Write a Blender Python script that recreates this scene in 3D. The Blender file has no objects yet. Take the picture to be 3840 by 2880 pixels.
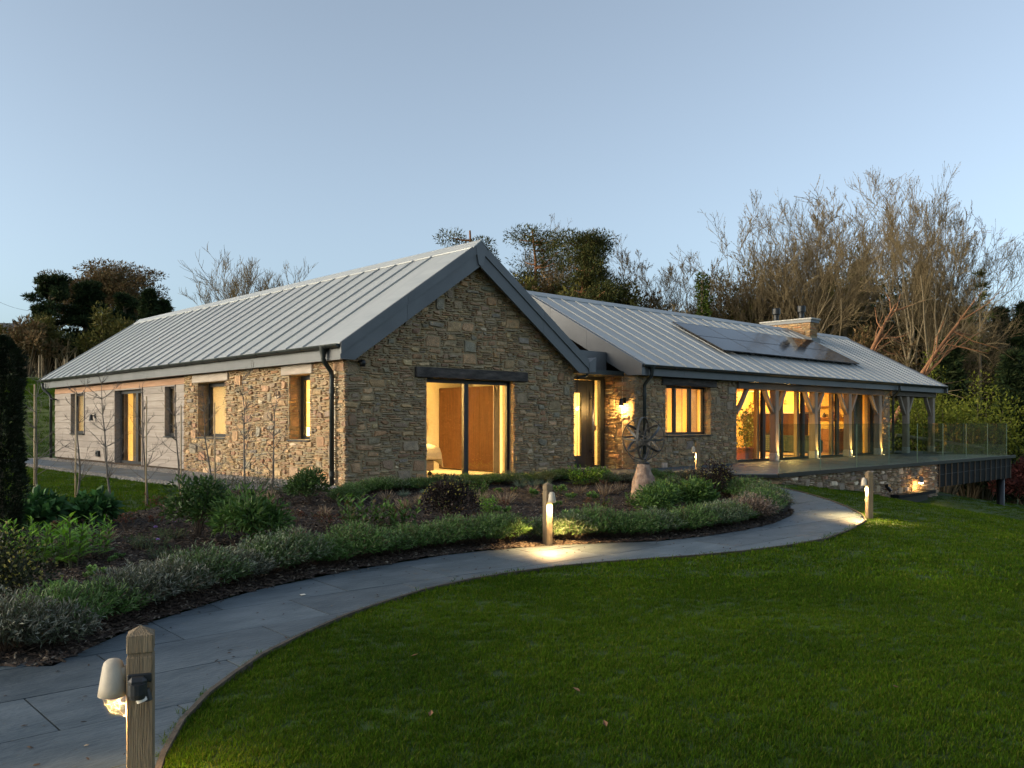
import bpy, bmesh, math, random
import numpy as np
from mathutils import Vector, Matrix, noise

SC = bpy.context.scene
COL = SC.collection
# ---------------------------------------------------------------- camera
HEAD = 0.817                                   # heading of the view, radians from +X
cam_data = bpy.data.cameras.new('camera')
cam = bpy.data.objects.new('camera', cam_data)
COL.objects.link(cam)
cam.location = (0, 0, 1.2)
cam.rotation_euler = (math.pi / 2, 0, HEAD - math.pi / 2)
cam_data.sensor_width = 36.0
cam_data.lens = 30.40
cam_data.shift_y = 0.0375
cam_data.clip_start = 0.05
cam_data.clip_end = 2000
SC.camera = cam
# ---------------------------------------------------------------- world, sun, exposure
world = bpy.data.worlds.new('World')
SC.world = world
world.use_nodes = True
wn, wl = world.node_tree.nodes, world.node_tree.links
bg = wn['Background']
SUN_EL, SUN_AZ = math.radians(4.0), math.radians(150)     # azimuth counted from +X towards +Y
sky = wn.new('ShaderNodeTexSky')
sky.sky_type = 'NISHITA'
sky.sun_disc = False
sky.sun_elevation = SUN_EL
sky.sun_rotation = math.pi / 2 - SUN_AZ
sky.air_density = 0.7
sky.dust_density = 2.4
sky.ozone_density = 3.6
hsv = wn.new('ShaderNodeHueSaturation')
hsv.inputs['Saturation'].default_value = 0.54
hsv.inputs['Value'].default_value = 1.0
wl.new(sky.outputs['Color'], hsv.inputs['Color'])
wb = wn.new('ShaderNodeMix'); wb.data_type = 'RGBA'; wb.blend_type = 'MULTIPLY'; wb.inputs[0].default_value = 1.0
wb.inputs[7].default_value = (.985, 1.01, .90, 1)           # white balance of the whole sky
wl.new(hsv.outputs['Color'], wb.inputs[6])
wl.new(wb.outputs[2], bg.inputs['Color'])
bg.inputs['Strength'].default_value = 0.15
sun_data = bpy.data.lights.new('sun', 'SUN')
sun = bpy.data.objects.new('sun', sun_data)
COL.objects.link(sun)
sun_data.energy = 1.1
sun_data.color = (1.0, 0.81, 0.58)
sun_data.angle = math.radians(50)
_sd = Vector((math.cos(SUN_AZ) * math.cos(math.radians(12)), math.sin(SUN_AZ) * math.cos(math.radians(12)), math.sin(math.radians(12))))
sun.rotation_euler = _sd.to_track_quat('Z', 'Y').to_euler()
SC.view_settings.view_transform = 'Standard'
SC.view_settings.look = 'None'
SC.view_settings.gamma = 1
SC.view_settings.use_curve_mapping = False
SC.view_settings.exposure = 2.0
SC.cycles.use_denoising = True
SC.cycles.max_bounces = 7
SC.cycles.transparent_max_bounces = 16
SC.cycles.sample_clamp_indirect = 4.0
SC.cycles.caustics_reflective = False
SC.cycles.caustics_refractive = False

# ---------------------------------------------------------------- helpers
def rnd(seed):
    return random.Random(seed)

class MB:
    """collects vertices and faces, then links them as ONE mesh object"""
    def __init__(s):
        s.v, s.f, s.c, s.m = [], [], [], []
        s.col = None
        s.mi = 0
    def add(s, vs, fs, col=None, mi=None):
        b = len(s.v)
        s.v += [tuple(p) for p in vs]
        s.f += [tuple(i + b for i in f) for f in fs]
        s.c += [col if col is not None else s.col] * len(fs)
        s.m += [s.mi if mi is None else mi] * len(fs)
        return s
    def box(s, x0, y0, z0, x1, y1, z1, **k):
        if x1 < x0: x0, x1 = x1, x0
        if y1 < y0: y0, y1 = y1, y0
        if z1 < z0: z0, z1 = z1, z0
        v = [(x0, y0, z0), (x1, y0, z0), (x1, y1, z0), (x0, y1, z0), (x0, y0, z1), (x1, y0, z1), (x1, y1, z1), (x0, y1, z1)]
        return s.add(v, [(3, 2, 1, 0), (4, 5, 6, 7), (0, 1, 5, 4), (1, 2, 6, 5), (2, 3, 7, 6), (3, 0, 4, 7)], **k)
    def cbox(s, x0, y0, z0, x1, y1, z1, c=.01, **k):
        """a box with chamfered vertical and horizontal edges"""
        bm = bmesh.new()
        bmesh.ops.create_cube(bm, size=1)
        for w in bm.verts:
            w.co = Vector(((x0 + x1) / 2 + w.co.x * (x1 - x0), (y0 + y1) / 2 + w.co.y * (y1 - y0), (z0 + z1) / 2 + w.co.z * (z1 - z0)))
        bmesh.ops.bevel(bm, geom=bm.edges[:], offset=c, segments=1, affect='EDGES')
        return s.bm(bm, **k)
    def bm(s, bm, **k):
        bm.verts.index_update()
        s.add([w.co[:] for w in bm.verts], [tuple(w.index for w in f.verts) for f in bm.faces], **k)
        bm.free()
        return s
    def beam(s, p, q, w, h, up=(0, 0, 1), **k):
        """a square bar from p to q, w wide and h high"""
        p, q = Vector(p), Vector(q)
        d = (q - p).normalized()
        u = Vector(up)
        r = d.cross(u)
        if r.length < 1e-5: r = d.cross(Vector((0, 1, 0)))
        r.normalize(); u = r.cross(d)
        v = []
        for e in (p, q):
            for a_, b_ in ((-1, -1), (1, -1), (1, 1), (-1, 1)):
                v.append(e + r * a_ * w / 2 + u * b_ * h / 2)
        return s.add(v, [(0, 1, 2, 3), (7, 6, 5, 4), (4, 5, 1, 0), (5, 6, 2, 1), (6, 7, 3, 2), (7, 4, 0, 3)], **k)
    def prism(s, poly, ext, **k):
        """closed polygon (3-D points, in order) swept along the vector ext"""
        n = len(poly); e = Vector(ext)
        a_ = [Vector(p) for p in poly]
        nrm = Vector((0, 0, 0))
        for i in range(n): nrm += a_[i].cross(a_[(i + 1) % n])
        if nrm.dot(e) > 0: a_.reverse()
        v = a_ + [p + e for p in a_]
        f = [tuple(range(n)), tuple(range(2 * n - 1, n - 1, -1))]
        f += [((i + 1) % n, i, n + i, n + (i + 1) % n) for i in range(n)]
        return s.add(v, f, **k)
    def tube(s, pts, rad, n=6, cap=True, **k):
        pts = [Vector(p) for p in pts]
        if not hasattr(rad, '__len__'): rad = [rad] * len(pts)
        v, f = [], []
        ref = None
        for i, p in enumerate(pts):
            d = (pts[min(i + 1, len(pts) - 1)] - pts[max(i - 1, 0)])
            if d.length < 1e-9: d = Vector((0, 0, 1))
            d.normalize()
            if ref is None: ref = d.orthogonal().normalized()
            r = (ref - d * ref.dot(d))
            r = r.normalized() if r.length > 1e-6 else d.orthogonal().normalized()
            ref = r
            u = d.cross(r)
            for j in range(n):
                t = 2 * math.pi * j / n
                v.append(p + (r * math.cos(t) + u * math.sin(t)) * rad[i])
        for i in range(len(pts) - 1):
            for j in range(n):
                f.append((i * n + j, i * n + (j + 1) % n, (i + 1) * n + (j + 1) % n, (i + 1) * n + j))
        if cap:
            f.append(tuple(reversed(range(n)))); f.append(tuple((len(pts) - 1) * n + j for j in range(n)))
        return s.add(v, f, **k)
    def lathe(s, prof, n=16, c=(0, 0, 0), axis='z', **k):
        v, f = [], []
        for r, z in prof:
            for j in range(n):
                t = 2 * math.pi * j / n
                v.append((c[0] + r * math.cos(t), c[1] + r * math.sin(t), c[2] + z))
        for i in range(len(prof) - 1):
            for j in range(n):
                f.append((i * n + j, i * n + (j + 1) % n, (i + 1) * n + (j + 1) % n, (i + 1) * n + j))
        return s.add(v, f, **k)
    def build(s, name, mat=None, parent=None, smooth=False, local=False, autosmooth=False):
        me = bpy.data.meshes.new(name)
        V = np.array(s.v, dtype=np.float64).reshape(-1, 3)
        if parent is not None and not local: V = V - np.array(worldloc(parent))
        me.from_pydata(V.tolist(), [], s.f)
        if any(c is not None for c in s.c):
            at = me.color_attributes.new('tint', 'FLOAT_COLOR', 'CORNER')
            arr = []
            for c, f in zip(s.c, s.f): arr += list((c or (1, 1, 1)) + (1.0,)) * len(f)
            at.data.foreach_set('color', arr)
        mats = mat if isinstance(mat, (list, tuple)) else [mat]
        for m in mats:
            if m is not None: me.materials.append(m)
        if len(mats) > 1: me.polygons.foreach_set('material_index', s.m)
        if smooth: me.polygons.foreach_set('use_smooth', [True] * len(s.f))
        me.update()
        o = bpy.data.objects.new(name, me)
        COL.objects.link(o)
        if parent is not None: o.parent = parent
        return o

def worldloc(o):
    p = Vector((0, 0, 0))
    while o is not None:
        p += o.location; o = o.parent
    return p

def tag(o, label=None, cat=None, group=None, kind=None):
    if label: o['label'] = label
    if cat: o['category'] = cat
    if group: o['group'] = group
    if kind: o['kind'] = kind
    return o

def thing(name, label, cat, loc=(0, 0, 0), rz=0, group=None):
    o = bpy.data.objects.new(name, None)
    COL.objects.link(o)
    o.empty_display_size = .2
    o.location = loc; o.rotation_euler = (0, 0, rz)
    return tag(o, label, cat, group)

def copy_tree(o, parent=None):
    c = o.copy(); COL.objects.link(c)
    c.parent = parent
    for ch in list(o.children): copy_tree(ch, c)
    return c

def fwd(r, d):                                 # a direction given as right / ahead of the view, as a world XY vector
    return Vector((r * math.sin(HEAD) + d * math.cos(HEAD), -r * math.cos(HEAD) + d * math.sin(HEAD), 0))

# ---------------------------------------------------------------- materials
def new_mat(name):
    m = bpy.data.materials.new(name); m.use_nodes = True
    return m, m.node_tree.nodes, m.node_tree.links, m.node_tree.nodes['Principled BSDF']

def pm(name, c1, c2=None, scale=4.0, rough=.7, metal=0.0, bump=0.0, bscale=None, stretch=None, detail=5, per_object=0.0, tint=False,
       spec=.5, coords='Object', contrast=(.35, .65), trans=None, c3=None, rough2=None):
    """Principled with noise between two colours, optional fine relief and per-object variation"""
    m, n, l, b = new_mat(name)
    c2 = c2 or c1
    tc = n.new('ShaderNodeTexCoord'); mp = n.new('ShaderNodeMapping')
    if coords == 'World': l.new(n.new('ShaderNodeNewGeometry').outputs['Position'], mp.inputs['Vector'])
    else: l.new(tc.outputs[coords], mp.inputs['Vector'])
    if stretch: mp.inputs['Scale'].default_value = stretch
    oi = n.new('ShaderNodeObjectInfo')
    if coords != 'World':
        mul = n.new('ShaderNodeVectorMath'); mul.operation = 'SCALE'
        mul.inputs[0].default_value = (13.7, 7.3, 5.1)
        l.new(oi.outputs['Random'], mul.inputs['Scale'])
        l.new(mul.outputs[0], mp.inputs['Location'])
    no = n.new('ShaderNodeTexNoise'); no.inputs['Scale'].default_value = scale; no.inputs['Detail'].default_value = detail
    no.inputs['Roughness'].default_value = .62
    l.new(mp.outputs[0], no.inputs['Vector'])
    rp = n.new('ShaderNodeValToRGB')
    rp.color_ramp.elements[0].position, rp.color_ramp.elements[1].position = contrast
    rp.color_ramp.elements[0].color = c1 + (1,); rp.color_ramp.elements[1].color = c2 + (1,)
    if c3:
        e = rp.color_ramp.elements.new(min(.98, contrast[1] + .12)); e.color = c3 + (1,)
    l.new(no.outputs['Fac'], rp.inputs['Fac'])
    out = rp.outputs['Color']
    if tint:
        at = n.new('ShaderNodeAttribute'); at.attribute_name = 'tint'
        mx = n.new('ShaderNodeMix'); mx.data_type = 'RGBA'; mx.blend_type = 'MULTIPLY'; mx.inputs[0].default_value = 1
        l.new(at.outputs['Color'], mx.inputs[6]); l.new(out, mx.inputs[7]); out = mx.outputs[2]
    if per_object:
        hs = n.new('ShaderNodeHueSaturation')
        mr = n.new('ShaderNodeMapRange'); mr.inputs['To Min'].default_value = 1 - per_object; mr.inputs['To Max'].default_value = 1 + per_object
        l.new(oi.outputs['Random'], mr.inputs['Value']); l.new(mr.outputs[0], hs.inputs['Value'])
        l.new(out, hs.inputs['Color']); out = hs.outputs['Color']
    l.new(out, b.inputs['Base Color'])
    b.inputs['Roughness'].default_value = rough
    b.inputs['Metallic'].default_value = metal
    b.inputs['Specular IOR Level'].default_value = spec
    if rough2 is not None:
        mr2 = n.new('ShaderNodeMapRange'); mr2.inputs['To Min'].default_value = rough; mr2.inputs['To Max'].default_value = rough2
        l.new(no.outputs['Fac'], mr2.inputs['Value']); l.new(mr2.outputs[0], b.inputs['Roughness'])
    if bump:
        nb = n.new('ShaderNodeTexNoise'); nb.inputs['Scale'].default_value = bscale or scale * 6; nb.inputs['Detail'].default_value = 6
        l.new(mp.outputs[0], nb.inputs['Vector'])
        bp = n.new('ShaderNodeBump'); bp.inputs['Strength'].default_value = min(1, bump); bp.inputs['Distance'].default_value = .02
        l.new(nb.outputs['Fac'], bp.inputs['Height']); l.new(bp.outputs[0], b.inputs['Normal'])
    if trans:                                   # thin leaf / cloth that lets light through
        tr = n.new('ShaderNodeBsdfTranslucent'); ms = n.new('ShaderNodeMixShader'); ms.inputs[0].default_value = trans
        l.new(out, tr.inputs['Color']); l.new(b.outputs[0], ms.inputs[1]); l.new(tr.outputs[0], ms.inputs[2])
        l.new(ms.outputs[0], n['Material Output'].inputs['Surface'])
    return m

def glass_mat(name, tint=(1, 1, 1), ior=1.5, boost=1.0, rough=0.0, graze=.95):
    m, n, l, b = new_mat(name)
    n.remove(b)
    lw = n.new('ShaderNodeLayerWeight'); lw.inputs['Blend'].default_value = .5
    pw = n.new('ShaderNodeMath'); pw.operation = 'POWER'; pw.inputs[1].default_value = 5
    l.new(lw.outputs['Facing'], pw.inputs[0])
    mu = n.new('ShaderNodeMath'); mu.operation = 'MULTIPLY_ADD'; mu.use_clamp = True
    mu.inputs[1].default_value = graze; mu.inputs[2].default_value = .045 * boost
    l.new(pw.outputs[0], mu.inputs[0])
    t = n.new('ShaderNodeBsdfTransparent'); t.inputs['Color'].default_value = tint + (1,)
    g = n.new('ShaderNodeBsdfGlossy'); g.inputs['Roughness'].default_value = rough
    ms = n.new('ShaderNodeMixShader')
    l.new(mu.outputs[0], ms.inputs[0]); l.new(t.outputs[0], ms.inputs[1]); l.new(g.outputs[0], ms.inputs[2])
    l.new(ms.outputs[0], n['Material Output'].inputs['Surface'])
    return m

def emit_mat(name, col, s):
    m, n, l, b = new_mat(name)
    b.inputs['Base Color'].default_value = col + (1,)
    b.inputs['Emission Color'].default_value = col + (1,)
    b.inputs['Emission Strength'].default_value = s
    return m

WARM = (1.0, 0.60, 0.19)
M = dict(
    zinc=pm('zinc_roof', (.36, .375, .37), (.45, .46, .445), 1.6, .52, .25, .12, 7, (3, .5, 3), per_object=.06, contrast=(.25, .75)),
    trim=pm('zinc_trim', (.115, .12, .125), (.14, .145, .15), 1.4, .5, .3, .03, 60, per_object=.05),
    gutter=pm('gutter_metal', (.022, .028, .026), (.03, .036, .034), 6, .38, .2),
    dark=pm('dark_metal', (.012, .013, .014), (.018, .019, .02), 8, .4, .2),
    clad=pm('cladding_metal', (.012, .013, .013), (.018, .019, .019), 6, .75, spec=.15),
    frame=pm('frame_paint', (.016, .018, .020), (.022, .024, .027), 8, .42),
    stone=pm('rubble_stone', (.62, .62, .62), (1.25, 1.22, 1.18), 9, .88, 0, .9, 45, tint=True, contrast=(.3, .7)),
    mortar=pm('lime_mortar', (.34, .25, .145), (.46, .36, .22), 14, .95, 0, .8, 70),
    plaster=pm('plaster', (.80, .74, .60), (.84, .78, .64), 2, .9),
    yellow=pm('yellow_plaster', (.74, .50, .16), (.78, .54, .19), 2, .9),
    carpet=pm('carpet', (.56, .48, .36), (.64, .55, .42), 30, .95, 0, .4, 200),
    woodfloor=pm('wood_floor', (.25, .15, .08), (.34, .21, .11), 3, .4, 0, .1, 30, (1, 8, 1)),
    walnut=pm('walnut', (.034, .013, .004), (.085, .035, .010), 3, .65, 0, .15, 30, (9, 9, .5), contrast=(.3, .7), spec=.15),
    mahogany=pm('mahogany', (.20, .075, .03), (.28, .11, .045), 3, .4, 0, .1, 20, (6, 1, 1)),
    board=pm('weathered_cedar', (.27, .225, .19), (.41, .355, .31), 2.2, .85, 0, .4, 20, (6, .5, 9), per_object=.10, contrast=(.25, .75)),
    cedar=pm('sheltered_cedar', (.36, .19, .10), (.48, .28, .17), 2.2, .8, 0, .3, 20, (6, .5, 9), per_object=.08),
    oak=pm('silvered_oak', (.24, .175, .12), (.42, .34, .255), 2.5, .82, 0, .5, 14, (7, 7, .6), per_object=.08, contrast=(.25, .75)),
    oakbeam=pm('oak_beam', (.10, .075, .055), (.19, .15, .115), 2.5, .85, 0, .5, 14, (.6, 7, 7), contrast=(.25, .75)),
    paleoak=pm('pale_oak', (.36, .29, .23), (.58, .50, .42), 3, .85, 0, .4, 14, (7, .8, 7), contrast=(.25, .75)),
    darkbeam=pm('dark_beam', (.035, .028, .024), (.17, .14, .12), 2.2, .8, 0, .5, 12, (1.2, 8, 5), contrast=(.42, .85)),
    post=pm('bollard_oak', (.14, .095, .052), (.31, .235, .145), 3, .85, 0, .8, 10, (16, 16, 1.2), contrast=(.25, .75)),
    slate=pm('slate_slab', (.036, .054, .066), (.125, .152, .17), 1.7, .5, 0, .5, 14, (1, 2.4, 1), per_object=.20, contrast=(.26, .76), detail=9),
    slatejoint=pm('slate_joint', (.018, .016, .014), (.028, .025, .022), 20, .9),
    padstone=pm('pad_stone', (.38, .36, .31), (.55, .52, .46), 12, .9, 0, .5),
    mulch=pm('bark_mulch', (.018, .011, .007), (.052, .036, .025), 38, .95, 0, 1.0, 60, contrast=(.35, .68), coords='Object'),
    soil=pm('bare_soil', (.05, .033, .02), (.075, .05, .032), 20, .95, 0, .8),
    lawn=pm('lawn_turf', (.020, .048, .003), (.042, .085, .006), 1.1, .9, 0, .8, 80, c3=(.055, .075, .018)),
    meadow=pm('meadow', (.045, .075, .010), (.075, .105, .018), .5, .95, 0, .6, 8),
    pvglass=pm('solar_glass', (.010, .010, .013), (.014, .014, .017), 4, .10, 0, spec=.12),
    pvline=pm('solar_frame', (.01, .01, .011), (.014, .014, .015), 8, .4, .3),
    bark=pm('bark', (.10, .075, .045), (.20, .155, .095), 3, .95, 0, .8, 12, (4, 4, .6)),
    paleb=pm('pale_bark', (.17, .13, .075), (.30, .235, .14), 3, .95, 0, .8, 12, (4, 4, .6)),
    orangebark=pm('orange_bark', (.25, .11, .045), (.36, .17, .08), 3, .95, 0, .8, 12, (4, 4, .6)),
    twig=pm('twig', (.125, .09, .045), (.20, .15, .075), 1, .9),
    steel=pm('brushed_steel', (.62, .60, .57), (.70, .68, .64), 20, .3, 1.0),
    bronze=pm('bronze', (.035, .034, .034), (.075, .073, .07), 12, .5, .3, .3, 40),
    beige=pm('lamp_metal', (.46, .40, .31), (.54, .47, .37), 8, .55, .0, .1),
    linen=pm('linen', (.72, .66, .55), (.80, .74, .63), 12, .9),
    bulb=emit_mat('lamp_glow', (1.0, .72, .34), 14.0),
    glass=glass_mat('window_glass', (.93, .93, .91), 1.5, 1.9),
    bglass=glass_mat('balustrade_glass', (.82, .87, .81), 1.52, .9, graze=.6),
    glassedge=pm('glass_edge', (.16, .24, .21), (.2, .28, .25), 5, .25),
    blind=pm('blind_fabric', (.84, .75, .56), (.87, .79, .60), 8, .9, trans=.55),
)

def light(name, kind, loc, energy, col=WARM, size=.5, parent=None, rot=None, spot=None, blend=.6):
    d = bpy.data.lights.new(name, kind); d.energy = energy * .9; d.color = col
    if kind == 'AREA': d.shape = 'DISK'; d.size = size
    elif kind in ('POINT', 'SPOT'): d.shadow_soft_size = size
    if kind == 'SPOT': d.spot_size = spot; d.spot_blend = blend
    o = bpy.data.objects.new(name, d); COL.objects.link(o)
    if parent is not None:
        o.parent = parent; o.location = Vector(loc)
    else: o.location = loc
    if rot: o.rotation_euler = rot
    return o
# ---------------------------------------------------------------- terrain (smooth surface through surveyed points)
CTRL = [(8.8, 14, -0.04), (8.8, 18, -0.04), (8.8, 23, -0.04), (8.8, 28, -0.04), (8.8, 32.4, -0.04), (12, 14, -0.04), (15.2, 13.9, -0.04), (17.5, 14, -0.04), (17.5, 15.2, -0.04), (20, 13.9, -0.04), (15.5, 22, -0.04), (12, 32, -0.04), (20, 22, -0.04), (30, 20, -0.04), (36, 20, -0.04), (22, 13.9, -0.04), (7.2, 20, -0.04), (7.2, 27, -0.04), (6.9, 32, -0.04), (18.2, 12.2, -0.06), (18.78, 10.43, -0.25), (20.5, 10.43, -0.5), (23, 10.43, -0.68), (27.8, 10.43, -1.0), (34, 10.4, -1.85), (40, 10, -2.2), (24, 14, -0.4), (30, 14, -1), (37, 14, -1.6), (1.3, 3.58, -0.49), (8.51, 8.33, -0.5), (15.37, 6.97, -0.54), (17.03, 11.86, -0.2), (0.68, 0.73, -0.5), (-2.74, -2.92, -0.5), (5.65, 0.18, -0.5), (8.03, 3.44, -0.52), (11.9, 3.91, -0.54), (16.14, 4.05, -0.75), (1.77, 6.56, -0.48), (-2.28, 4.88, -0.45), (9.25, -1.83, -0.7), (14.91, -1.65, -1.2), (10.4, 6.7, -0.52), (12.86, 7.13, -0.53), (17.83, 6.58, -0.62), (21.34, 7.4, -0.85), (25.18, 9.29, -1.5), (3.61, 8.96, -0.38), (3.12, 13.12, -0.15), (3.71, 14.76, -0.06), (8.85, 10.89, -0.3), (6.32, 12.58, -0.14), (13.37, 10.77, -0.33), (14.1, 12.83, -0.15), (9.63, 13.18, -0.12), (14.83, 9.67, -0.42), (1.65, 14.91, -0.1), (4.94, 22.79, -0.02), (6.9, 27.81, -0.02), (7.84, 31.73, -0.03), (-3.18, 11.22, -0.2), (11.35, 32.55, 0), (14.43, 35.83, 1.9), (20.59, 42.39, 2.7), (32.23, 54.79, 4.2), (51.39, 75.2, 5.5), (8.44, 35.29, 0), (11.52, 38.57, 1.9), (17.67, 45.13, 2.7), (29.31, 57.52, 4.2), (48.47, 77.94, 5.5), (4.06, 39.39, 0), (7.14, 42.67, 1.9), (13.3, 49.24, 2.7), (24.94, 61.63, 4.2), (44.1, 82.04, 5.5), (20.81, 35.32, 0.2), (25.65, 39.01, 1.9), (38.06, 49.31, 3.6), (38.88, 45.8, 2.2), (44.07, 38.18, 0), (65.97, 61.51, 2), (62.49, 37.35, -3), (62.94, 23.21, -4.5), (83.92, 30.95, -4), (40.68, 11.19, -2.8), (47.79, 10, -3.3), (30.92, 6.64, -1.9), (36.66, 3.99, -2.6), (-8.18, 35.11, 1.5), (-1.79, 56.54, 4), (-28.72, 13.24, -0.5), (25.29, -16.89, -3.5), (22.32, -34.67, -4), (-13.69, -14.58, -0.8), (24.7, 113.97, 7), (132.72, 53.72, -3), (95.82, 102.07, 4), (-72.91, 68.44, 3), (79.31, -47.02, -7), (-61.6, -65.62, -3), (39.14, -119.03, -8), (-120.37, 3.27, 0), (64.87, 185.99, 8), (202.5, 84.22, 0)]
CP = np.array(CTRL)
def _k(r2): return 0.5 * r2 * np.log(r2 + 1e-9)
_n = len(CP)
_A = np.zeros((_n + 3, _n + 3))
_A[:_n, :_n] = _k(((CP[:, None, :2] - CP[None, :, :2]) ** 2).sum(-1)) + np.eye(_n) * 2.0
_A[:_n, _n] = 1; _A[:_n, _n + 1:] = CP[:, :2]; _A[_n, :_n] = 1; _A[_n + 1:, :_n] = CP[:, :2].T
_W = np.linalg.solve(_A, np.r_[CP[:, 2], 0, 0, 0])
def H(x, y):
    x = np.asarray(x, float); y = np.asarray(y, float)
    r2 = (x[..., None] - CP[:, 0]) ** 2 + (y[..., None] - CP[:, 1]) ** 2
    return _k(r2) @ _W[:_n] + _W[_n] + _W[_n + 1] * x + _W[_n + 2] * y
def h(x, y): return float(H(np.array([x]), np.array([y]))[0])

def inside(poly, x, y):
    """vectorised point-in-polygon"""
    x = np.asarray(x); y = np.asarray(y); r = np.zeros(x.shape, bool)
    n = len(poly)
    for i in range(n):
        x0, y0 = poly[i]; x1, y1 = poly[(i + 1) % n]
        if y0 == y1: continue
        c = ((y0 > y) != (y1 > y)) & (x < (x1 - x0) * (y - y0) / (y1 - y0) + x0)
        r ^= c
    return r

OUTER = [(.75, 1.6), (.95, 2.6), (1.16, 3.3), (1.40, 3.85), (1.68, 4.39), (1.96, 4.83), (2.27, 5.2), (2.59, 5.5), (2.93, 5.79), (3.47, 6.13), (4.06, 6.45),
         (4.63, 6.68), (5.3, 6.91), (5.97, 7.03), (6.6, 7.07), (7.33, 7.04), (8.01, 6.92), (8.67, 6.72), (9.29, 6.49), (10.03, 6.28), (10.99, 6.14),
         (12.09, 6.15), (13.38, 6.42), (14.5, 6.72), (15.0, 6.88), (15.7, 7.26), (16.57, 7.98), (17.17, 8.65), (17.62, 9.37), (17.85, 10.1), (17.9, 10.75)]
INNER = [(16.6, 12.35), (16.95, 11.6), (16.75, 10.9), (16.35, 10.1), (15.95, 9.3), (15.51, 8.62), (14.99, 8.22), (14.33, 7.93), (13.13, 7.59), (12.02, 7.44), (10.93, 7.43), (10.0, 7.58),
         (9.14, 7.98), (8.34, 8.27), (7.36, 8.38), (6.64, 8.36), (5.9, 8.24), (5.24, 8.14), (4.62, 7.99), (3.99, 7.84), (3.45, 7.61), (3.1, 7.43),
         (2.73, 7.25), (2.45, 7.05), (2.12, 6.79), (1.76, 6.46), (1.48, 6.66), (-.6, 8.1), (-3, 9.2)]
PATH = OUTER + [(17.72, 11.08), (17.2, 12.35)] + INNER + [(-4.5, 6), (-3, 2), (-.5, .6)]
# bark-mulched bed between the path, the side lawn and the house
BED = list(reversed(INNER[:-2])) + [(17.2, 12.6), (15.3, 12.75), (15.25, 13.7), (8.35, 13.7), (8.1, 14.75), (7.58, 14.94), (6.92, 14.7), (6.1, 14.16), (5.08, 13.3),
                                    (4.42, 13.0), (3.86, 13.0), (3.22, 13.2), (1.8, 13.0), (-.3, 12.2), (-1.2, 9.6), (-.55, 8.1)]
SIDE_SLAB = [(6.85, 14.4), (8.12, 14.1), (8.12, 33.3), (9.2, 34.6), (9.2, 35.9), (7.3, 35.6), (6.9, 33)]
SIDE_SLAB = [(6.95, 14.9), (8.15, 14.0), (8.15, 33.2), (7.6, 34.4), (6.2, 35.0), (5.9, 33.9), (6.95, 33.0)]
GRAVEL_A = [(8.15, 14.05), (8.84, 14.05), (8.84, 33.1), (8.15, 33.2)]
GRAVEL_B = [(6.6, 15.1), (6.95, 14.9), (6.95, 33.0), (5.9, 33.9), (5.7, 33.6), (6.6, 32.8)]

def axis(lo, hi, segs):
    """grid coordinates that are dense near the house and coarse far away"""
    out = [lo]
    for a_, b_, st in segs:
        x = a_
        while x < b_ - 1e-6:
            if x > out[-1] + 1e-6: out.append(x)
            x += st
    out.append(hi)
    return np.array(out)
def grid_mesh(name, xs, ys, zfun, mat, keep=None, kind='structure', matfun=None, smooth=True):
    X, Y = np.meshgrid(xs, ys, indexing='ij')
    Z = zfun(X, Y)
    nx, ny = X.shape
    I = np.arange(nx * ny).reshape(nx, ny)
    F = np.stack([I[:-1, :-1], I[1:, :-1], I[1:, 1:], I[:-1, 1:]], -1).reshape(-1, 4)
    if keep is not None:
        cx = (X[:-1, :-1] + X[1:, 1:]) / 2; cy = (Y[:-1, :-1] + Y[1:, 1:]) / 2
        F = F[keep(cx, cy).reshape(-1)]
    V = np.stack([X, Y, Z], -1).reshape(-1, 3)
    used = np.unique(F); remap = -np.ones(len(V), int); remap[used] = np.arange(len(used))
    V = V[used]; F = remap[F]
    me = bpy.data.meshes.new(name); me.from_pydata(V.tolist(), [], F.tolist())
    mats = mat if isinstance(mat, list) else [mat]
    for m in mats: me.materials.append(m)
    if matfun is not None:
        c = V[F].mean(1); me.polygons.foreach_set('material_index', matfun(c[:, 0], c[:, 1]).astype(int).tolist())
    if smooth: me.polygons.foreach_set('use_smooth', [True] * len(F))
    o = bpy.data.objects.new(name, me); COL.objects.link(o)
    if kind: o['kind'] = kind
    return o
def under_building(x, y):
    return ((x > 9.1) & (x < 15.1) & (y > 14.2) & (y < 32.2)) | ((x > 15) & (x < 33) & (y > 14.3) & (y < 22))
def ground_z(x, y):
    z = H(x, y)
    z = z - 0.05 * inside(PATH, x, y) - 0.03 * inside(BED, x, y)
    z = np.where(under_building(x, y), np.minimum(z, -.3), z)
    return z
xs = axis(-420, 480, [(-400, -60, 40), (-60, -12, 6), (-12, 24, .28), (24, 45, .6), (45, 90, 3), (90, 460, 30)])
ys = axis(-420, 480, [(-400, -60, 40), (-60, -6, 5), (-6, 18, .28), (18, 45, .6), (45, 100, 3), (100, 460, 30)])
def ground_far(x, y):
    z = ground_z(np.clip(x, -110, 110), np.clip(y, -110, 200))
    return z
lawn = grid_mesh('lawn', xs, ys, ground_far, [M['lawn'], M['meadow']], matfun=lambda x, y: (y > 36) | (x > 42) | (x < -25))
tag(lawn, kind='structure')

# mulch sheet, slightly lumpy
def bed_z(x, y):
    z = H(x, y)
    q = np.sin(x * 9.1 + 1.3 * np.sin(y * 5.3)) * np.sin(y * 8.3 + 1.7 * np.sin(x * 4.1))
    return z + .018 + .012 * q + .010 * np.sin(x * 23 + y * 17) * np.sin(y * 27 - x * 11)
bx = np.arange(-1.4, 17.5, .07); by = np.arange(6.3, 15.2, .07)
bed = grid_mesh('bed', bx, by, bed_z, M['mulch'], keep=lambda x, y: inside(BED, x, y))
tag(bed, kind='structure')
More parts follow.
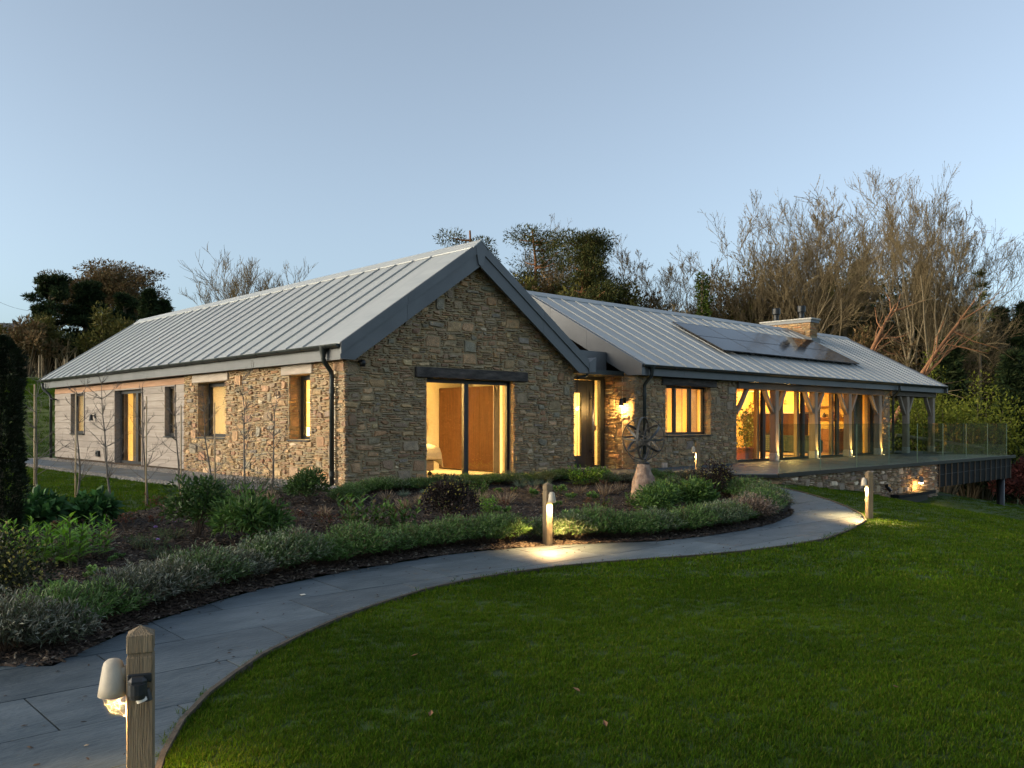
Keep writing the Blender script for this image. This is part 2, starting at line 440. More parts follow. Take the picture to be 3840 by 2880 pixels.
# soil strip along the kerb side of the path is part of the joint bed under the slabs
px = np.arange(-4.6, 18.4, .1); py = np.arange(.5, 12.5, .1)
path = grid_mesh('path', px, py, lambda x, y: H(x, y) - .022, M['slatejoint'], keep=lambda x, y: inside(PATH, x, y))
side = grid_mesh('side_path', np.arange(5.6, 8.95, .15), np.arange(14, 35.2, .15), lambda x, y: H(x, y) + .006, M['slatejoint'],
                 keep=lambda x, y: inside(SIDE_SLAB, x, y))

def clip_rect(poly, x0, y0, x1, y1):
    def cut(P, f, it):
        out = []
        for i in range(len(P)):
            a_, b_ = P[i - 1], P[i]
            fa, fb = f(a_), f(b_)
            if fb >= 0:
                if fa < 0: out.append(it(a_, b_))
                out.append(b_)
            elif fa >= 0: out.append(it(a_, b_))
        return out
    def ix(c): return lambda a_, b_: (c, a_[1] + (b_[1] - a_[1]) * (c - a_[0]) / (b_[0] - a_[0]))
    def iy(c): return lambda a_, b_: (a_[0] + (b_[0] - a_[0]) * (c - a_[1]) / (b_[1] - a_[1]), c)
    P = list(poly)
    for f, it in ((lambda p: p[0] - x0, ix(x0)), (lambda p: x1 - p[0], ix(x1)), (lambda p: p[1] - y0, iy(y0)), (lambda p: y1 - p[1], iy(y1))):
        P = cut(P, f, it)
        if len(P) < 3: return []
    return P
def area(P): return .5 * sum(P[i - 1][0] * P[i][1] - P[i][0] * P[i - 1][1] for i in range(len(P)))
def slabs(poly, parent, sx, sy, ox, oy, top, thick, mat, name='paving_slab', gap=.011, zf=None, rot90=False, seed=1):
    R = rnd(seed)
    xs_ = [p[0] for p in poly]; ys_ = [p[1] for p in poly]
    zf = zf or (lambda x, y: h(x, y))
    j0 = math.floor((min(ys_) - oy) / sy); j1 = math.ceil((max(ys_) - oy) / sy)
    cnt = 0
    for j in range(j0, j1):
        y0 = oy + j * sy
        i0 = math.floor((min(xs_) - ox) / sx) - 1; i1 = math.ceil((max(xs_) - ox) / sx) + 1
        for i in range(i0, i1):
            x0 = ox + i * sx + (sx / 2 if j % 2 else 0)
            P = clip_rect(poly, x0 + gap / 2, y0 + gap / 2, x0 + sx - gap / 2, y0 + sy - gap / 2)
            if len(P) < 3: continue
            Q = []
            for p in P:
                if not Q or (abs(p[0] - Q[-1][0]) + abs(p[1] - Q[-1][1])) > .004: Q.append(p)
            if len(Q) < 3 or abs(area(Q)) < .003: continue
            if area(Q) < 0: Q.reverse()
            dz = R.uniform(-.0015, .0015)
            t = [(x, y, zf(x, y) + top + dz) for x, y in Q]
            n = len(t)
            b_ = MB()
            b_.add(t + [(x, y, z - thick) for x, y, z in t], [tuple(range(n))] + [(i_, n + i_, n + (i_ + 1) % n, (i_ + 1) % n) for i_ in range(n)])
            b_.build(name, mat, parent); cnt += 1
    return cnt
n1 = slabs(PATH, path, 1.28, .72, 1.43, 5.12, .012, .03, M['slate'])
n2 = slabs(SIDE_SLAB, side, 1.2, .75, 6.95, 14.3, .03, .02, M['slate'], seed=2)
# timber edging along the lawn side of the path
ed = MB()
for i in range(len(OUTER) - 1):
    p, q = Vector(OUTER[i] + (0,)), Vector(OUTER[i + 1] + (0,))
    d = (q - p).normalized(); nn = Vector((d.y, -d.x, 0))
    p += nn * .022; q += nn * .022
    ed.beam((p.x, p.y, h(p.x, p.y) - .02), (q.x, q.y, h(q.x, q.y) - .02), .03, .10)
e = ed.build('path_edging', pm('edging_timber', (.045, .035, .025), (.09, .07, .05), 8, .9, 0, .5), path)

# ------------------------------------------------------------ geometry-node scatter of small loose things
def proto_mesh(name, mb, mat):
    """an unlinked object used only as the source of scattered instances"""
    me = bpy.data.meshes.new(name); me.from_pydata(mb.v, [], mb.f)
    if any(c is not None for c in mb.c):
        at = me.color_attributes.new('tint', 'FLOAT_COLOR', 'CORNER'); arr = []
        for c, f in zip(mb.c, mb.f): arr += list((c or (1, 1, 1)) + (1.0,)) * len(f)
        at.data.foreach_set('color', arr)
    me.materials.append(mat)
    return bpy.data.objects.new(name, me)
def scatter(name, pts, protos, smin, smax, tilt=.25, seed=0, flat=False):
    me = bpy.data.meshes.new(name); me.from_pydata(pts, [], [])
    o = bpy.data.objects.new(name, me); COL.objects.link(o)
    coll = bpy.data.collections.new(name + '_kinds')
    for p in protos: coll.objects.link(p)
    ng = bpy.data.node_groups.new(name, 'GeometryNodeTree')
    ng.interface.new_socket('Geometry', in_out='INPUT', socket_type='NodeSocketGeometry')
    ng.interface.new_socket('Geometry', in_out='OUTPUT', socket_type='NodeSocketGeometry')
    n, l = ng.nodes, ng.links
    gi = n.new('NodeGroupInput'); go = n.new('NodeGroupOutput')
    ci = n.new('GeometryNodeCollectionInfo'); ci.inputs['Collection'].default_value = coll
    ci.inputs['Separate Children'].default_value = True; ci.inputs['Reset Children'].default_value = True
    mp = n.new('GeometryNodeMeshToPoints')
    ip = n.new('GeometryNodeInstanceOnPoints'); ip.inputs['Pick Instance'].default_value = True
    rr = n.new('FunctionNodeRandomValue'); rr.data_type = 'FLOAT_VECTOR'
    rr.inputs[0].default_value = (-tilt, -tilt, 0); rr.inputs[1].default_value = (tilt, tilt, 6.283); rr.inputs['Seed'].default_value = seed
    rs = n.new('FunctionNodeRandomValue'); rs.inputs[2].default_value = smin; rs.inputs[3].default_value = smax; rs.inputs['Seed'].default_value = seed + 3
    ri = n.new('FunctionNodeRandomValue'); ri.data_type = 'INT'; ri.inputs[4].default_value = 0; ri.inputs[5].default_value = len(protos) - 1; ri.inputs['Seed'].default_value = seed + 7
    l.new(gi.outputs[0], mp.inputs['Mesh']); l.new(mp.outputs[0], ip.inputs['Points'])
    l.new(ci.outputs[0], ip.inputs['Instance']); l.new(ri.outputs[2], ip.inputs['Instance Index'])
    l.new(rr.outputs[0], ip.inputs['Rotation']); l.new(rs.outputs[1], ip.inputs['Scale'])
    l.new(ip.outputs[0], go.inputs[0])
    md = o.modifiers.new('scatter', 'NODES'); md.node_group = ng
    o['kind'] = 'stuff'
    return o
def rand_pts(poly_keep, x0, y0, x1, y1, dens, seed, zoff=0, zf=None):
    """points at a density per square metre that may depend on the place"""
    g = np.random.default_rng(seed)
    n = int((x1 - x0) * (y1 - y0) * (dens if not callable(dens) else dens(None, None)))
    x = g.uniform(x0, x1, n); y = g.uniform(y0, y1, n)
    k = poly_keep(x, y)
    if callable(dens): k &= g.uniform(0, 1, n) < dens(x, y) / dens(None, None)
    x, y = x[k], y[k]
    z = np.concatenate([(zf or H)(x[i:i + 20000], y[i:i + 20000]) for i in range(0, len(x), 20000)]) if len(x) else np.zeros(0)
    return np.stack([x, y, z + zoff], -1).tolist()
# ---------------------------------------------------------------- the house
class Fr:
    """a local frame on a wall: u along the wall, v up, d out of the wall"""
    def __init__(s, O, U, V, N): s.O, s.U, s.V, s.N = Vector(O), Vector(U), Vector(V), Vector(N)
    def p(s, u, v, d): return s.O + s.U * u + s.V * v + s.N * d
def fbox(mb, fr, u0, v0, d0, u1, v1, d1, **k):
    v = [fr.p(*q) for q in ((u0, v0, d0), (u1, v0, d0), (u1, v1, d0), (u0, v1, d0), (u0, v0, d1), (u1, v0, d1), (u1, v1, d1), (u0, v1, d1))]
    return mb.add(v, [(3, 2, 1, 0), (4, 5, 6, 7), (0, 1, 5, 4), (1, 2, 6, 5), (2, 3, 7, 6), (3, 0, 4, 7)], **k)

PAL_MIX = [((.30, .235, .155), 30), ((.245, .205, .155), 26), ((.215, .20, .165), 22), ((.255, .18, .125), 12), ((.205, .15, .115), 8),
           ((.36, .30, .205), 14), ((.185, .19, .175), 14), ((.31, .215, .135), 4), ((.46, .42, .36), 2)]
def stone_col(R, pal=PAL_MIX):
    t = R.uniform(0, sum(w for _, w in pal))
    for c, w in pal:
        t -= w
        if t <= 0: break
    k = R.uniform(.84, 1.14) * 1.48
    return tuple(max(.01, x * k * w_ * R.uniform(.95, 1.05)) for x, w_ in zip(c, (1.20, .985, .80)))
def stone_layout(W, Hh, ok, seed, cw=.052, ch=.043, big=.16, mid=.30):
    """fill a wall face with random rubble: a few big blocks, some mid-sized ones, thin slivers between"""
    R = rnd(seed)
    nu, nv = int(round(W / cw)), int(round(Hh / ch))
    cw, ch = W / nu, Hh / nv
    free = np.zeros((nu, nv), bool)
    for i in range(nu):
        for j in range(nv): free[i, j] = ok((i + .5) * cw, (j + .5) * ch)
    total = free.sum(); out = []
    def put(i, j, a_, b_):
        if i + a_ > nu or j + b_ > nv or not free[i:i + a_, j:j + b_].all(): return False
        free[i:i + a_, j:j + b_] = False
        out.append((i * cw, j * ch, (i + a_) * cw, (j + b_) * ch)); return True
    n = 0; tries = 0
    while n < total * big and tries < 6000:
        tries += 1
        a_, b_ = R.randint(4, 8), R.randint(3, 6)
        if put(R.randrange(nu), R.randrange(nv), a_, b_): n += a_ * b_
    n = 0; tries = 0
    while n < total * mid and tries < 20000:
        tries += 1
        a_, b_ = R.randint(3, 7), R.randint(2, 3)
        if put(R.randrange(nu), R.randrange(nv), a_, b_): n += a_ * b_
    for j in range(nv):
        i = 0
        while i < nu:
            if not free[i, j]: i += 1; continue
            a_ = R.randint(2, 6)
            b_ = 2 if R.random() < .12 else 1
            while a_ > 1 and not put(i, j, a_, b_):
                if b_ > 1: b_ = 1
                else: a_ -= 1
            if a_ <= 1: put(i, j, 1, 1)
            i += max(1, a_)
    return out
def stone_face(mb, fr, r, R, gap=.007, proud=(.018, .05), warp=.034, wseed=0., pal=PAL_MIX):
    """one rough stone: uneven outline, side faces into the mortar, slightly domed front"""
    u0, v0, u1, v1 = r
    g = R.uniform(gap * .6, gap * 1.5)
    u0 += g; u1 -= g; v0 += g * .8; v1 -= g * .8
    w, hh = u1 - u0, v1 - v0
    if w < .012 or hh < .012: return
    cu, cv = min(w * .40, .085), min(hh * .46, .065)
    J = lambda s: R.uniform(0, s)
    pts = [(u0 + J(cu), v0 + J(cv * .5)), (u1 - J(cu), v0 + J(cv * .5)), (u1 - J(cu * .5), v0 + J(cv)), (u1 - J(cu * .5), v1 - J(cv)),
           (u1 - J(cu), v1 - J(cv * .5)), (u0 + J(cu), v1 - J(cv * .5)), (u0 + J(cu * .5), v1 - J(cv)), (u0 + J(cu * .5), v0 + J(cv))]
    def wp(u, v):
        q = Vector((u * 1.7 + wseed, v * 2.6, wseed * .37))
        return u + warp * noise.noise(q), v + warp * .8 * noise.noise(q + Vector((31, 7, 3))) + .010 * noise.noise(q * 4.1)
    d = R.uniform(*proud); tu, tv = R.uniform(-.25, .25), R.uniform(-.25, .25)
    c = ((u0 + u1) / 2, (v0 + v1) / 2); ins = min(.010, hh * .16)
    back, front = [], []
    for u, v in pts:
        a_, b_ = wp(u, v); back.append(fr.p(a_, b_, -.012))
        uu = u + (ins if u < c[0] else -ins) * R.uniform(.4, 1.3); vv = v + (ins if v < c[1] else -ins) * R.uniform(.4, 1.3)
        a_, b_ = wp(uu, vv)
        dd = d * (1 + tu * (u - c[0]) / max(w, .05) + tv * (v - c[1]) / max(hh, .05)) + R.uniform(-.004, .004)
        front.append(fr.p(a_, b_, dd))
    a_, b_ = wp(c[0] + w * R.uniform(-.15, .15), c[1] + hh * R.uniform(-.15, .15))
    ctr = fr.p(a_, b_, d + R.uniform(.002, .012))
    v = back + front + [ctr]
    f = [(i, (i + 1) % 8, 8 + (i + 1) % 8, 8 + i) for i in range(8)] + [(8 + i, 8 + (i + 1) % 8, 16) for i in range(8)]
    mb.add(v, f, col=stone_col(R, pal))
EYE = Vector((0, 0, 1.2))
STONES = []                                    # (visible size, owner, layout entry): the largest become single objects
def stone_patch(owner, fr, W, Hh, ok, seed, **k):
    lay_k = {q: k.pop(q) for q in ('cw', 'ch', 'big', 'mid') if q in k}
    for i, r in enumerate(stone_layout(W, Hh, ok, seed, **lay_k)):
        c = fr.p((r[0] + r[2]) / 2, (r[1] + r[3]) / 2, 0)
        e = EYE - c
        vis = (r[2] - r[0]) * (r[3] - r[1]) * max(.02, e.normalized().dot(fr.N)) / e.length_squared
        STONES.append((vis, owner, fr, r, seed * 1000 + i, k))
def flush_stones(root_limit):
    """per thing, the stones that show largest become objects, the rest of each wall one mesh"""
    by = {}
    for s in STONES:
        t = s[1]
        while t.parent is not None: t = t.parent
        by.setdefault(t, []).append(s)
    for t, L in by.items():
        L.sort(key=lambda s: -s[0])
        lim = root_limit.get(t.name.split('.')[0], 100)
        rest = {}
        for k, (vis, owner, fr, r, sd, kw) in enumerate(L):
            R = rnd(sd)
            if k < lim:
                mb = MB(); stone_face(mb, fr, r, R, **kw)
                if mb.v: mb.build('stone', M['stone'], owner)
            else:
                stone_face(rest.setdefault(owner, MB()), fr, r, R, **kw)
        for owner, mb in rest.items():
            o = mb.build('rubble', M['stone'], owner); o['kind'] = 'stuff'

house = thing('house', 'long single-storey rubble stone house with two grey standing-seam metal gabled roofs', 'house', (12, 14.016, 0))

# --- key dimensions
AX0, AX1, AY0, AY1 = 8.855, 15.2, 14.016, 32.4
KA = .686
def za(x): return 2.668 + KA * (min(x, 24.04 - x) - 8.62)
BX0, BX1, BY0 = 17.492, 37.4, 14.05
KB = (4.993 - 2.69) / (18.08 - 13.77)
def zb(y): return 2.69 + KB * (min(y, 36.16 - y) - 13.77)

def wall_rect(mb, fr, W, Hh, holes, t, v0=-.5, inner=1):
    """wall of thickness t behind the plane, split round rectangular holes; inner face gets material slot 1"""
    us = sorted({0, W} | {q for a_ in holes for q in (a_[0], a_[2])})
    for i in range(len(us) - 1):
        u0, u1 = us[i], us[i + 1]; m = (u0 + u1) / 2
        cut = sorted((a_[1], a_[3]) for a_ in holes if a_[0] < m < a_[2])
        v = v0
        for a_, b_ in cut + [(Hh, None)]:
            if a_ > v + 1e-4:
                fbox(mb, fr, u0, v, -t + .02, u1, a_, 0, mi=0)
                fbox(mb, fr, u0, v, -t, u1, a_, -t + .018, mi=inner)
            v = b_

# ---- gable wall of the near wing
g_fr = Fr((8.86, AY0 + .02, 0), (1, 0, 0), (0, 0, 1), (0, -1, 0))
gm = MB()
GH = [(1.93, 0, 4.36, 2.16)]
wall_rect(gm, g_fr, 6.34, 2.62, GH, .38)
gm.prism([(8.86, AY0 + .02, 2.62), (15.2, AY0 + .02, 2.62), (12.02, AY0 + .02, 4.80)], (0, .36, 0), mi=0)
gable = gm.build('wall', [M['mortar'], M['plaster']], house)
gs_fr = Fr((8.80, AY0 + .02, -.12), (1, 0, 0), (0, 0, 1), (0, -1, 0))
def ok_g(u, v):
    x, z = 8.80 + u, v - .12
    if z > za(x) - .26: return False
    if 10.79 < x < 13.22 and z < 2.12: return False
    if 10.47 < x < 13.63 and 2.10 < z < 2.33: return False
    return True
stone_patch(gable, gs_fr, 6.44, 5.05, ok_g, 11, wseed=1.0)
# right and left stone reveals of the big opening
for xx, U, N in ((13.22, (0, -1, 0), (-1, 0, 0)),):
    r_fr = Fr((xx, AY0 + .13, 0), (0, -1, 0), (0, 0, 1), (-1, 0, 0))
    stone_patch(gable, r_fr, .12, 2.1, lambda u, v: True, 12, wseed=2.0, proud=(.005, .02))
lm = MB(); lm.cbox(10.487, AY0 - .055, 2.112, 13.612, AY0 + .3, 2.325, .012)
lm.build('lintel', M['darkbeam'], house)

# ---- long wall of the near wing, stone half
l_fr = Fr((AX0 + .02, 21.48, 0), (0, -1, 0), (0, 0, 1), (1 * -1, 0, 0))
LH = [(21.48 - 20.69, .85, 21.48 - 19.13, 2.16), (21.48 - 16.19, .85, 21.48 - 15.35, 2.17)]
m_ = MB(); wall_rect(m_, l_fr, 21.48 - AY0 - .03, 2.5, LH, .38)
longw = m_.build('wall', [M['mortar'], M['plaster']], house)
ls_fr = Fr((AX0 + .02, 21.48, -.12), (0, -1, 0), (0, 0, 1), (-1, 0, 0))
def ok_l(u, v):
    y, z = 21.48 - u, v - .12
    for a_, b_, z0, z1 in ((19.13, 20.69, .83, 2.16), (18.95, 20.95, 2.15, 2.36), (15.35, 16.19, .83, 2.17), (15.20, 16.46, 2.165, 2.385)):
        if a_ < y < b_ and z0 < z < z1: return False
    return True
stone_patch(longw, ls_fr, 21.48 - 13.97, 2.52, ok_l, 21, wseed=5.0)
for yy in (20.69, 16.19):
    r_fr = Fr((AX0 + .0, yy, .85), (1, 0, 0), (0, 0, 1), (0, -1, 0))
    stone_patch(longw, r_fr, .27, 1.3, lambda u, v: True, 22, wseed=7.0, proud=(.005, .02))
for y0, y1, z0, z1 in ((18.967, 20.93, 2.165, 2.345), (15.209, 16.455, 2.175, 2.37)):
    m_ = MB(); m_.cbox(AX0 - .03, y0, z0, AX0 + .3, y1, z1, .012)
    m_.build('lintel', M['paleoak'], house)

# ---- long wall of the near wing, boarded half
c_fr = Fr((AX0 + .06, 32.36, 0), (0, -1, 0), (0, 0, 1), (-1, 0, 0))
CW = [(30.57, 29.20, .83, 2.16), (26.464, 24.28, .02, 2.16), (22.70, 22.02, .83, 2.16)]      # far y, near y, z0, z1
m_ = MB(); wall_rect(m_, c_fr, 32.36 - 21.48, 2.5, [(32.36 - a_, z0, 32.36 - b_, z1) for a_, b_, z0, z1 in CW], .34)
boardw = m_.build('wall', [M['soil'], M['plaster']], house)
R = rnd(77)
zr = [0.03 + .1940 * k for k in range(12)]
zr.append(2.335)
for k in range(len(zr) - 1):
    z0, z1 = zr[k] + .004, zr[k + 1] - .004
    top = k >= len(zr) - 2
    segs = [(32.36, 21.49)]
    for a_, b_, w0, w1 in CW:
        if z0 < w1 - .02 and z1 > w0 + .02:
            new = []
            for s0, s1 in segs:
                if a_ < s0 and b_ > s1: new += [(s0, a_), (b_, s1)]
                else: new.append((s0, s1))
            segs = new
    for s0, s1 in segs:
        cuts = [s0]
        while cuts[-1] - s1 > 3.2: cuts.append(cuts[-1] - R.uniform(1.6, 2.9))
        cuts.append(s1)
        for a_, b_ in zip(cuts, cuts[1:]):
            d = R.uniform(0, .006)
            mb = MB()
            mb.prism([(AX0 + .055, 0, z0), (AX0 + .012 - d, 0, z0), (AX0 + .026 - d, 0, z1), (AX0 + .055, 0, z1)], (0, 1, 0))
            mb.v = [(x, (b_ + .002) + y * (a_ - b_ - .004), z) for x, y, z in mb.v]
            mb.build('cladding_board', M['cedar'] if top else M['board'], boardw)
# timber linings of the boarded openings
for a_, b_, z0, z1 in CW:
    m_ = MB()
    m_.box(AX0 - .012, a_ - .03, z0, AX0 + .28, a_, z1); m_.box(AX0 - .012, b_, z0, AX0 + .28, b_ + .03, z1); m_.box(AX0 - .012, b_ + .032, z1 - .03, AX0 + .28, a_ - .032, z1)
    m_.build('window_lining', M['board'], house)

# ---- other walls of the near wing (right side, far gable) and its inner partitions
m_ = MB()
m_.box(14.84, AY0 + .4, -.5, 15.2, 15.06, 2.55); m_.box(14.84, 15.07, -.5, 15.2, 22.5, 2.55); m_.box(14.84, 22.51, -.5, 15.2, AY1, 2.55)
m_.build('wall', M['plaster'], house)
m_ = MB(); m_.box(AX0 + .45, AY1 - .36, -.5, 14.83, AY1, 2.5)
m_.prism([(8.9, AY1, 2.51), (15.15, AY1, 2.51), (12.02, AY1, 4.75)], (0, -.3, 0))
m_.build('wall', M['mortar'], house)
m_ = MB(); m_.box(9.27, 14.42, -.12, 14.83, 32.0, .012)
m_.build('floor', M['carpet'], house)
m_ = MB(); m_.box(9.27, 14.42, 2.46, 14.83, 32.0, 2.52)
m_.build('ceiling', M['plaster'], house)
for y in (17.35, 21.55, 23.7, 27.4):
    m_ = MB(); m_.box(9.27, y, .014, 14.82, y + .1, 2.455); m_.build('partition', M['plaster'], house)
m_ = MB(); m_.box(13.78, 14.42, .014, 14.82, 15.2, 2.455); m_.build('partition', M['plaster'], house)

# ---- roof of the near wing
roofA = MB()
prof = [(8.70, 2.62), (12.02, za(12.02) - .035), (15.34, 2.62), (15.34, 2.42), (12.02, 4.68), (8.70, 2.42)]
roofA.prism([(x, AY0 - .16, z - .02) for x, z in prof], (0, 33.1 - AY0 + .16, 0))
rA = roofA.build('roof', M['trim'], house)
def roof_panel_mesh(name, L, w):
    """one standing-seam tray: x along the eaves, y up the slope, z out; upstand seam on its x=0 edge"""
    mb = MB()
    mb.box(.012, 0, -.01, w - .002, L, .0)
    mb.box(-.010, -.012, -.01, .011, L - .27, .034)
    return mb
def place_panels(parent, first, count, w, L, origin, ex, ey, mat, lab=None):
    proto = roof_panel_mesh('roof_panel', L, w)
    ez = Vector(ex).cross(Vector(ey))
    me = None
    for i in range(count):
        if me is None:
            me = bpy.data.meshes.new('roof_panel'); me.from_pydata(proto.v, [], proto.f); me.materials.append(mat)
        o = bpy.data.objects.new('roof_panel', me); COL.objects.link(o); o.parent = parent
        o.matrix_local = Matrix.Translation(Vector(origin) + Vector(ex) * (first + i * w) - worldloc(parent)) @ Matrix((ex, ey, ez)).transposed().to_4x4()
LA = math.hypot(3.4, 3.4 * KA)
cA, sA = 3.4 / LA, 3.4 * KA / LA
# left slope: x runs from far to near so that z points out
place_panels(rA, 0, 28, .669, LA, (8.62, 33.22, 2.668), (0, -1, 0), (cA, 0, sA), M['zinc'])
place_panels(rA, 0, 28, .669, LA, (15.42, 14.49, 2.668), (0, 1, 0), (-cA, 0, sA), M['zinc'])
m_ = MB()
fl = Vector((-KA, 0, 1)).normalized()
m_.prism([(8.60, 13.76, 2.674), (8.60, 14.478, 2.674), (12.02, 14.478, za(12.02) + .012), (12.02, 13.76, za(12.02) + .012)], (0, 0, -.03))
m_.build('verge_flashing', M['zinc'], rA)
m_ = MB()
m_.prism([(11.80, 13.74, za(11.80) + .03), (12.02, 13.74, za(12.02) + .062), (12.24, 13.74, za(12.24) + .03), (12.24, 13.74, za(12.24) + .01), (12.02, 13.74, za(12.02) + .03), (11.80, 13.74, za(11.80) + .01)], (0, 19.5, 0))
m_.build('ridge_cap', M['zinc'], rA)
# barge boards of the gable: an upper and a lower strip each side, jointed, and the apex piece
def barge(x0, x1, side, up, y, t, xe=None):
    """strip of the verge between two distances from the ridge; side -1 left, +1 right"""
    X = lambda x: 12.02 + side * (12.02 - x)
    top = lambda x: za(x) + .03
    zt, zb_ = (0, -.215) if up else (-.217, -.53)
    def zz(x, off): return max(top(x) + off, 2.372)
    pts = [(X(x0), y, zz(x0, zt)), (X(x1), y, zz(x1, zt)), (X(x1), y, zz(x1, zb_))]
    xk = 8.62 + (2.372 - zb_ - .03 - 2.668) / KA           # where the cut-off foot begins
    if x0 < xk < x1: pts.append((X(xk), y, 2.372))
    pts.append((X(x0), y, zz(x0, zb_)))
    m = MB(); m.prism(pts, (0, t, 0)); m.build('barge_board', M['trim'], rA)
for s in (-1, 1):
    for x0, x1 in ((8.60, 10.115), (10.12, 12.02)):
        barge(x0, x1, s, True, 13.756, .05)
        barge(x0, x1, s, False, 13.782, .05)
m_ = MB()
t_ = za(12.02) + .03
m_.prism([(11.865, 13.750, t_ - .106), (12.02, 13.750, t_ + .0), (12.175, 13.750, t_ - .106), (12.085, 13.750, t_ - .50), (12.02, 13.750, t_ - .53), (11.955, 13.750, t_ - .50)], (0, .05, 0))
m_.build('apex_cover', M['trim'], rA)
m_ = MB()     # box end of the right-hand eaves
m_.prism([(15.44, 13.75, 2.63), (15.68, 13.75, 2.76), (15.67, 13.75, 2.41), (15.44, 13.75, 2.40)], (0, .5, 0))
m_.build('eaves_box_end', M['trim'], rA)
# fascia, soffit and gutter along the left eaves
y = 13.84
while y < 33.0:
    y2 = min(y + 3.0, 33.0)
    m_ = MB(); m_.box(8.662, y + .002, 2.372, 8.692, y2 - .002, 2.60); m_.build('fascia_board', M['trim'], rA); y = y2
m_ = MB(); m_.box(8.694, 13.84, 2.376, 8.86, 33.0, 2.392); m_.build('soffit_board', M['dark'], rA)
def gutter_prof(cx, cz, r, sgn):
    pts = []
    for k in range(9):
        t = math.pi * k / 8
        pts.append((cx + sgn * -r * math.cos(t), cz - r * .95 * math.sin(t)))
    return pts
gp = gutter_prof(8.585, 2.655, .072, 1)
m_ = MB(); m_.prism([(x, 13.80, z) for x, z in gp], (0, 19.45, 0))
gut = m_.build('gutter', M['gutter'], house)
y = 14.2
while y < 33:
    m_ = MB(); m_.prism([(8.585 + (x - 8.585) * 1.09, y, 2.655 + (z - 2.655) * 1.09) for x, z in gp], (0, .035, 0)); m_.build('bracket', M['gutter'], gut); y += .92
def downpipe(pts, r, hop=None):
    m = MB(); m.tube(pts, r, 12); o = m.build('downpipe', M['gutter'], house, smooth=True)
    if hop: hm = MB(); hm.lathe([(.085, .05), (.08, .0), (.052, -.12), (.05, -.16)], 12, hop); hm.build('hopper', M['gutter'], o, smooth=True)
    zb_ = pts[-1][2]
    x, y_ = pts[-1][0], pts[-1][1]
    for z in (zb_ + .32, zb_ + 1.9):
        cm = MB(); cm.lathe([(r * .9, -.05), (r * 1.22, -.05), (r * 1.22, .05), (r * .9, .05)], 12, (x, y_, z)); cm.build('collar', M['gutter'], o)
    return o
def bend(a_, b_, n=5):
    a_, b_ = Vector(a_), Vector(b_); out = []
    for k in range(n + 1):
        t = k / n; s = t * t * (3 - 2 * t)
        out.append((a_.x + (b_.x - a_.x) * s, a_.y + (b_.y - a_.y) * s, a_.z + (b_.z - a_.z) * t))
    return out
downpipe([(8.585, 14.36, 2.55), (8.585, 14.36, 2.44)] + bend((8.585, 14.36, 2.42), (8.77, 14.36, 2.10)) + [(8.77, 14.36, 2.0), (8.77, 14.36, -.1)], .045, (8.585, 14.36, 2.60))
downpipe([(8.585, 32.75, 2.55), (8.585, 32.75, 2.44)] + bend((8.585, 32.75, 2.42), (8.78, 32.5, 2.05)) + [(8.78, 32.5, 1.95), (8.78, 32.5, -.1)], .045)

# ---------------- windows and doors
def window(fr, u0, v0, u1, v1, rec, mull=(), f=.055, sill=True, name='window', transom=None, fd=.07, sill_over=.06, parent=None, bottom=.07):
    """frame set back by rec in the opening, with panes, mullions and an outer sill"""
    m = MB(); d0, d1 = -rec - fd, -rec
    fbox(m, fr, u0, v0, d0, u0 + f, v1, d1); fbox(m, fr, u1 - f, v0, d0, u1, v1, d1)
    fbox(m, fr, u0 + f, v1 - f, d0, u1 - f, v1, d1 - .002); fbox(m, fr, u0 + f, v0, d0, u1 - f, v0 + bottom, d1 - .002)
    edges = [u0 + f]
    for a_, w in mull:
        fbox(m, fr, a_ - w / 2, v0 + bottom, d0, a_ + w / 2, v1 - f, d1 + .004); edges += [a_ - w / 2, a_ + w / 2]
    edges.append(u1 - f)
    o = m.build(name, M['frame'], parent or house)
    for a_, b_ in zip(edges[::2], edges[1::2]):
        p = MB(); fbox(p, fr, a_, v0 + bottom, d0 + .03, b_, v1 - f, d0 + .042); p.build('pane', M['glass'], o)
    if sill:
        s = MB()
        s.prism([fr.p(u0 - .01, v0 - .035, -rec - .02), fr.p(u0 - .01, v0 - .035, sill_over), fr.p(u0 - .01, v0 - .012, sill_over), fr.p(u0 - .01, v0 + .004, -rec + .01)], fr.U * (u1 - u0 + .02))
        s.build('sill', M['frame'], o)
    return o
window(g_fr, 1.90, .0, 4.365, 2.115, .13, [(3.09, .125)], f=.09, sill=False, bottom=.06)
window(l_fr, 21.48 - 20.69, .85, 21.48 - 19.13, 2.165, .28, [(21.48 - 19.62, .13)], f=.10)
window(l_fr, 21.48 - 16.19, .85, 21.48 - 15.35, 2.175, .28, f=.10)
bw_fr = Fr((AX0, 32.36, 0), (0, -1, 0), (0, 0, 1), (-1, 0, 0))
window(bw_fr, 32.36 - 30.53, .85, 32.36 - 29.24, 2.13, .14, f=.07)
window(bw_fr, 32.36 - 22.665, .85, 32.36 - 22.055, 2.13, .11, f=.045)
window(bw_fr, 32.36 - 26.43, .025, 32.36 - 24.315, 2.13, .16, [(32.36 - 25.1, .16)], f=.10, sill=False, name='glazed_door')

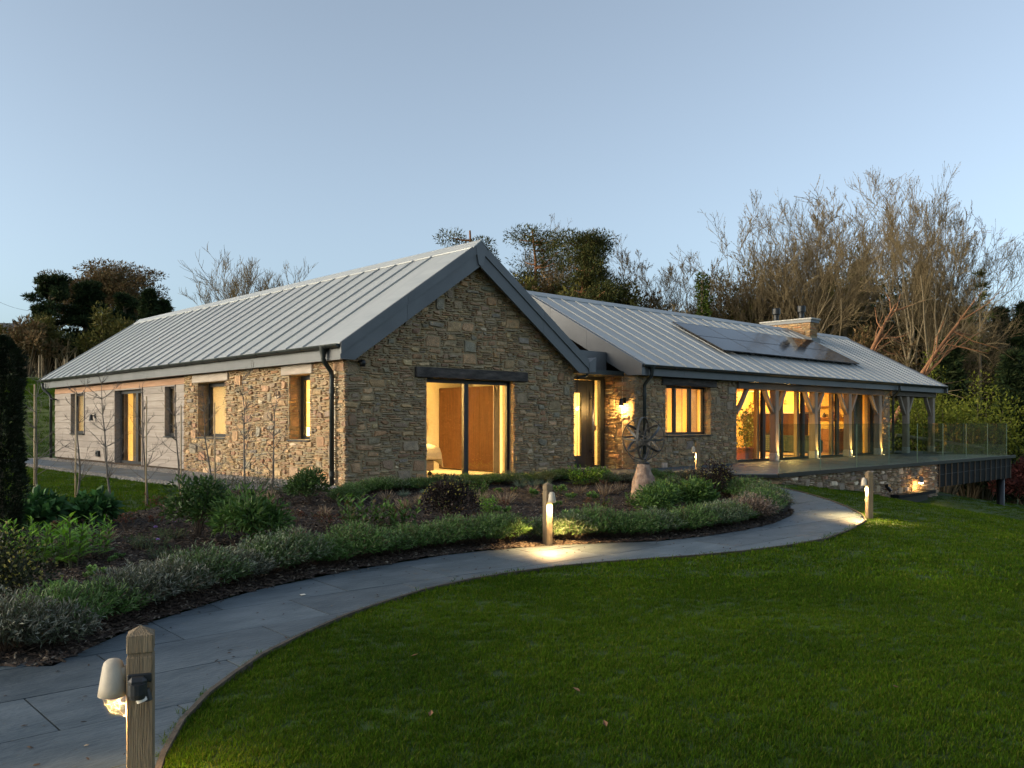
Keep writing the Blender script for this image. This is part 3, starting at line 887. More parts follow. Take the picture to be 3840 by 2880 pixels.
# ---------------- main range: front wall, return wall, roof
b_fr = Fr((BX0, BY0 + .02, 0), (1, 0, 0), (0, 0, 1), (0, -1, 0))
BH = [(18.85 - BX0, .86, 20.96 - BX0, 2.2)]
m_ = MB(); wall_rect(m_, b_fr, 22.29 - BX0, 2.46, BH, .38)
bwall = m_.build('wall', [M['mortar'], M['plaster']], house)
def ok_b(u, v):
    x, z = BX0 - .03 + u, v - .2
    if 18.85 < x < 20.96 and .84 < z < 2.2: return False
    if 18.64 < x < 21.21 and 2.18 < z < 2.42: return False
    return True
stone_patch(bwall, Fr((BX0 - .03, BY0 + .02, -.2), (1, 0, 0), (0, 0, 1), (0, -1, 0)), 22.30 - BX0 + .03, 2.62, ok_b, 31, wseed=9.0)
stone_patch(bwall, Fr((20.96, BY0 + .30, .86), (0, -1, 0), (0, 0, 1), (-1, 0, 0)), .27, 1.32, lambda u, v: True, 32, wseed=3.0, proud=(.005, .02))
m_ = MB(); m_.cbox(18.658, BY0 - .04, 2.195, 21.195, BY0 + .3, 2.40, .012); m_.build('lintel', M['darkbeam'], house)
window(b_fr, 18.85 - BX0, .86, 20.96 - BX0, 2.19, .22, [(19.56 - BX0, .10), (20.27 - BX0, .11)], sill_over=.07)
r_fr = Fr((BX0 + .02, 15.06, 0), (0, -1, 0), (0, 0, 1), (-1, 0, 0))
m_ = MB(); wall_rect(m_, r_fr, .98, 2.46, [], .38)
retw = m_.build('wall', [M['mortar'], M['plaster']], house)
stone_patch(retw, Fr((BX0 + .02, 15.06, -.12), (0, -1, 0), (0, 0, 1), (-1, 0, 0)), 1.06, 2.56, lambda u, v: True, 33, wseed=4.0)
# pier at the right end of the glazing, with its left face
m_ = MB(); m_.box(32.22, BY0 + .02, -.3, 32.80, BY0 + .6, 2.42)
pier = m_.build('wall', M['mortar'], house)
stone_patch(pier, Fr((32.17, BY0 + .02, 0), (1, 0, 0), (0, 0, 1), (0, -1, 0)), .64, 2.42, lambda u, v: True, 34, wseed=6.0)
stone_patch(pier, Fr((32.22, BY0 + .6, 0), (0, -1, 0), (0, 0, 1), (-1, 0, 0)), .6, 2.42, lambda u, v: True, 35, wseed=6.5)
m_ = MB()
m_.box(32.82, 14.68, -1.8, 33.1, 22.0, 2.45); m_.box(17.9, 21.7, -.5, 32.81, 22.0, 2.45); m_.box(17.52, 15.45, -.5, 17.88, 22.0, 2.45)
m_.build('wall', M['mortar'], house)
m_ = MB(); m_.box(32.31, 14.67, .012, 32.55, 21.68, 2.45); m_.box(17.9, 19.6, .012, 32.3, 19.7, 2.45)
m_.box(22.0, 14.45, .012, 22.12, 19.59, 2.45); m_.build('partition', M['yellow'], house)
m_ = MB(); m_.box(15.21, 14.45 + .66, -.12, 17.5, 21.7, .008); m_.box(17.89, 14.45, -.12, 32.3, 21.68, .012); m_.build('floor', M['woodfloor'], house)
m_ = MB(); m_.box(17.89, 14.45, 2.46, 32.5, 21.68, 2.5); m_.box(15.21, 15.2, 2.46, 17.5, 21.7, 2.5); m_.build('ceiling', M['yellow'], house)
m_ = MB(); m_.box(15.21, 19.0, .012, 17.45, 19.1, 2.455); m_.box(17.455, 15.08, .012, 17.512, 21.6, 2.455); m_.build('partition', M['plaster'], house)

LB = math.hypot(18.08 - 13.77, 4.993 - 2.69)
cB, sB = (18.08 - 13.77) / LB, (4.993 - 2.69) / LB
m_ = MB()
pr = [(13.86, 2.66), (18.08, zb(18.08) - .035), (22.30, 2.66), (22.30, 2.45), (18.08, 4.72), (13.86, 2.45)]
m_.prism([(17.52, y_, z - .02) for y_, z in pr], (37.5 - 17.52, 0, 0))
rB = m_.build('roof', M['trim'], house)
place_panels(rB, 0, 33, .606, LB, (17.56, 13.77, 2.69), (1, 0, 0), (0, cB, sB), M['zinc'])
place_panels(rB, 0, 33, .606, LB, (37.56, 22.39, 2.69), (-1, 0, 0), (0, -cB, sB), M['zinc'])
m_ = MB()
for x0, x1 in ((17.40, 32.34), (33.06, 37.62)):
    m_.prism([(x0, 17.86, zb(17.86) + .03), (x0, 18.08, zb(18.08) + .055), (x0, 18.30, zb(18.30) + .03), (x0, 18.30, zb(18.30) + .01), (x0, 18.08, zb(18.08) + .03), (x0, 17.86, zb(17.86) + .01)], (x1 - x0, 0, 0))
m_.build('ridge_cap', M['zinc'], rB)
# left verge (faces the near wing): deep flat barge in three lengths
def barge_b(y0, y1, x, t):
    zt = lambda yy: zb(yy) + .03
    zl = lambda yy: max(zb(yy) - .50, 2.41)
    yk = 13.77 + (2.41 + .50 - 2.69) / KB
    pts = [(x, y0, zt(y0)), (x, y1, zt(y1)), (x, y1, zl(y1))]
    if y0 < yk < y1: pts.append((x, yk, 2.41))
    pts.append((x, y0, zl(y0)))
    m = MB(); m.prism(pts, (t, 0, 0)); m.build('barge_board', M['trim'], rB)
for y0, y1 in ((13.73, 15.60), (15.605, 16.95), (16.955, 18.08)): barge_b(y0, y1, 17.405, .12)
for y0, y1 in ((13.73, 15.9), (15.905, 18.08)): barge_b(y0, y1, 37.5, .12)
m_ = MB(); m_.prism([(17.405, 18.085, zb(18.08) + .03), (17.405, 22.4, 2.7), (17.405, 22.4, 2.41), (17.405, 18.085, zb(18.08) - .5)], (.12, 0, 0)); m_.build('barge_board', M['trim'], rB)
x = 17.53
while x < 37.4:
    x2 = min(x + 1.82, 37.48)
    m_ = MB(); m_.box(x + .002, 13.82, 2.41, x2 - .002, 13.85, 2.62); m_.build('fascia_board', M['trim'], rB); x = x2
m_ = MB(); m_.box(17.54, 13.852, 2.415, 37.48, 14.3, 2.43); m_.build('soffit_board', M['dark'], rB)
gp = gutter_prof(13.735, 2.675, .075, 1)
m_ = MB(); m_.prism([(17.44, y_, z) for y_, z in gp], (20.1, 0, 0)); gut = m_.build('gutter', M['gutter'], house)
x = 17.8
while x < 37.5:
    m_ = MB(); m_.prism([(x, 13.735 + (y_ - 13.735) * 1.09, 2.675 + (z - 2.675) * 1.09) for y_, z in gp], (.035, 0, 0)); m_.build('bracket', M['gutter'], gut); x += .95
downpipe([(17.83, 13.735, 2.58), (17.83, 13.735, 2.5)] + bend((17.83, 13.735, 2.46), (17.80, 13.955, 2.14)) + [(17.80, 13.955, 2.05), (17.80, 13.955, .02)], .045, (17.83, 13.735, 2.62))
downpipe([(32.9, 13.735, 2.58), (32.9, 13.735, 2.46)] + bend((32.9, 13.735, 2.44), (32.88, 13.98, 2.12)) + [(32.88, 13.98, 2.05), (32.88, 13.98, .02)], .045)

# ---- flat link roof and the entrance
m_ = MB(); m_.box(15.32, 14.9, 2.517, 17.39, 15.0, 3.05); m_.build('upstand', M['trim'], house)
m_ = MB(); m_.box(15.21, 14.31, 2.40, 17.40, 15.05, 2.515); m_.build('canopy', M['gutter'], house)
m_ = MB(); m_.box(15.3, 15.1, 2.52, 17.5, 21.9, 2.60); m_.build('flat_roof', M['trim'], house)
d_fr = Fr((15.21, 15.057, 0), (1, 0, 0), (0, 0, 1), (0, -1, 0))
dm = MB()
for u0, v0, u1, v1 in ((0, 0, .90, 2.46), (.90, 2.31, 2.14, 2.459), (1.87, 0, 1.91, 2.31), (2.14, 0, 2.36, 2.46), (1.91, 0, 2.14, .08)):
    fbox(dm, d_fr, u0, v0, -.12, u1, v1, -.01)
door = dm.build('front_door', M['frame'], house)
p = MB(); fbox(p, d_fr, 1.911, .081, -.07, 2.139, 2.309, -.058); p.build('pane', M['glass'], door)
p = MB()
for u0, v0, u1, v1 in ((.905, .02, 1.10, 2.30), (1.42, .02, 1.865, 2.30), (1.1001, .02, 1.4199, .34), (1.1001, 1.96, 1.4199, 2.30), (1.60, .1, 1.605, 2.2)):
    fbox(p, d_fr, u0, v0, -.10, u1, v1, -.03 if u1 - u0 > .01 else -.026)
p.build('door_leaf', M['frame'], door)
p = MB(); fbox(p, d_fr, 1.1002, .3402, -.07, 1.4198, 1.9598, -.058); p.build('pane', M['glass'], door)
p = MB(); p.tube([d_fr.p(1.775, .30, .05), d_fr.p(1.775, 1.97, .05)], .017, 10)
for v in (.45, 1.82): p.tube([d_fr.p(1.775, v, .05), d_fr.p(1.775, v, -.03)], .012, 8)
p.build('handle', M['steel'], door, smooth=True)
p = MB(); fbox(p, d_fr, 1.925, .98, -.055, 2.0, 1.12, -.03); p.build('door_bell', M['steel'], door)
p = MB(); p.box(15.21, 14.95, -.1, 17.48, 15.05, .03); p.build('threshold', M['padstone'], door)

# ---- oak frame of the glazed bays and the veranda
m_ = MB(); m_.cbox(22.30, BY0 - .06, 2.20, 32.15, BY0 + .17, 2.405, .01); m_.build('oak_beam', M['oakbeam'], house)
m_ = MB(); m_.cbox(32.82, BY0 - .05, 2.215, 37.1, BY0 + .16, 2.405, .01); m_.build('oak_beam', M['oakbeam'], house)
m_ = MB(); m_.cbox(36.78, BY0 + .17, 2.215, 36.98, 21.9, 2.405, .01); m_.build('oak_beam', M['oakbeam'], house)
POSTS = [24.50, 27.0, 29.45, 31.87, 34.35, 36.86]
for i, x in enumerate(POSTS):
    y0 = BY0 - .05
    m_ = MB(); m_.cbox(x - .105, y0, .245, x + .105, y0 + .21, 2.20, .008)
    po = m_.build('oak_post', M['oak'], house)
    m_ = MB(); m_.cbox(x - .115, y0 - .01, .0, x + .115, y0 + .22, .243, .012); m_.build('pad_stone', M['padstone'], po)
    for s in (-1, 1):
        if i == 5 and s == 1: continue
        m_ = MB(); pts = []
        for k in range(7):
            t = k / 6
            pts.append((x + s * (.08 + .52 * t), y0 + .11, 1.50 + .70 * t - .05 * math.sin(math.pi * t)))
        for k in range(6): m_.beam(pts[k], Vector(pts[k]) + (Vector(pts[k + 1]) - Vector(pts[k])) * 1.03, .09, .125, up=(0, 1, 0))
        m_.v = [(x_, y_, z_) for x_, y_, z_ in m_.v]
        m_.build('brace', M['oak'], po)
m_ = MB(); pts = [(22.32 + .58 * k / 6, BY0 + .06, 1.48 + .72 * k / 6 - .05 * math.sin(math.pi * k / 6)) for k in range(7)]
for k in range(6): m_.beam(pts[k], Vector(pts[k]) + (Vector(pts[k + 1]) - Vector(pts[k])) * 1.03, .09, .125, up=(0, 1, 0))
m_.build('brace', M['oak'], house)
# sliding glazing behind the posts
z_fr = Fr((22.30, 14.42, 0), (1, 0, 0), (0, 0, 1), (0, -1, 0))
for i, (x0, x1) in enumerate(((22.31, 24.42), (24.44, 26.92), (26.94, 29.37), (29.39, 32.19))):
    mu = [] if i == 0 else [((x0 + x1) / 2 - 22.30 - .15, .11)]
    window(z_fr, x0 - 22.30, .012, x1 - 22.30, 2.36, .0, mu, f=.065, sill=False, name='sliding_door', bottom=.05, fd=.10)
    m_ = MB(); m_.cbox(x1 - .22, 14.53, .013, x1 - .09, 14.66, 2.36, .006); m_.build('oak_post', M['oak'], house)

# ---- chimney
m_ = MB(); m_.box(32.43, 17.10, 2.5, 33.01, 19.2, 5.22)
chim = m_.build('chimney', M['mortar'], house)
c_pal = [((.40, .29, .16), 30), ((.33, .245, .15), 20), ((.46, .36, .22), 20), ((.34, .19, .10), 12), ((.27, .17, .11), 8)]
stone_patch(chim, Fr((32.43, 19.2, 3.4), (0, -1, 0), (0, 0, 1), (-1, 0, 0)), 2.13, 1.82, lambda u, v: v + 3.4 > zb(19.2 - u) + .06, 41, cw=.07, ch=.036, big=.0, mid=.25, wseed=8.0, pal=c_pal)
stone_patch(chim, Fr((32.40, 17.10, 3.9), (1, 0, 0), (0, 0, 1), (0, -1, 0)), .62, 1.32, lambda u, v: v + 3.9 > zb(17.1) + .2, 42, cw=.07, ch=.036, big=.0, mid=.25, wseed=8.5, pal=c_pal)
m_ = MB(); m_.box(32.37, 17.03, 5.222, 33.07, 19.27, 5.33); m_.build('lead_apron', M['trim'], chim)
m_ = MB(); m_.cbox(32.33, 16.98, 5.332, 33.12, 19.32, 5.395, .012); m_.build('coping', M['padstone'], chim)
m_ = MB()
m_.prism([(32.375, 17.0, zb(17.0) - .02), (32.375, 17.0, zb(17.0) + .15), (32.375, 18.15, zb(18.15) + .12), (32.375, 18.3, zb(18.08) - .02)], (.03, 0, 0))
m_.box(32.37, 16.99, zb(17.0) - .06, 33.07, 17.03, zb(17.0) + .17)
m_.build('flashing', M['trim'], chim)
for y_ in (18.75, 17.62):
    m_ = MB(); m_.lathe([(.0, .0), (.12, 0), (.12, .06), (.105, .08), (.105, .22), (.115, .24), (.115, .27), (.10, .28), (.16, .30), (.165, .31), (.165, .53), (.15, .55), (0, .55)], 20, (32.72, y_, 5.395))
    m_.build('chimney_pot', M['dark'], chim, smooth=False)
# ---- small fixtures on the walls
def wall_lamp(loc, face, mat, name='wall_lamp', lit=True):
    """cone downlight on an arm; face is the outward direction of the wall"""
    f = Vector(face); c = Vector(loc) + f * .11
    m = MB(); m.lathe([(0, .10), (.035, .09), (.045, .06), (.07, -.09), (.06, -.095), (.055, -.07), (0, -.06)], 14, c)
    m.beam(Vector(loc) + Vector((0, 0, .05)), c + Vector((0, 0, .06)), .03, .03)
    q = Vector(loc); s = Vector((-f.y, f.x, 0))
    for a_ in (0,): m.beam(q + Vector((0, 0, -.02)) - f * .01, q + Vector((0, 0, .12)) - f * .01, .09, .03, up=f)
    o = m.build(name, mat, house, smooth=False)
    if lit:
        b = MB(); b.lathe([(0, -.105), (.045, -.10), (.05, -.075), (0, -.07)], 12, c); b.build('bulb', M['bulb'], o)
    return o, c
o, lampc = wall_lamp((17.49 - .03, 14.36, 1.72), (-1, 0, 0), M['dark'])
wall_lamp((AX0 - .0, 28.2, 1.35), (-1, 0, 0), M['dark'], lit=False)
m_ = MB(); m_.lathe([(0, -.07), (.05, -.07), (.06, .0), (.05, .05), (0, .06)], 12, (9.16, 13.90, 2.33)); m_.beam((9.16, 14.03, 2.36), (9.16, 13.90, 2.36), .06, .05); m_.build('security_camera', M['dark'], house, smooth=True)
m_ = MB(); m_.beam((8.86, 32.15, 1.98), (8.70, 32.15, 2.0), .05, .05); m_.beam((8.73, 32.25, 1.99), (8.64, 31.95, 1.95), .07, .07); m_.build('security_camera', M['dark'], house)
m_ = MB(); m_.cbox(8.80, 27.75, .16, 8.87, 27.98, .34, .01); m_.lathe([(0, 0), (.045, 0), (.045, .03), (0, .03)], 10, (8.80, 27.87, .25)); m_.build('outdoor_socket', M['dark'], house)
# ---------------------------------------------------------------- terrace in front of the main range
terrace = thing('terrace', 'slate paved terrace on a stone retaining wall with a dark metal clad cantilevered end', 'terrace', (22, 11.5, 0))
m_ = MB()
m_.prism([(17.72, 11.10, -.06), (18.30, 10.46, -.06), (34.88, 10.46, -.06), (34.88, 14.04, -.06), (17.2, 14.04, -.06), (15.22, 14.03, -.06), (15.3, 12.72, -.06), (17.2, 12.62, -.06)], (0, 0, .035))
m_.box(15.22, 14.05, -.06, 17.47, 14.94, -.025)
m_.box(34.885, 13.4, -.06, 37.3, 15.6, -.025)
deck = m_.build('deck_base', M['slatejoint'], terrace)
TP = [(17.70, 11.10), (18.28, 10.44), (34.88, 10.44), (34.88, 14.03), (17.2, 14.03), (15.22, 14.03), (15.3, 12.70), (17.2, 12.60)]
slabs(TP, terrace, 1.2, .6, 17.9, 10.44, -.002, .02, M['slate'], zf=lambda x, y: 0.0, seed=5)
slabs([(15.23, 14.035), (17.46, 14.035), (17.46, 14.94), (15.23, 14.94)], terrace, 1.2, .45, 15.23, 14.035, -.002, .02, M['slate'], zf=lambda x, y: 0.0, seed=6)
slabs([(34.89, 13.4), (37.3, 13.4), (37.3, 15.6), (34.89, 15.6)], terrace, 1.2, .6, 34.9, 13.4, -.002, .02, M['slate'], zf=lambda x, y: 0.0, seed=7)
m_ = MB()
m_.box(18.27, 10.395, -.085, 34.92, 10.435, .012); m_.box(34.885, 10.44, -.085, 34.925, 13.39, .012)
m_.prism([(18.24, 10.40, -.085), (17.66, 11.07, -.085), (17.70, 11.10, -.085), (18.28, 10.44, -.085)], (0, 0, .06))
m_.build('edge_trim', M['dark'], terrace)
# retaining wall
t_fr = Fr((18.55, 10.47, -1.95), (1, 0, 0), (0, 0, 1), (0, -1, 0))
m_ = MB(); m_.box(18.55, 10.49, -2.3, 27.82, 10.9, -.09)
q0, q1 = Vector((17.70, 11.12, 0)), Vector((18.56, 10.49, 0))
m_.prism([(17.70, 11.12, -.7), (18.56, 10.50, -.7), (18.56, 10.90, -.7), (18.0, 11.4, -.7)], (0, 0, .61))
m_.box(27.4, 10.91, -2.6, 27.82, 14.0, -.09)
tw = m_.build('retaining_wall', M['mortar'], terrace)
grey_pal = [((.27, .235, .19), 30), ((.21, .19, .17), 26), ((.24, .17, .13), 16), ((.34, .31, .27), 14), ((.18, .18, .175), 14), ((.58, .56, .52), 8)]
def ok_t(u, v):
    x, z = 18.55 + u, v - 1.95
    return z > h(x, 10.3) - .12
stone_patch(tw, t_fr, 9.28, 1.86, ok_t, 51, wseed=12.0, pal=grey_pal)
dq = (q1 - q0); Lq = dq.length; dq.normalize()
stone_patch(tw, Fr((q0.x, q0.y, -.62), dq, (0, 0, 1), (dq.y, -dq.x, 0)), Lq, .53, lambda u, v: True, 52, wseed=13.0, pal=grey_pal)
# metal-clad end: vertical trays with standing seams
m_ = MB(); m_.box(27.84, 10.47, -.80, 34.6, 10.6, -.09); m_.box(34.48, 10.61, -.80, 34.6, 13.3, -.09); m_.box(27.84, 10.6, -.8, 34.48, 13.3, -.72)
m_.build('cladding', M['clad'], terrace)
pr_ = None
for i in range(14):
    x = 27.95 + i * .505
    m_ = MB(); m_.box(x - .012, 10.435, -.81, x + .012, 10.468, -.088); m_.build('cladding_seam', M['oakbeam'], terrace)
m_ = MB(); m_.tube([(27.9, 10.42, -.41), (34.5, 10.42, -.36)], .003, 5); m_.build('wire', M['trim'], terrace)
m_ = MB(); m_.tube([(34.0, 10.62, -3.2), (34.0, 10.62, -.805)], .13, 16); m_.build('support_column', M['dark'], terrace, smooth=True)
# canopy and fixtures over the lower opening
m_ = MB(); m_.box(24.4, 10.2, -.92, 27.0, 10.44, -.83); m_.build('lower_canopy', M['clad'], terrace)
m_ = MB(); m_.box(24.5, 10.40, -2.2, 26.9, 10.45, -.905); m_.build('lower_window', M['frame'], terrace)
m_ = MB(); m_.lathe([(0, .12), (.06, .1), (.085, -.06), (0, -.05)], 12, (26.1, 10.28, -.50)); m_.beam((26.1, 10.46, -.45), (26.1, 10.28, -.45), .04, .04); lw_ = m_.build('wall_lamp', M['trim'], terrace)
m_ = MB(); m_.lathe([(0, -.10), (.055, -.09), (.06, -.065), (0, -.06)], 12, (26.1, 10.28, -.50)); m_.build('bulb', M['bulb'], lw_)
light('lower_lamp_light', 'POINT', (26.1, 10.22, -.66), 7, WARM, .04)
m_ = MB(); m_.cbox(24.05, 10.36, -.62, 24.22, 10.45, -.52, .01); m_.beam((24.1, 10.4, -.6), (24.1, 10.3, -.72), .05, .08); m_.build('floodlight', M['dark'], terrace)
# glass balustrade: one sheet after the other
bal = thing('glass_balustrade', 'frameless clear glass balustrade along the open edge of the slate terrace', 'balustrade', (26, 10.47, 0))
gx = [18.368, 20.371, 22.36, 24.35, 26.30, 28.25, 30.21, 32.19, 34.14]
for x0, x1 in zip(gx, gx[1:]):
    m_ = MB(); m_.box(x0 + .006, 10.452, .0, x1 - .006, 10.468, 1.165); p = m_.build('glass_sheet', [M['bglass'], M['glassedge']], bal)
    p.data.polygons.foreach_set('material_index', [0 if abs(f.normal.y) > .9 else 1 for f in p.data.polygons])
for y0, y1 in ((10.48, 11.9), (11.92, 13.38)):
    m_ = MB(); m_.box(34.152, y0, .0, 34.168, y1, 1.165); p = m_.build('glass_sheet', [M['bglass'], M['glassedge']], bal)
    p.data.polygons.foreach_set('material_index', [0 if abs(f.normal.x) > .9 else 1 for f in p.data.polygons])
# deck uplights at the foot of the posts
for i, x in enumerate(POSTS[:4]):
    yb = BY0 - .14
    u = thing('deck_uplight', ['small lit round uplight in the paving at the first oak post from the stone wall', 'small lit round uplight in the paving at the second oak post from the stone wall',
              'small lit round uplight in the paving at the third oak post from the stone wall', 'small lit round uplight in the paving beside the stone pier'][i], 'uplight', (x + .10, yb + .015, 0), 0, 'uplights at the foot of the oak posts')
    m_ = MB(); m_.lathe([(.035, 0), (.045, .0), (.045, .006), (.033, .006)], 14); m_.build('ring', M['steel'], u, local=True)
    m_ = MB(); m_.lathe([(0, .003), (.032, .003)], 14); m_.build('lens', M['bulb'], u, local=True)
    light('uplight_beam', 'SPOT', (0, 0, .02), 80, WARM, .03, u, (math.pi, 0, 0), math.radians(60), .8)

# ---------------------------------------------------------------- solar panels on the main roof
up = Vector((0, cB, sB)); nb_ = Vector((0, -sB, cB))
sx0, sx1 = 22.87, 32.05; pw = (sx1 - sx0) / 5
base = Vector((0, 14.93, zb(14.93))) + nb_ * .13
rows = ('upper', 'lower'); cols = ('first', 'second', 'third', 'fourth', 'fifth')
Lp = (16.87 - 14.93) / cB
for r in range(2):
    for c in range(5):
        s0 = 0 if r == 1 else Lp / 2
        o_ = base + up * s0 + Vector((sx0 + c * pw, 0, 0))
        t = thing('solar_panel', 'black solar panel, %s from the left in the %s row on the roof' % (cols[c], rows[r]), 'solar panel', o_, 0, 'solar panels on the main roof')
        t.rotation_euler = Matrix(((1, 0, 0), tuple(up), tuple(nb_))).transposed().to_euler()
        a_, b_ = pw - .012, Lp / 2 - .012
        m_ = MB()
        m_.box(0, 0, -.035, a_, .012, .0); m_.box(0, b_ - .012, -.035, a_, b_, .0); m_.box(0, .0121, -.035, .012, b_ - .0121, .0); m_.box(a_ - .012, .0121, -.035, a_, b_ - .0121, .0)
        m_.build('frame', M['pvline'], t, local=True)
        m_ = MB(); m_.box(.0121, .0121, -.030, a_ - .0121, b_ - .0121, -.002); m_.build('glass', M['pvglass'], t, local=True)
        if r == 1:
            for xx in (.32, a_ - .32):
                m_ = MB(); m_.box(xx - .02, -.06, -.075, xx + .02, b_ + Lp / 2 + .05, -.036)
                for yy in (.2, b_, b_ + Lp / 2 - .2): m_.box(xx - .03, yy - .03, -.128, xx + .03, yy + .03, -.0751)
                m_.build('mounting_rail', M['dark'], t, local=True)

# ---------------------------------------------------------------- bollard lights
def make_bollard(label, loc, rz, lamp_face, sensor=False, energy=30):
    """square oak post with a groove and a pointed top; lamp_face 0 = local -Y, 1 = +X, 3 = -X"""
    t = thing('bollard_light', label, 'bollard light', loc, rz, 'oak bollard lights along the path')
    m = MB(); s = .05
    for z0, z1 in ((-.25, .755), (.768, .838)): m.cbox(-s, -s, z0, s, s, z1, .004)
    m.box(-s + .006, -s + .006, .754, s - .006, s - .006, .769)
    m.add([(-s, -s, .838), (s, -s, .838), (s, s, .838), (-s, s, .838), (0, 0, .872)], [(0, 1, 4), (1, 2, 4), (2, 3, 4), (3, 0, 4)])
    m.build('post', M['post'], t, local=True)
    N = {0: Vector((0, -1, 0)), 1: Vector((1, 0, 0)), 3: Vector((-1, 0, 0))}[lamp_face]
    c = N * (s + .052)
    lm_ = MB(); z0 = .60
    lm_.lathe([(0, .145), (.022, .142), (.034, .132), (.040, .115), (.052, .04), (.058, .0), (.055, -.001), (.048, .035), (.03, .10), (0, .105)], 22, (c.x, c.y, z0))
    b_ = MB()
    lm_.beam(N * (s - .002) + Vector((0, 0, z0 + .085)), c + Vector((0, 0, z0 + .085)), .05, .05)
    lamp = lm_.build('lamp_hood', M['beige'], t, smooth=True, local=True)
    b_ = MB(); b_.lathe([(0, -.004), (.018, .002), (.024, .02), (.02, .05), (0, .06)], 12, (c.x, c.y, z0)); b_.build('bulb', M['bulb'], lamp, smooth=True, local=True)
    light('bollard_beam', 'SPOT', (c.x, c.y, z0 + .005), energy, (1.0, .62, .25), .02, t, (0, 0, 0), math.radians(138), .75)
    if sensor:
        sm = MB(); sm.cbox(-.046, -s - .014, .655, .044, -s + .001, .69, .004)
        sm.cbox(-.040, -s - .06, .628, .028, -s - .012, .686, .014)
        sm.lathe([(0, -.034), (.030, -.03), (.036, -.01), (.036, .03), (0, .034)], 14, (-.006, -s - .04, .632))
        so = sm.build('motion_sensor', M['frame'], t, local=True, smooth=False)
        e = MB(); e.tube([(.0, -s - .036, .622), (.012, -s - .04, .588)], .020, 14); e.build('sensor_lens', M['linen'], so, local=True)
        g_ = MB(); g_.tube([(.022, -s - .02, .63), (.034, -s - .022, .585)], .017, 10); g_.build('sensor_shroud', M['frame'], so, local=True)
        web = MB(); Rw = rnd(3)
        a0 = Vector((c.x - .03, c.y, z0 - .002)); foot = Vector((-s - .006, -.01, z0 - .09))
        mid_ = Vector((c.x - .0, c.y - .005, z0 - .03))
        rim = [Vector((c.x - .045, c.y, z0)), Vector((c.x - .03, c.y - .004, z0 - .035)), Vector((c.x - .012, c.y, z0 - .066)), foot, Vector((-s - .004, -.005, z0 - .04)), Vector((-s - .006, 0, z0 - .005))]
        for p in rim: web.tube([mid_, (mid_ + p) / 2 + Vector((0, 0, -.003)), p], .00026, 3, cap=False)
        for k in (.5, 1.0):
            for p, q in zip(rim, rim[1:]): web.tube([mid_.lerp(p, k), (mid_.lerp(p, k) + mid_.lerp(q, k)) / 2 * 1 + Vector((0, 0, .003)), mid_.lerp(q, k)], .00022, 3, cap=False)
        web.build('cobweb', M['linen'], lamp, local=True)
    return t
def face_angle(front):                          # rotation that turns local -Y onto the world direction front
    return math.atan2(front.y, front.x) + math.pi / 2
P1, P2, P3, P4 = (1.30, 3.58), (8.46, 8.30), (17.55, 12.15), (15.41, 6.98)
make_bollard('weathered oak bollard light with a black motion sensor, closest beside the path corner', (P1[0], P1[1], h(*P1) + .0), face_angle(fwd(.326, -.946)), 3, True, 220)
make_bollard('lit oak bollard light between the lavender edging and the outer slate path', (P2[0], P2[1], h(*P2)), face_angle(fwd(.539, -.842)), 0, False, 330)
make_bollard('lit oak bollard light beside the purple shrub near the stone house wall', (P3[0], P3[1], h(*P3)), face_angle(fwd(.15, -.99)), 3, False, 150)
make_bollard('oak bollard light on the lawn edge outside the bend of the path', (P4[0], P4[1], h(*P4)), face_angle(fwd(.2, -.98)), 3, False, 320)

# ---------------------------------------------------------------- armillary sculpture on its boulder
bx_, by_ = 13.42, 10.55; bz = h(bx_, by_)
bo = MB(); n_ = 18
prof = [(.26, -.12), (.265, .0), (.255, .12), (.24, .24), (.235, .34), (.21, .46), (.165, .56), (.14, .66), (.125, .73), (.0, .745)]
vv = []
for i, (r, z) in enumerate(prof):
    for j in range(n_):
        t = 2 * math.pi * j / n_
        k = 1 + .26 * noise.noise(Vector((math.cos(t) * 1.6, math.sin(t) * 1.6, z * 3.5))) + .13 * noise.noise(Vector((math.cos(t) * 5, math.sin(t) * 5, z * 11)))
        vv.append((r * k * math.cos(t), r * k * .85 * math.sin(t), z + .012 * noise.noise(Vector((t * 3, z * 9, 4)))))
ff = [(i * n_ + j, i * n_ + (j + 1) % n_, (i + 1) * n_ + (j + 1) % n_, (i + 1) * n_ + j) for i in range(len(prof) - 1) for j in range(n_)]
bo.add(vv, ff)
t = thing('boulder', 'upright pinkish granite boulder carrying the metal armillary sculpture in the bed', 'boulder', (bx_, by_, bz))
bo.build('stone_block', pm('pink_granite', (.22, .135, .095), (.42, .30, .225), 9, .9, 0, 1, 30, c3=(.52, .44, .37)), t, local=True, smooth=True)
arm = thing('armillary_sphere', 'dark bronze armillary sphere of crossing rings on the pink boulder', 'sculpture', (bx_, by_, bz + .735))
def ring(name, R, w, t_, axis, c=(0, 0, .50), a0=0, a1=2 * math.pi, n=56):
    """flat band of radius R; axis is the ring's normal"""
    ax = Vector(axis).normalized(); u = ax.orthogonal().normalized(); v = ax.cross(u)
    m = MB(); V = []; closed = abs(a1 - a0 - 2 * math.pi) < 1e-3
    k = n if closed else n + 1
    for i in range(k):
        t = a0 + (a1 - a0) * i / n; d = u * math.cos(t) + v * math.sin(t)
        for rr, s in ((R, -w / 2), (R, w / 2), (R - t_, w / 2), (R - t_, -w / 2)): V.append(Vector(c) + d * rr + ax * s)
    F = []
    for i in range(n):
        a_, b_ = i * 4, ((i + 1) % k) * 4
        for q in range(4): F.append((a_ + q, a_ + (q + 1) % 4, b_ + (q + 1) % 4, b_ + q))
    m.add(V, F); return m.build(name, M['bronze'], arm, local=True)
va, vr, vz = fwd(-.14, -.99), fwd(.99, -.14), Vector((0, 0, 1))
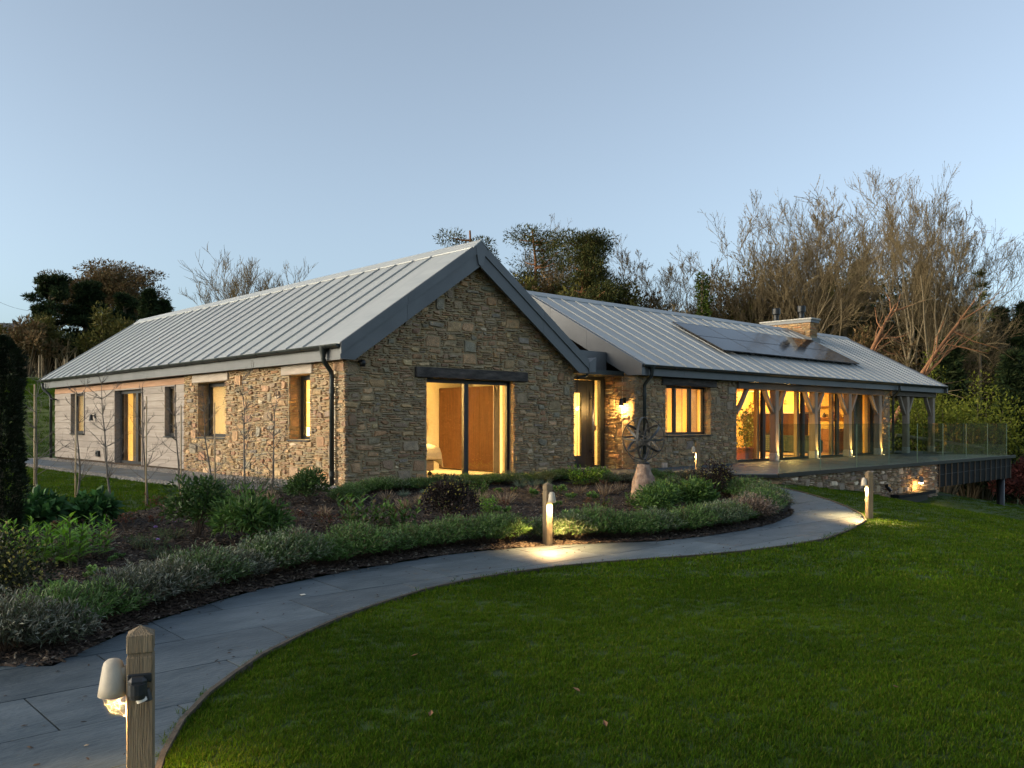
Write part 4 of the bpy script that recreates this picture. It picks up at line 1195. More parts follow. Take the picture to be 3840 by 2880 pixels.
ring('horizon_ring', .41, .035, .014, vz + va * .07 + vr * .02)
ring('facing_ring', .415, .026, .016, va + vr * .12)
ring('meridian_ring', .42, .044, .014, vr + va * .30)
ring('ecliptic_ring', .395, .042, .012, vz * .77 + vr * .62 + va * .16)
ring('equator_ring', .385, .042, .012, vz * .75 - vr * .63 + va * .22)
m_ = MB(); m_.lathe([(.12, 0), (.125, .02), (.10, .035), (.05, .06), (.03, .10), (0, .105)], 20); m_.build('foot', M['bronze'], arm, local=True)
m_ = MB(); m_.tube([(-.22, -.08, .16), (.0, .0, .50), (.2, .07, .80)], .011, 8); m_.build('arrow', M['bronze'], arm, local=True)
for k in range(3):
    a_ = k * 2.1; m_ = MB(); m_.tube([(.05 * math.cos(a_), .05 * math.sin(a_), .04), (.22 * math.cos(a_), .22 * math.sin(a_), .10), (.34 * math.cos(a_), .34 * math.sin(a_), .28), (.40 * math.cos(a_), .40 * math.sin(a_), .49)], .009, 6); m_.build('bracket', M['bronze'], arm, local=True)
light('wall_lamp_light', 'SPOT', (lampc.x, lampc.y, lampc.z - .08), 480, WARM, .03, None, (0, math.radians(8), 0), math.radians(130), .7)
light('wall_lamp_glow', 'POINT', (lampc.x - .02, lampc.y, lampc.z - .16), 14, WARM, .03)

# rain chain from the near wing's right-hand gutter
m_ = MB()
zc_ = 2.34; k = 0
t = thing('rain_chain', 'thin metal rain chain hanging from the gutter spout beside the front door', 'rain chain', (15.345, 14.06, 2.36))
while zc_ > .05:
    m_ = MB()
    pts = []
    for q in range(9):
        a_ = 2 * math.pi * q / 8; u_ = .014 * math.cos(a_); w_ = .030 * math.sin(a_)
        pts.append((15.345 + (u_ if k % 2 else 0), 14.06 + (0 if k % 2 else u_), zc_ - .03 + w_))
    m_.tube(pts, .0042, 4, cap=False); m_.build('link', M['bronze'], t)
    zc_ -= .047; k += 1
m_ = MB(); m_.tube([(15.62, 13.95, 2.42), (15.60, 13.97, 2.36)] + bend((15.58, 13.98, 2.33), (15.345, 14.05, 2.26)), .036, 10); m_.build('gutter_spout', M['gutter'], house, smooth=True)

# ---------------------------------------------------------------- inside the rooms
def one(name, mb, mat, label, cat, group=None, smooth=False):
    return tag(mb.build(name, mat, None, smooth), label, cat, group)
# bedroom behind the gable window
w = thing('wardrobe', 'tall dark walnut wardrobe with plain doors inside the gable bedroom', 'wardrobe', (13.9, 16.2, 0))
m_ = MB(); m_.box(13.74, 15.22, .03, 14.3, 17.33, 2.07); m_.build('carcass', M['walnut'], w)
for k in range(4):
    m_ = MB(); m_.cbox(13.712, 15.23 + k * .525, .04, 13.738, 15.75 + k * .525, 2.065, .003); m_.build('door', M['walnut'], w)
m_ = MB(); m_.box(13.70, 16.33, .06, 13.716, 16.40, 1.25); m_.build('handle', M['dark'], w)
bd = thing('bed', 'bed corner with a cream throw on castors in the gable bedroom', 'bed', (11, 16, 0))
m_ = MB(); m_.cbox(9.9, 15.3, .12, 11.98, 16.9, .36, .02); m_.build('base', pm('bed_base', (.34, .26, .2), (.4, .31, .24), 20, .9), bd)
m_ = MB(); m_.cbox(9.9, 15.28, .362, 12.0, 16.92, .62, .05); m_.build('mattress', M['linen'], bd)
m_ = MB(); nx, ny = 15, 13; V = []; F = []
for i in range(nx):
    for j in range(ny):
        u = i / (nx - 1); v = j / (ny - 1)
        x = 10.6 + 1.50 * min(u / .8, 1) + max(0, u - .8) * .25; y_ = 15.12 + 1.9 * v
        z = .72 - .10 * max(0, u - .5) - max(0, u - .8) * 1.7 - max(0, .12 - v) * 2.6 + .015 * math.sin(u * 17 + v * 9) + .01 * math.sin(v * 31)
        if v < .12: y_ = 15.24 - (.12 - v) * .6
        V.append((x, y_, max(z, .2)))
for i in range(nx - 1):
    for j in range(ny - 1): F.append((i * ny + j, (i + 1) * ny + j, (i + 1) * ny + j + 1, i * ny + j + 1))
m_.add(V, F); o = m_.build('throw', M['linen'], bd, smooth=True)
md = o.modifiers.new('thick', 'SOLIDIFY'); md.thickness = .02
for x, y_ in ((11.9, 15.36), (11.9, 16.84)):
    m_ = MB(); m_.tube([(x, y_ - .02, .055), (x, y_ + .02, .055)], .045, 12); m_.beam((x, y_, .05), (x, y_, .13), .02, .02, up=(0, 1, 0)); m_.build('castor', M['dark'], bd)
for k, z in enumerate((1.20, 1.58)):
    f = thing('picture_frame', ['small dark framed picture on the bedroom wall, lower of two', 'small dark framed picture on the bedroom wall, upper of two'][k], 'picture', (12.98, 17.33, z), 0, 'pictures on the bedroom wall')
    m_ = MB(); m_.box(-.22, -.03, -.15, .22, -.002, -.11); m_.box(-.22, -.03, .11, .22, -.002, .15); m_.box(-.22, -.03, -.1099, -.17, -.002, .1099); m_.box(.17, -.03, -.1099, .22, -.002, .1099); m_.build('frame', M['walnut'], f, local=True)
    m_ = MB(); m_.box(-.17, -.016, -.11, .17, -.004, .11); m_.build('mount', M['linen'], f, local=True)
    m_ = MB(); m_.box(-.08, -.020, -.06, .08, -.0165, .05); m_.build('print', M['mahogany'], f, local=True)
def curtain(name, p, q, z0, z1, depth, folds, mat, label, cat='curtain', kind_=None):
    p, q = Vector((p[0], p[1], 0)), Vector((q[0], q[1], 0)); d = (q - p); nn = Vector((-d.y, d.x, 0)).normalized()
    n = folds * 6; m = MB(); V = []
    for z in (z0, z1):
        for i in range(n + 1):
            t = i / n; V.append(p + d * t + nn * depth * math.sin(t * folds * 2 * math.pi) * (1.0 if z == z0 else .8) + Vector((0, 0, z)))
    F = [(i, i + 1, n + 2 + i, n + 1 + i) for i in range(n)]
    m.add(V, F); o = one(name, m, mat, label, cat, None, True)
    md = o.modifiers.new('thick', 'SOLIDIFY'); md.thickness = .008
    return o
curtain('curtain', (13.24, 14.70), (13.40, 14.70), .03, 2.42, .035, 3, pm('grey_curtain', (.34, .31, .32), (.40, .37, .37), 6, .95, trans=.2), 'gathered grey curtain at the right side of the gable window')
# pale blinds in the windows of the long wall
def blind(x, y0, y1, z0, z1, label):
    m = MB(); m.box(x, y0, z0, x + .006, y1, z1); m.tube([(x + .003, y0, z0), (x + .003, y1, z0)], .012, 8)
    return one('roller_blind', m, M['blind'], label, 'blind', 'blinds in the long side wall')
blind(9.22, 19.18, 20.65, .90, 2.155, 'cream roller blind glowing in the two-light window of the stone side wall')
blind(9.10, 29.28, 30.5, .90, 2.12, 'cream roller blind in the small window at the far end of the boarded wall')
blind(9.10, 22.10, 22.62, .90, 2.12, 'cream roller blind in the narrow window beside the boarded wall end')
m_ = MB()
for k in range(4):
    z0 = 1.10 + k * .26; m_.prism([(9.24, 15.36, z0), (9.275, 15.36, z0 + .03), (9.25, 15.36, z0 + .255), (9.24, 15.36, z0 + .255)], (0, .82, 0))
one('roman_blind', m_, M['blind'], 'folded pale roman blind in the window next to the corner downpipe', 'blind')
curtain('curtain', (9.33, 25.22), (9.33, 26.3), .03, 2.2, .03, 9, pm('cream_curtain', (.62, .50, .33), (.70, .57, .39), 6, .95, trans=.35), 'long cream curtain behind the left half of the glazed side door')
# kitchen window: blinds and a framed picture
for k, (x0, x1, nm) in enumerate(((18.93, 19.49, 'left-hand'), (19.63, 20.19, 'middle'), (20.35, 20.9, 'right-hand'))):
    t = thing('venetian_blind', 'slatted venetian blind behind the %s pane of the window beside the front door' % nm, 'blind', ((x0 + x1) / 2, 14.47, 1.5), 0, 'blinds in the front window')
    for q in range(34):
        z = .95 + q * .0355
        m_ = MB(); m_.prism([(x0, 14.458, z - .006 if k < 2 else z - .014), (x0, 14.482, z + .004 if k < 2 else z + .012), (x0, 14.482, z + .006 if k < 2 else z + .014), (x0, 14.458, z - .004 if k < 2 else z - .012)], (x1 - x0, 0, 0)); m_.build('slat', M['linen'], t)
    m_ = MB()
    for xx in (x0 + .08, x1 - .08): m_.box(xx, 14.452, .93, xx + .015, 14.456, 2.16)
    m_.build('tape', M['mahogany'], t)
f = thing('picture_frame', 'large red framed picture on the wall behind the slatted blinds', 'picture', (20.2, 17.9, 1.65))
m_ = MB(); m_.box(-.5, -.03, -.42, .5, 0, -.36); m_.box(-.5, -.03, .36, .5, 0, .42); m_.box(-.5, -.03, -.359, -.44, 0, .359); m_.box(.44, -.03, -.359, .5, 0, .359); m_.build('frame', M['mahogany'], f, local=True)
m_ = MB(); m_.box(-.44, -.015, -.36, .44, -.002, .36); m_.build('print', M['linen'], f, local=True)
m_ = MB(); m_.box(17.9, 17.92, .012, 21.99, 18.0, 2.455); m_.build('partition', M['yellow'], house)
# living room
fp = thing('fireplace', 'broad brown fireplace breast with a pale mantel shelf in the living room', 'fireplace', (31.9, 18.2, 0))
m_ = MB(); m_.box(31.55, 17.1, .014, 32.3, 19.4, 1.55); m_.build('breast', M['walnut'], fp)
m_ = MB(); m_.box(31.46, 17.0, 1.552, 32.3, 19.5, 1.62); m_.build('mantel', M['padstone'], fp)
m_ = MB(); m_.box(31.62, 17.1, 1.622, 32.3, 19.4, 1.90); m_.build('overmantel', M['yellow'], fp)
m_ = MB(); m_.box(31.52, 17.8, .03, 31.549, 18.8, .8); m_.build('firebox', M['dark'], fp)
def leafy(mb, R, c, r, n, s, col=None, droop=.3, asp=.4):
    """leaf blades scattered through an ellipsoid"""
    c = Vector(c)
    for _ in range(n):
        d = Vector((R.gauss(0, 1), R.gauss(0, 1), R.gauss(0, 1))).normalized()
        p = c + Vector((d.x * r[0], d.y * r[1], d.z * r[2])) * R.uniform(.35, 1) ** .6
        ax = (d + Vector((R.uniform(-.7, .7), R.uniform(-.7, .7), R.uniform(-.7, .7) - droop))).normalized()
        sd = ax.cross(Vector((R.gauss(0, 1), R.gauss(0, 1), R.gauss(0, 1)))).normalized()
        L = s * R.uniform(.7, 1.3); W_ = L * asp
        mb.add([p, p + ax * L * .5 + sd * W_ * .5, p + ax * L, p + ax * L * .5 - sd * W_ * .5], [(0, 1, 2, 3)], col=col(R) if col else None)
M['leaf'] = pm('leaf', (1.02, 1.02, .98), (1.42, 1.42, 1.34), 3, .55, tint=True, trans=.25, spec=.35)
def gcol(c, v=.3):
    def f(R):
        k = R.uniform(1 - v, 1 + v); return (c[0] * k * R.uniform(.9, 1.1), c[1] * k, c[2] * k * R.uniform(.85, 1.15))
    return f
for k, (x, y_, hh, lab, pm_) in enumerate(((22.85, 14.95, 1.85, 'tall bushy house plant against the stone wall behind the first glass pane', 'dark'),
                                      (24.15, 14.98, 1.45, 'dark leafy house plant in a square terracotta pot behind the glass', 'terra'), (25.2, 15.3, 1.7, 'slim tall house plant beside the first timber post inside', 'dark'))):
    t = thing('house_plant', lab, 'plant', (x, y_, .012), 0, 'house plants in the living room')
    R = rnd(200 + k); m_ = MB()
    for q in range(7): leafy(m_, R, (R.uniform(-.12, .12), R.uniform(-.1, .1), .45 + (hh - .45) * q / 6), (.26 - .02 * q, .24 - .02 * q, .22), 90, .085, gcol((.10, .12, .02)))
    m_.build('foliage', M['leaf'], t, local=True)
    m_ = MB(); m_.tube([(0, 0, .2), (.03, .0, hh * .6), (0, .02, hh * .95)], .012, 6); m_.build('stem', M['bark'], t, local=True)
    m_ = MB()
    if pm_ == 'terra': m_.cbox(-.22, -.2, 0, .22, .2, .33, .02); m_.cbox(-.245, -.225, .33, .245, .225, .40, .015)
    else: m_.lathe([(0, 0), (.14, 0), (.19, .32), (.17, .32), (.16, .28), (0, .28)], 16)
    m_.build('pot', pm('terracotta', (.36, .15, .08), (.45, .20, .11), 6, .8) if pm_ == 'terra' else M['dark'], t, local=True)
so = thing('sofa', 'dark teal sofa with a pale dotted pattern seen from behind in the living room', 'sofa', (28.6, 15.75, 0))
dot = pm('dotted_fabric', (.05, .075, .07), (.06, .085, .08), 4, .9)
dn_, dl_ = dot.node_tree.nodes, dot.node_tree.links
vz = dn_.new('ShaderNodeTexVoronoi'); vz.inputs['Scale'].default_value = 14; vz.inputs['Randomness'].default_value = 0
tcd = dn_.new('ShaderNodeTexCoord'); dl_.new(tcd.outputs['Object'], vz.inputs['Vector'])
cmp_ = dn_.new('ShaderNodeMath'); cmp_.operation = 'LESS_THAN'; cmp_.inputs[1].default_value = .22; dl_.new(vz.outputs['Distance'], cmp_.inputs[0])
mxd = dn_.new('ShaderNodeMix'); mxd.data_type = 'RGBA'; mxd.inputs[6].default_value = (.05, .075, .07, 1); mxd.inputs[7].default_value = (.45, .45, .36, 1)
dl_.new(cmp_.outputs[0], mxd.inputs[0]); dl_.new(mxd.outputs[2], dn_["Principled BSDF"].inputs['Base Color'])
m_ = MB(); m_.cbox(28.2, 14.85, .12, 29.1, 16.75, .42, .04); m_.build('seat', dot, so)
m_ = MB(); m_.cbox(28.16, 14.83, .13, 28.36, 16.77, .74, .06); m_.build('backrest', dot, so)
for y0 in (14.80, 16.62):
    m_ = MB(); m_.cbox(28.30, y0, .13, 29.05, y0 + .17, .60, .05); m_.build('armrest', dot, so)
for x, y_ in ((28.25, 14.95), (28.25, 16.65), (29.0, 14.95), (29.0, 16.65)):
    m_ = MB(); m_.tube([(x, y_, .014), (x, y_, .13)], .03, 8); m_.build('leg', M['dark'], so)
ch = thing('chest_of_drawers', 'reddish wooden chest of drawers standing under the shelves in the living room', 'chest of drawers', (31.95, 16.1, 0))
m_ = MB(); m_.cbox(31.68, 15.6, .1, 32.28, 16.6, .95, .01); m_.box(31.72, 15.64, .014, 32.2, 16.56, .1); m_.build('carcass', M['mahogany'], ch)
for k in range(4):
    m_ = MB(); m_.cbox(31.66, 15.63, .13 + k * .2, 31.679, 16.57, .31 + k * .2, .004); d_ = m_.build('drawer', M['mahogany'], ch)
    m_ = MB()
    for y_ in (15.85, 16.35): m_.lathe([(0, 0), (.02, 0), (.02, .03), (0, .03)], 8, (31.645, y_, .205 + k * .2))
    m_.build('knob', M['dark'], d_)
for z, y0, y1, lab in ((1.40, 15.6, 16.95, 'lower wooden shelf to the right of the fireplace'), (1.84, 15.6, 16.95, 'upper wooden shelf to the right of the fireplace'),
                       (1.38, 19.42, 20.4, 'lower wooden shelf to the left of the fireplace'), (1.83, 19.42, 20.4, 'upper wooden shelf to the left of the fireplace')):
    m_ = MB(); m_.box(32.0, y0, z - .03, 32.305, y1, z); one('shelf', m_, M['mahogany'], lab, 'shelf', 'shelves in the living room')
VP = [(0, 0), (.05, 0), (.085, .04), (.095, .09), (.06, .14), (.035, .16), (.05, .19), (.04, .19), (.03, .165), (0, .16)]
for k, (y_, z, s, lab) in enumerate(((15.95, 1.84, 1.0, 'squat brown vase on the right-hand upper shelf'), (16.75, 1.84, .7, 'small brown pot at the left of the right-hand upper shelf'), (16.72, 1.40, .9, 'dark vase on the right-hand lower shelf near the mullion'),
                                 (16.35, 1.40, .9, 'second dark vase from the left on the right-hand lower shelf'), (15.9, 1.40, 1.25, 'tallest brown vase on the right-hand lower shelf'), (19.7, 1.83, .7, 'small dark bottle on the left-hand upper shelf'), (19.6, 1.38, 1.1, 'dark bottle vase on the left-hand lower shelf'))):
    m_ = MB(); m_.lathe([(r * s, q * s) for r, q in VP], 14, (32.15, y_, z)); one('vase', m_, M['bronze'] if k in (2, 3, 5, 6) else M['mahogany'], lab, 'vase', 'vases on the living room shelves', True)
for k, y_ in enumerate((18.75, 17.9)):
    t = thing('flower_arrangement', ['dark dried flower arrangement at the left end of the mantel', 'dark dried flower arrangement at the right of the mantel'][k], 'flowers', (31.7, y_, 1.62), 0, 'arrangements on the mantel')
    R = rnd(300 + k); m_ = MB()
    for q in range(9): leafy(m_, R, (R.uniform(-.06, .06), R.uniform(-.28, .28), R.uniform(.2, .48)), (.07, .09, .09), 40, .05, gcol((.06, .035, .015)))
    m_.build('foliage', M['leaf'], t, local=True)
    m_ = MB(); m_.lathe([(r * 1.0, q * .9) for r, q in VP], 14); m_.build('vase', M['bronze'], t, local=True, smooth=True)
curtain('curtain', (30.6, 14.66), (31.75, 14.66), .03, 2.36, .05, 9, pm('teal_curtain', (.16, .23, .20), (.22, .30, .26), 6, .95, trans=.25), 'long pleated teal curtain at the right end of the living room glazing')
# lights in the lit rooms
for nm, loc, e, sz in (('bedroom_light', (10.6, 16.7, 2.40), 95, .6), ('room_light', (11.5, 19.5, 2.4), 60, .5), ('room_light', (11.5, 22.6, 2.4), 40, .4), ('room_light', (11.8, 25.4, 2.4), 55, .5), ('room_light', (11.5, 29.5, 2.4), 40, .5),
                       ('hall_light', (16.4, 16.6, 2.4), 45, .4), ('kitchen_light', (19.8, 16.0, 2.4), 70, .5), ('living_light', (24.6, 16.8, 2.4), 95, .6), ('living_light', (29.6, 17.0, 2.4), 70, .5)):
    light(nm, 'AREA', loc, e * ({'living_light': 1.8, 'bedroom_light': 2.1, 'hall_light': 1.6, 'kitchen_light': 1.4}.get(nm, 1.6)), (1.0, .76, .42) if nm == 'room_light' and abs(loc[1] - 25.4) > 1 else (1.0, .67, .25) if nm in ('bedroom_light', 'kitchen_light') else (1.0, .63, .18), sz)
for y_ in (19.0, 17.6): light('mantel_light', 'POINT', (31.5, y_, 2.25), 24, (1, .66, .25), .05)
# ---------------------------------------------------------------- garden plants
def stem_leaf(mb, p, ax, sd, L, W_, col, bend_=.25, n=2):
    """lance leaf of a few quads, arching over"""
    dn = Vector((0, 0, -1))
    V = []; pos = Vector(p); d = Vector(ax)
    prof_ = [.35, 1.0, .75, .0] if n == 3 else [.4, 1.0, .0]
    k = len(prof_) - 1
    for i, w in enumerate(prof_):
        if w > 0: V += [pos - sd * W_ * w * .5, pos + sd * W_ * w * .5]
        else: V.append(pos.copy())
        d = (d + dn * bend_ / k).normalized(); pos = pos + d * (L / k)
    F = []
    for i in range(k - 1): F.append((2 * i, 2 * i + 1, 2 * i + 3, 2 * i + 2))
    F.append((2 * (k - 1), 2 * (k - 1) + 1, 2 * k))
    mb.add(V, F, col=col)
def rdir(R, zmin=-1):
    while True:
        d = Vector((R.gauss(0, 1), R.gauss(0, 1), R.gauss(0, 1))).normalized()
        if d.z >= zmin: return d
def side_of(d, R):
    s = d.cross(Vector((R.gauss(0, 1), R.gauss(0, 1), R.gauss(0, 1))))
    return s.normalized() if s.length > 1e-4 else d.orthogonal().normalized()

def lavender_mesh(seed, c1, c2, c3, r=.27, hh=.40, n=620):
    """grey-green mound: many fine upright shoots, each with a rosette of needle leaves"""
    R = rnd(seed); mb = MB(); st = MB()
    for _ in range(n):
        a_ = R.uniform(0, 6.283); q = R.random() ** .55
        out = Vector((math.cos(a_) * q, math.sin(a_) * q, 0))
        d = (out * .95 + Vector((0, 0, 1.15 - .55 * q)) + Vector((R.gauss(0, .12), R.gauss(0, .12), 0))).normalized()
        L = hh * R.uniform(.75, 1.08) * (1 - .18 * q)
        b0 = out * r * .45 + Vector((0, 0, .02)); tip = b0 + d * L + out * r * .25
        if R.random() < .3: st.tube([b0, (b0 + tip) / 2 + Vector((0, 0, .01)), tip], .0025, 3, cap=False)
        for k in range(7):
            t = R.uniform(.5, 1.0); p = b0.lerp(tip, t)
            ax = (d * R.uniform(.5, 1.1) + rdir(R) * .75).normalized()
            c = c1 if R.random() < .55 else c2
            if t > .86 and R.random() < .55: c = c3
            k_ = R.uniform(.7, 1.25)
            stem_leaf(mb, p, ax, side_of(ax, R), R.uniform(.035, .062), .0095, tuple(x * k_ for x in c), .1)
    return mb, st
def shrub_mesh(seed, cols, r=(.38, .38, .30), n=900, L=.085, asp=.26, droop=.45, tips=None, tipn=0, z0=.06, clump=9):
    """rounded leafy shrub: leaf clumps on twigs, gaps between, darker inside by real shade"""
    R = rnd(seed); mb = MB(); st = MB()
    cen = []
    for _ in range(clump):
        d = rdir(R, -.35); q = R.uniform(.30, .72)
        cen.append((Vector((d.x * r[0] * q, d.y * r[1] * q, z0 + r[2] * .50 + d.z * r[2] * q * .95)), R.uniform(.35, .55)))
        st.tube([(0, 0, 0), cen[-1][0] * .5 + Vector((0, 0, .05)), cen[-1][0]], .006, 4, cap=False)
    for _ in range(n):
        c, f_ = R.choice(cen); d = rdir(R, -.5)
        p = c + Vector((d.x * r[0] * f_, d.y * r[1] * f_, d.z * r[2] * f_)) * R.uniform(.5, 1.0)
        if p.z < .02: continue
        ax = (d * .9 + rdir(R) * .6 + Vector((0, 0, .35))).normalized()
        c_ = R.choice(cols); k_ = R.uniform(.7, 1.3)
        l_ = L * R.uniform(.65, 1.25)
        stem_leaf(mb, p, ax, side_of(ax, R), l_, l_ * asp, tuple(x * k_ for x in c_), droop, 3 if asp < .4 else 2)
    for _ in range(tipn):
        c, f_ = R.choice(cen); d = rdir(R, -.1)
        p = c + Vector((d.x * r[0] * f_, d.y * r[1] * f_, d.z * r[2] * f_)) * R.uniform(.98, 1.1)
        for q in range(4):
            ax = (d + rdir(R) * .6).normalized(); c_ = R.choice(tips); k_ = R.uniform(.8, 1.2)
            stem_leaf(mb, p, ax, side_of(ax, R), L * .8, L * .4, tuple(x * k_ for x in c_), .1)
    return mb, st
def perennial_mesh(seed, cols, n=16, hh=.4, r=.16, L=.14, lv=13, asp=.2, bend_=.7):
    """upright leafy stems in a clump"""
    R = rnd(seed); mb = MB(); st = MB()
    for _ in range(n):
        a_ = R.uniform(0, 6.283); q = R.random() ** .5 * r
        b0 = Vector((math.cos(a_) * q, math.sin(a_) * q, 0)); H_ = hh * R.uniform(.65, 1.1)
        tip = b0 * 1.5 + Vector((R.gauss(0, .03), R.gauss(0, .03), H_))
        st.tube([b0, b0.lerp(tip, .5), tip], .004, 4, cap=False)
        for k in range(lv):
            t = (k + R.random()) / lv; p = b0.lerp(tip, .12 + .88 * t); aa = k * 2.4 + R.random()
            ax = Vector((math.cos(aa), math.sin(aa), .55 + t * .9)).normalized(); l_ = L * (1.15 - .55 * t) * R.uniform(.8, 1.2)
            c_ = R.choice(cols); k_ = R.uniform(.75, 1.25) * (.8 + .4 * t)
            stem_leaf(mb, p, ax, side_of(ax, R) if False else ax.cross(Vector((0, 0, 1))).normalized(), l_, l_ * asp, tuple(x * k_ for x in c_), bend_, 3)
    return mb, st
def rosette_mesh(seed, cols, n=11, r=.13):
    """sedum-like heads of rounded pale leaves"""
    R = rnd(seed); mb = MB(); st = MB()
    for _ in range(n):
        a_ = R.uniform(0, 6.283); q = R.random() ** .5 * r; hh = R.uniform(.06, .15)
        b0 = Vector((math.cos(a_) * q * .6, math.sin(a_) * q * .6, 0)); c = Vector((math.cos(a_) * q, math.sin(a_) * q, hh))
        st.tube([b0, c], .005, 4, cap=False)
        for k in range(12):
            aa = k * 2.4; e = .15 + .07 * k
            ax = Vector((math.cos(aa), math.sin(aa), e)).normalized(); l_ = .055 * R.uniform(.8, 1.2)
            c_ = R.choice(cols); k_ = R.uniform(.8, 1.2)
            stem_leaf(mb, c - Vector((0, 0, .03 * (1 - k / 12))), ax, ax.cross(Vector((0, 0, 1))).normalized(), l_, l_ * .62, tuple(x * k_ for x in c_), -.4)
    return mb, st
def straw_mesh(seed, cols, n=60, hh=.2, r=.08, spread=.9, w=.004):
    R = rnd(seed); mb = MB()
    for _ in range(n):
        a_ = R.uniform(0, 6.283); q = R.random() * r
        b0 = Vector((math.cos(a_) * q, math.sin(a_) * q, 0)); d = Vector((math.cos(a_) * spread * R.random(), math.sin(a_) * spread * R.random(), R.uniform(.6, 1))).normalized()
        c_ = R.choice(cols); k_ = R.uniform(.7, 1.3)
        l_ = hh * R.uniform(.5, 1.15); s = side_of(d, R); e = b0 + d * l_ + Vector((0, 0, -.12 * l_ * R.random()))
        m = b0 + d * l_ * .5; s2 = d.cross(s)
        mb.add([b0 - s * w, b0 + s * w, b0 + s2 * w, m - s * w, m + s * w, m + s2 * w, e], [(0, 1, 4, 3), (1, 2, 5, 4), (2, 0, 3, 5), (3, 4, 6), (4, 5, 6), (5, 3, 6)], col=tuple(x * k_ for x in c_))
    return mb, None
def grass_tuft_mesh(seed, cols, n=150, hh=.2):
    R = rnd(seed); mb = MB()
    for _ in range(n):
        a_ = R.uniform(0, 6.283); d = Vector((math.cos(a_) * R.uniform(.1, .9), math.sin(a_) * R.uniform(.1, .9), 1)).normalized()
        c_ = R.choice(cols); k_ = R.uniform(.75, 1.25)
        stem_leaf(mb, (math.cos(a_) * .03, math.sin(a_) * .03, 0), d, side_of(d, R), hh * R.uniform(.6, 1.15), .0055, tuple(x * k_ for x in c_), .8, 3)
    return mb, None
def twiggy_mesh(seed, hh, n, col, leafcol=None, leafn=0, spread=.5, w=.005):
    """thin branching upright stems, a few small leaves"""
    R = rnd(seed); st = MB(); mb = MB()
    def go(p, d, L, w, lev):
        q = p + d * L
        st.tube([p, p.lerp(q, .5) + rdir(R) * L * .04, q], [w, w * .85, w * .7], 4, cap=False, col=col)
        if leafn and lev <= 1:
            for _ in range(leafn):
                ax = (d + rdir(R)).normalized(); c_ = R.choice(leafcol); k_ = R.uniform(.7, 1.3); t = R.uniform(.2, 1)
                stem_leaf(mb, p.lerp(q, t), ax, side_of(ax, R), .035 * R.uniform(.7, 1.3), .016, tuple(x * k_ for x in c_), .2)
        if lev > 0:
            for _ in range(R.randint(2, 3)):
                go(p.lerp(q, R.uniform(.45, 1)), (d + rdir(R) * .55 + Vector((0, 0, .15))).normalized(), L * R.uniform(.45, .75), w * .6, lev - 1)
    for _ in range(n):
        d = Vector((R.gauss(0, spread), R.gauss(0, spread), 1)).normalized()
        go(Vector((R.uniform(-.04, .04), R.uniform(-.04, .04), 0)), d, hh * R.uniform(.35, .55), w, 2)
    return mb, st
M['stemg'] = pm('green_stem', (.06, .075, .03), (.10, .11, .05), 4, .8)
M['stemb'] = pm('brown_stem', (.06, .04, .028), (.11, .075, .05), 4, .85)
M['straw'] = pm('straw', (.85, .85, .85), (1.15, 1.15, 1.15), 3, .85, tint=True)
G_LAV = ((.08, .128, .05), (.056, .108, .026), (.15, .185, .12))
G_LAVS = ((.095, .105, .075), (.065, .08, .042), (.19, .195, .16))
G_LAVG = ((.068, .138, .028), (.055, .12, .024), (.115, .18, .065))
G_DRY = ((.16, .115, .09), (.11, .08, .06), (.24, .19, .16))
PROTO = {}
def proto(kind, k, mk, stemmat='stemb', leafmat='leaf'):
    """mesh data of one plant kind and variant, built once"""
    if (kind, k) not in PROTO:
        mb, st = mk()
        o = mb.build('foliage', M[leafmat], None) if mb.v else None
        s = st.build('stems', M[stemmat], None) if st is not None and st.v else None
        PROTO[(kind, k)] = (o.data if o else None, s.data if s else None)
        for q in (o, s):
            if q: bpy.data.objects.remove(q)
    return PROTO[(kind, k)]
def plant(name, label, cat, group, key, x, y, s, seed, sz=None, zoff=-.01):
    R = rnd(seed)
    t = thing(name, label, cat, (x, y, h(x, y) + .02 + zoff), R.uniform(0, 6.283), group)
    t.scale = (s, s, sz or s)
    f, st = PROTO[key]
    if f: o = bpy.data.objects.new('foliage', f); COL.objects.link(o); o.parent = t
    if st: o = bpy.data.objects.new('stems', st); COL.objects.link(o); o.parent = t
    return t
ORD = ['first', 'second', 'third', 'fourth', 'fifth', 'sixth', 'seventh', 'eighth', 'ninth', 'tenth', 'eleventh', 'twelfth', 'thirteenth', 'fourteenth', 'fifteenth', 'sixteenth', 'seventeenth', 'eighteenth',
       'nineteenth', 'twentieth', 'twenty-first', 'twenty-second', 'twenty-third', 'twenty-fourth', 'twenty-fifth', 'twenty-sixth', 'twenty-seventh', 'twenty-eighth', 'twenty-ninth', 'thirtieth', 'thirty-first', 'thirty-second', 'thirty-third', 'thirty-fourth', 'thirty-fifth', 'thirty-sixth', 'thirty-seventh', 'thirty-eighth', 'thirty-ninth', 'fortieth', 'forty-first', 'forty-second', 'forty-third', 'forty-fourth', 'forty-fifth', 'forty-sixth']
for k in range(3): proto('lav', k, lambda: lavender_mesh(400 + k, *G_LAV))
for k in range(2): proto('lavs', k, lambda: lavender_mesh(410 + k, *G_LAVS))
for k in range(2): proto('lavg', k, lambda: lavender_mesh(420 + k, *G_LAVG))
proto('dry', 0, lambda: lavender_mesh(430, *G_DRY))
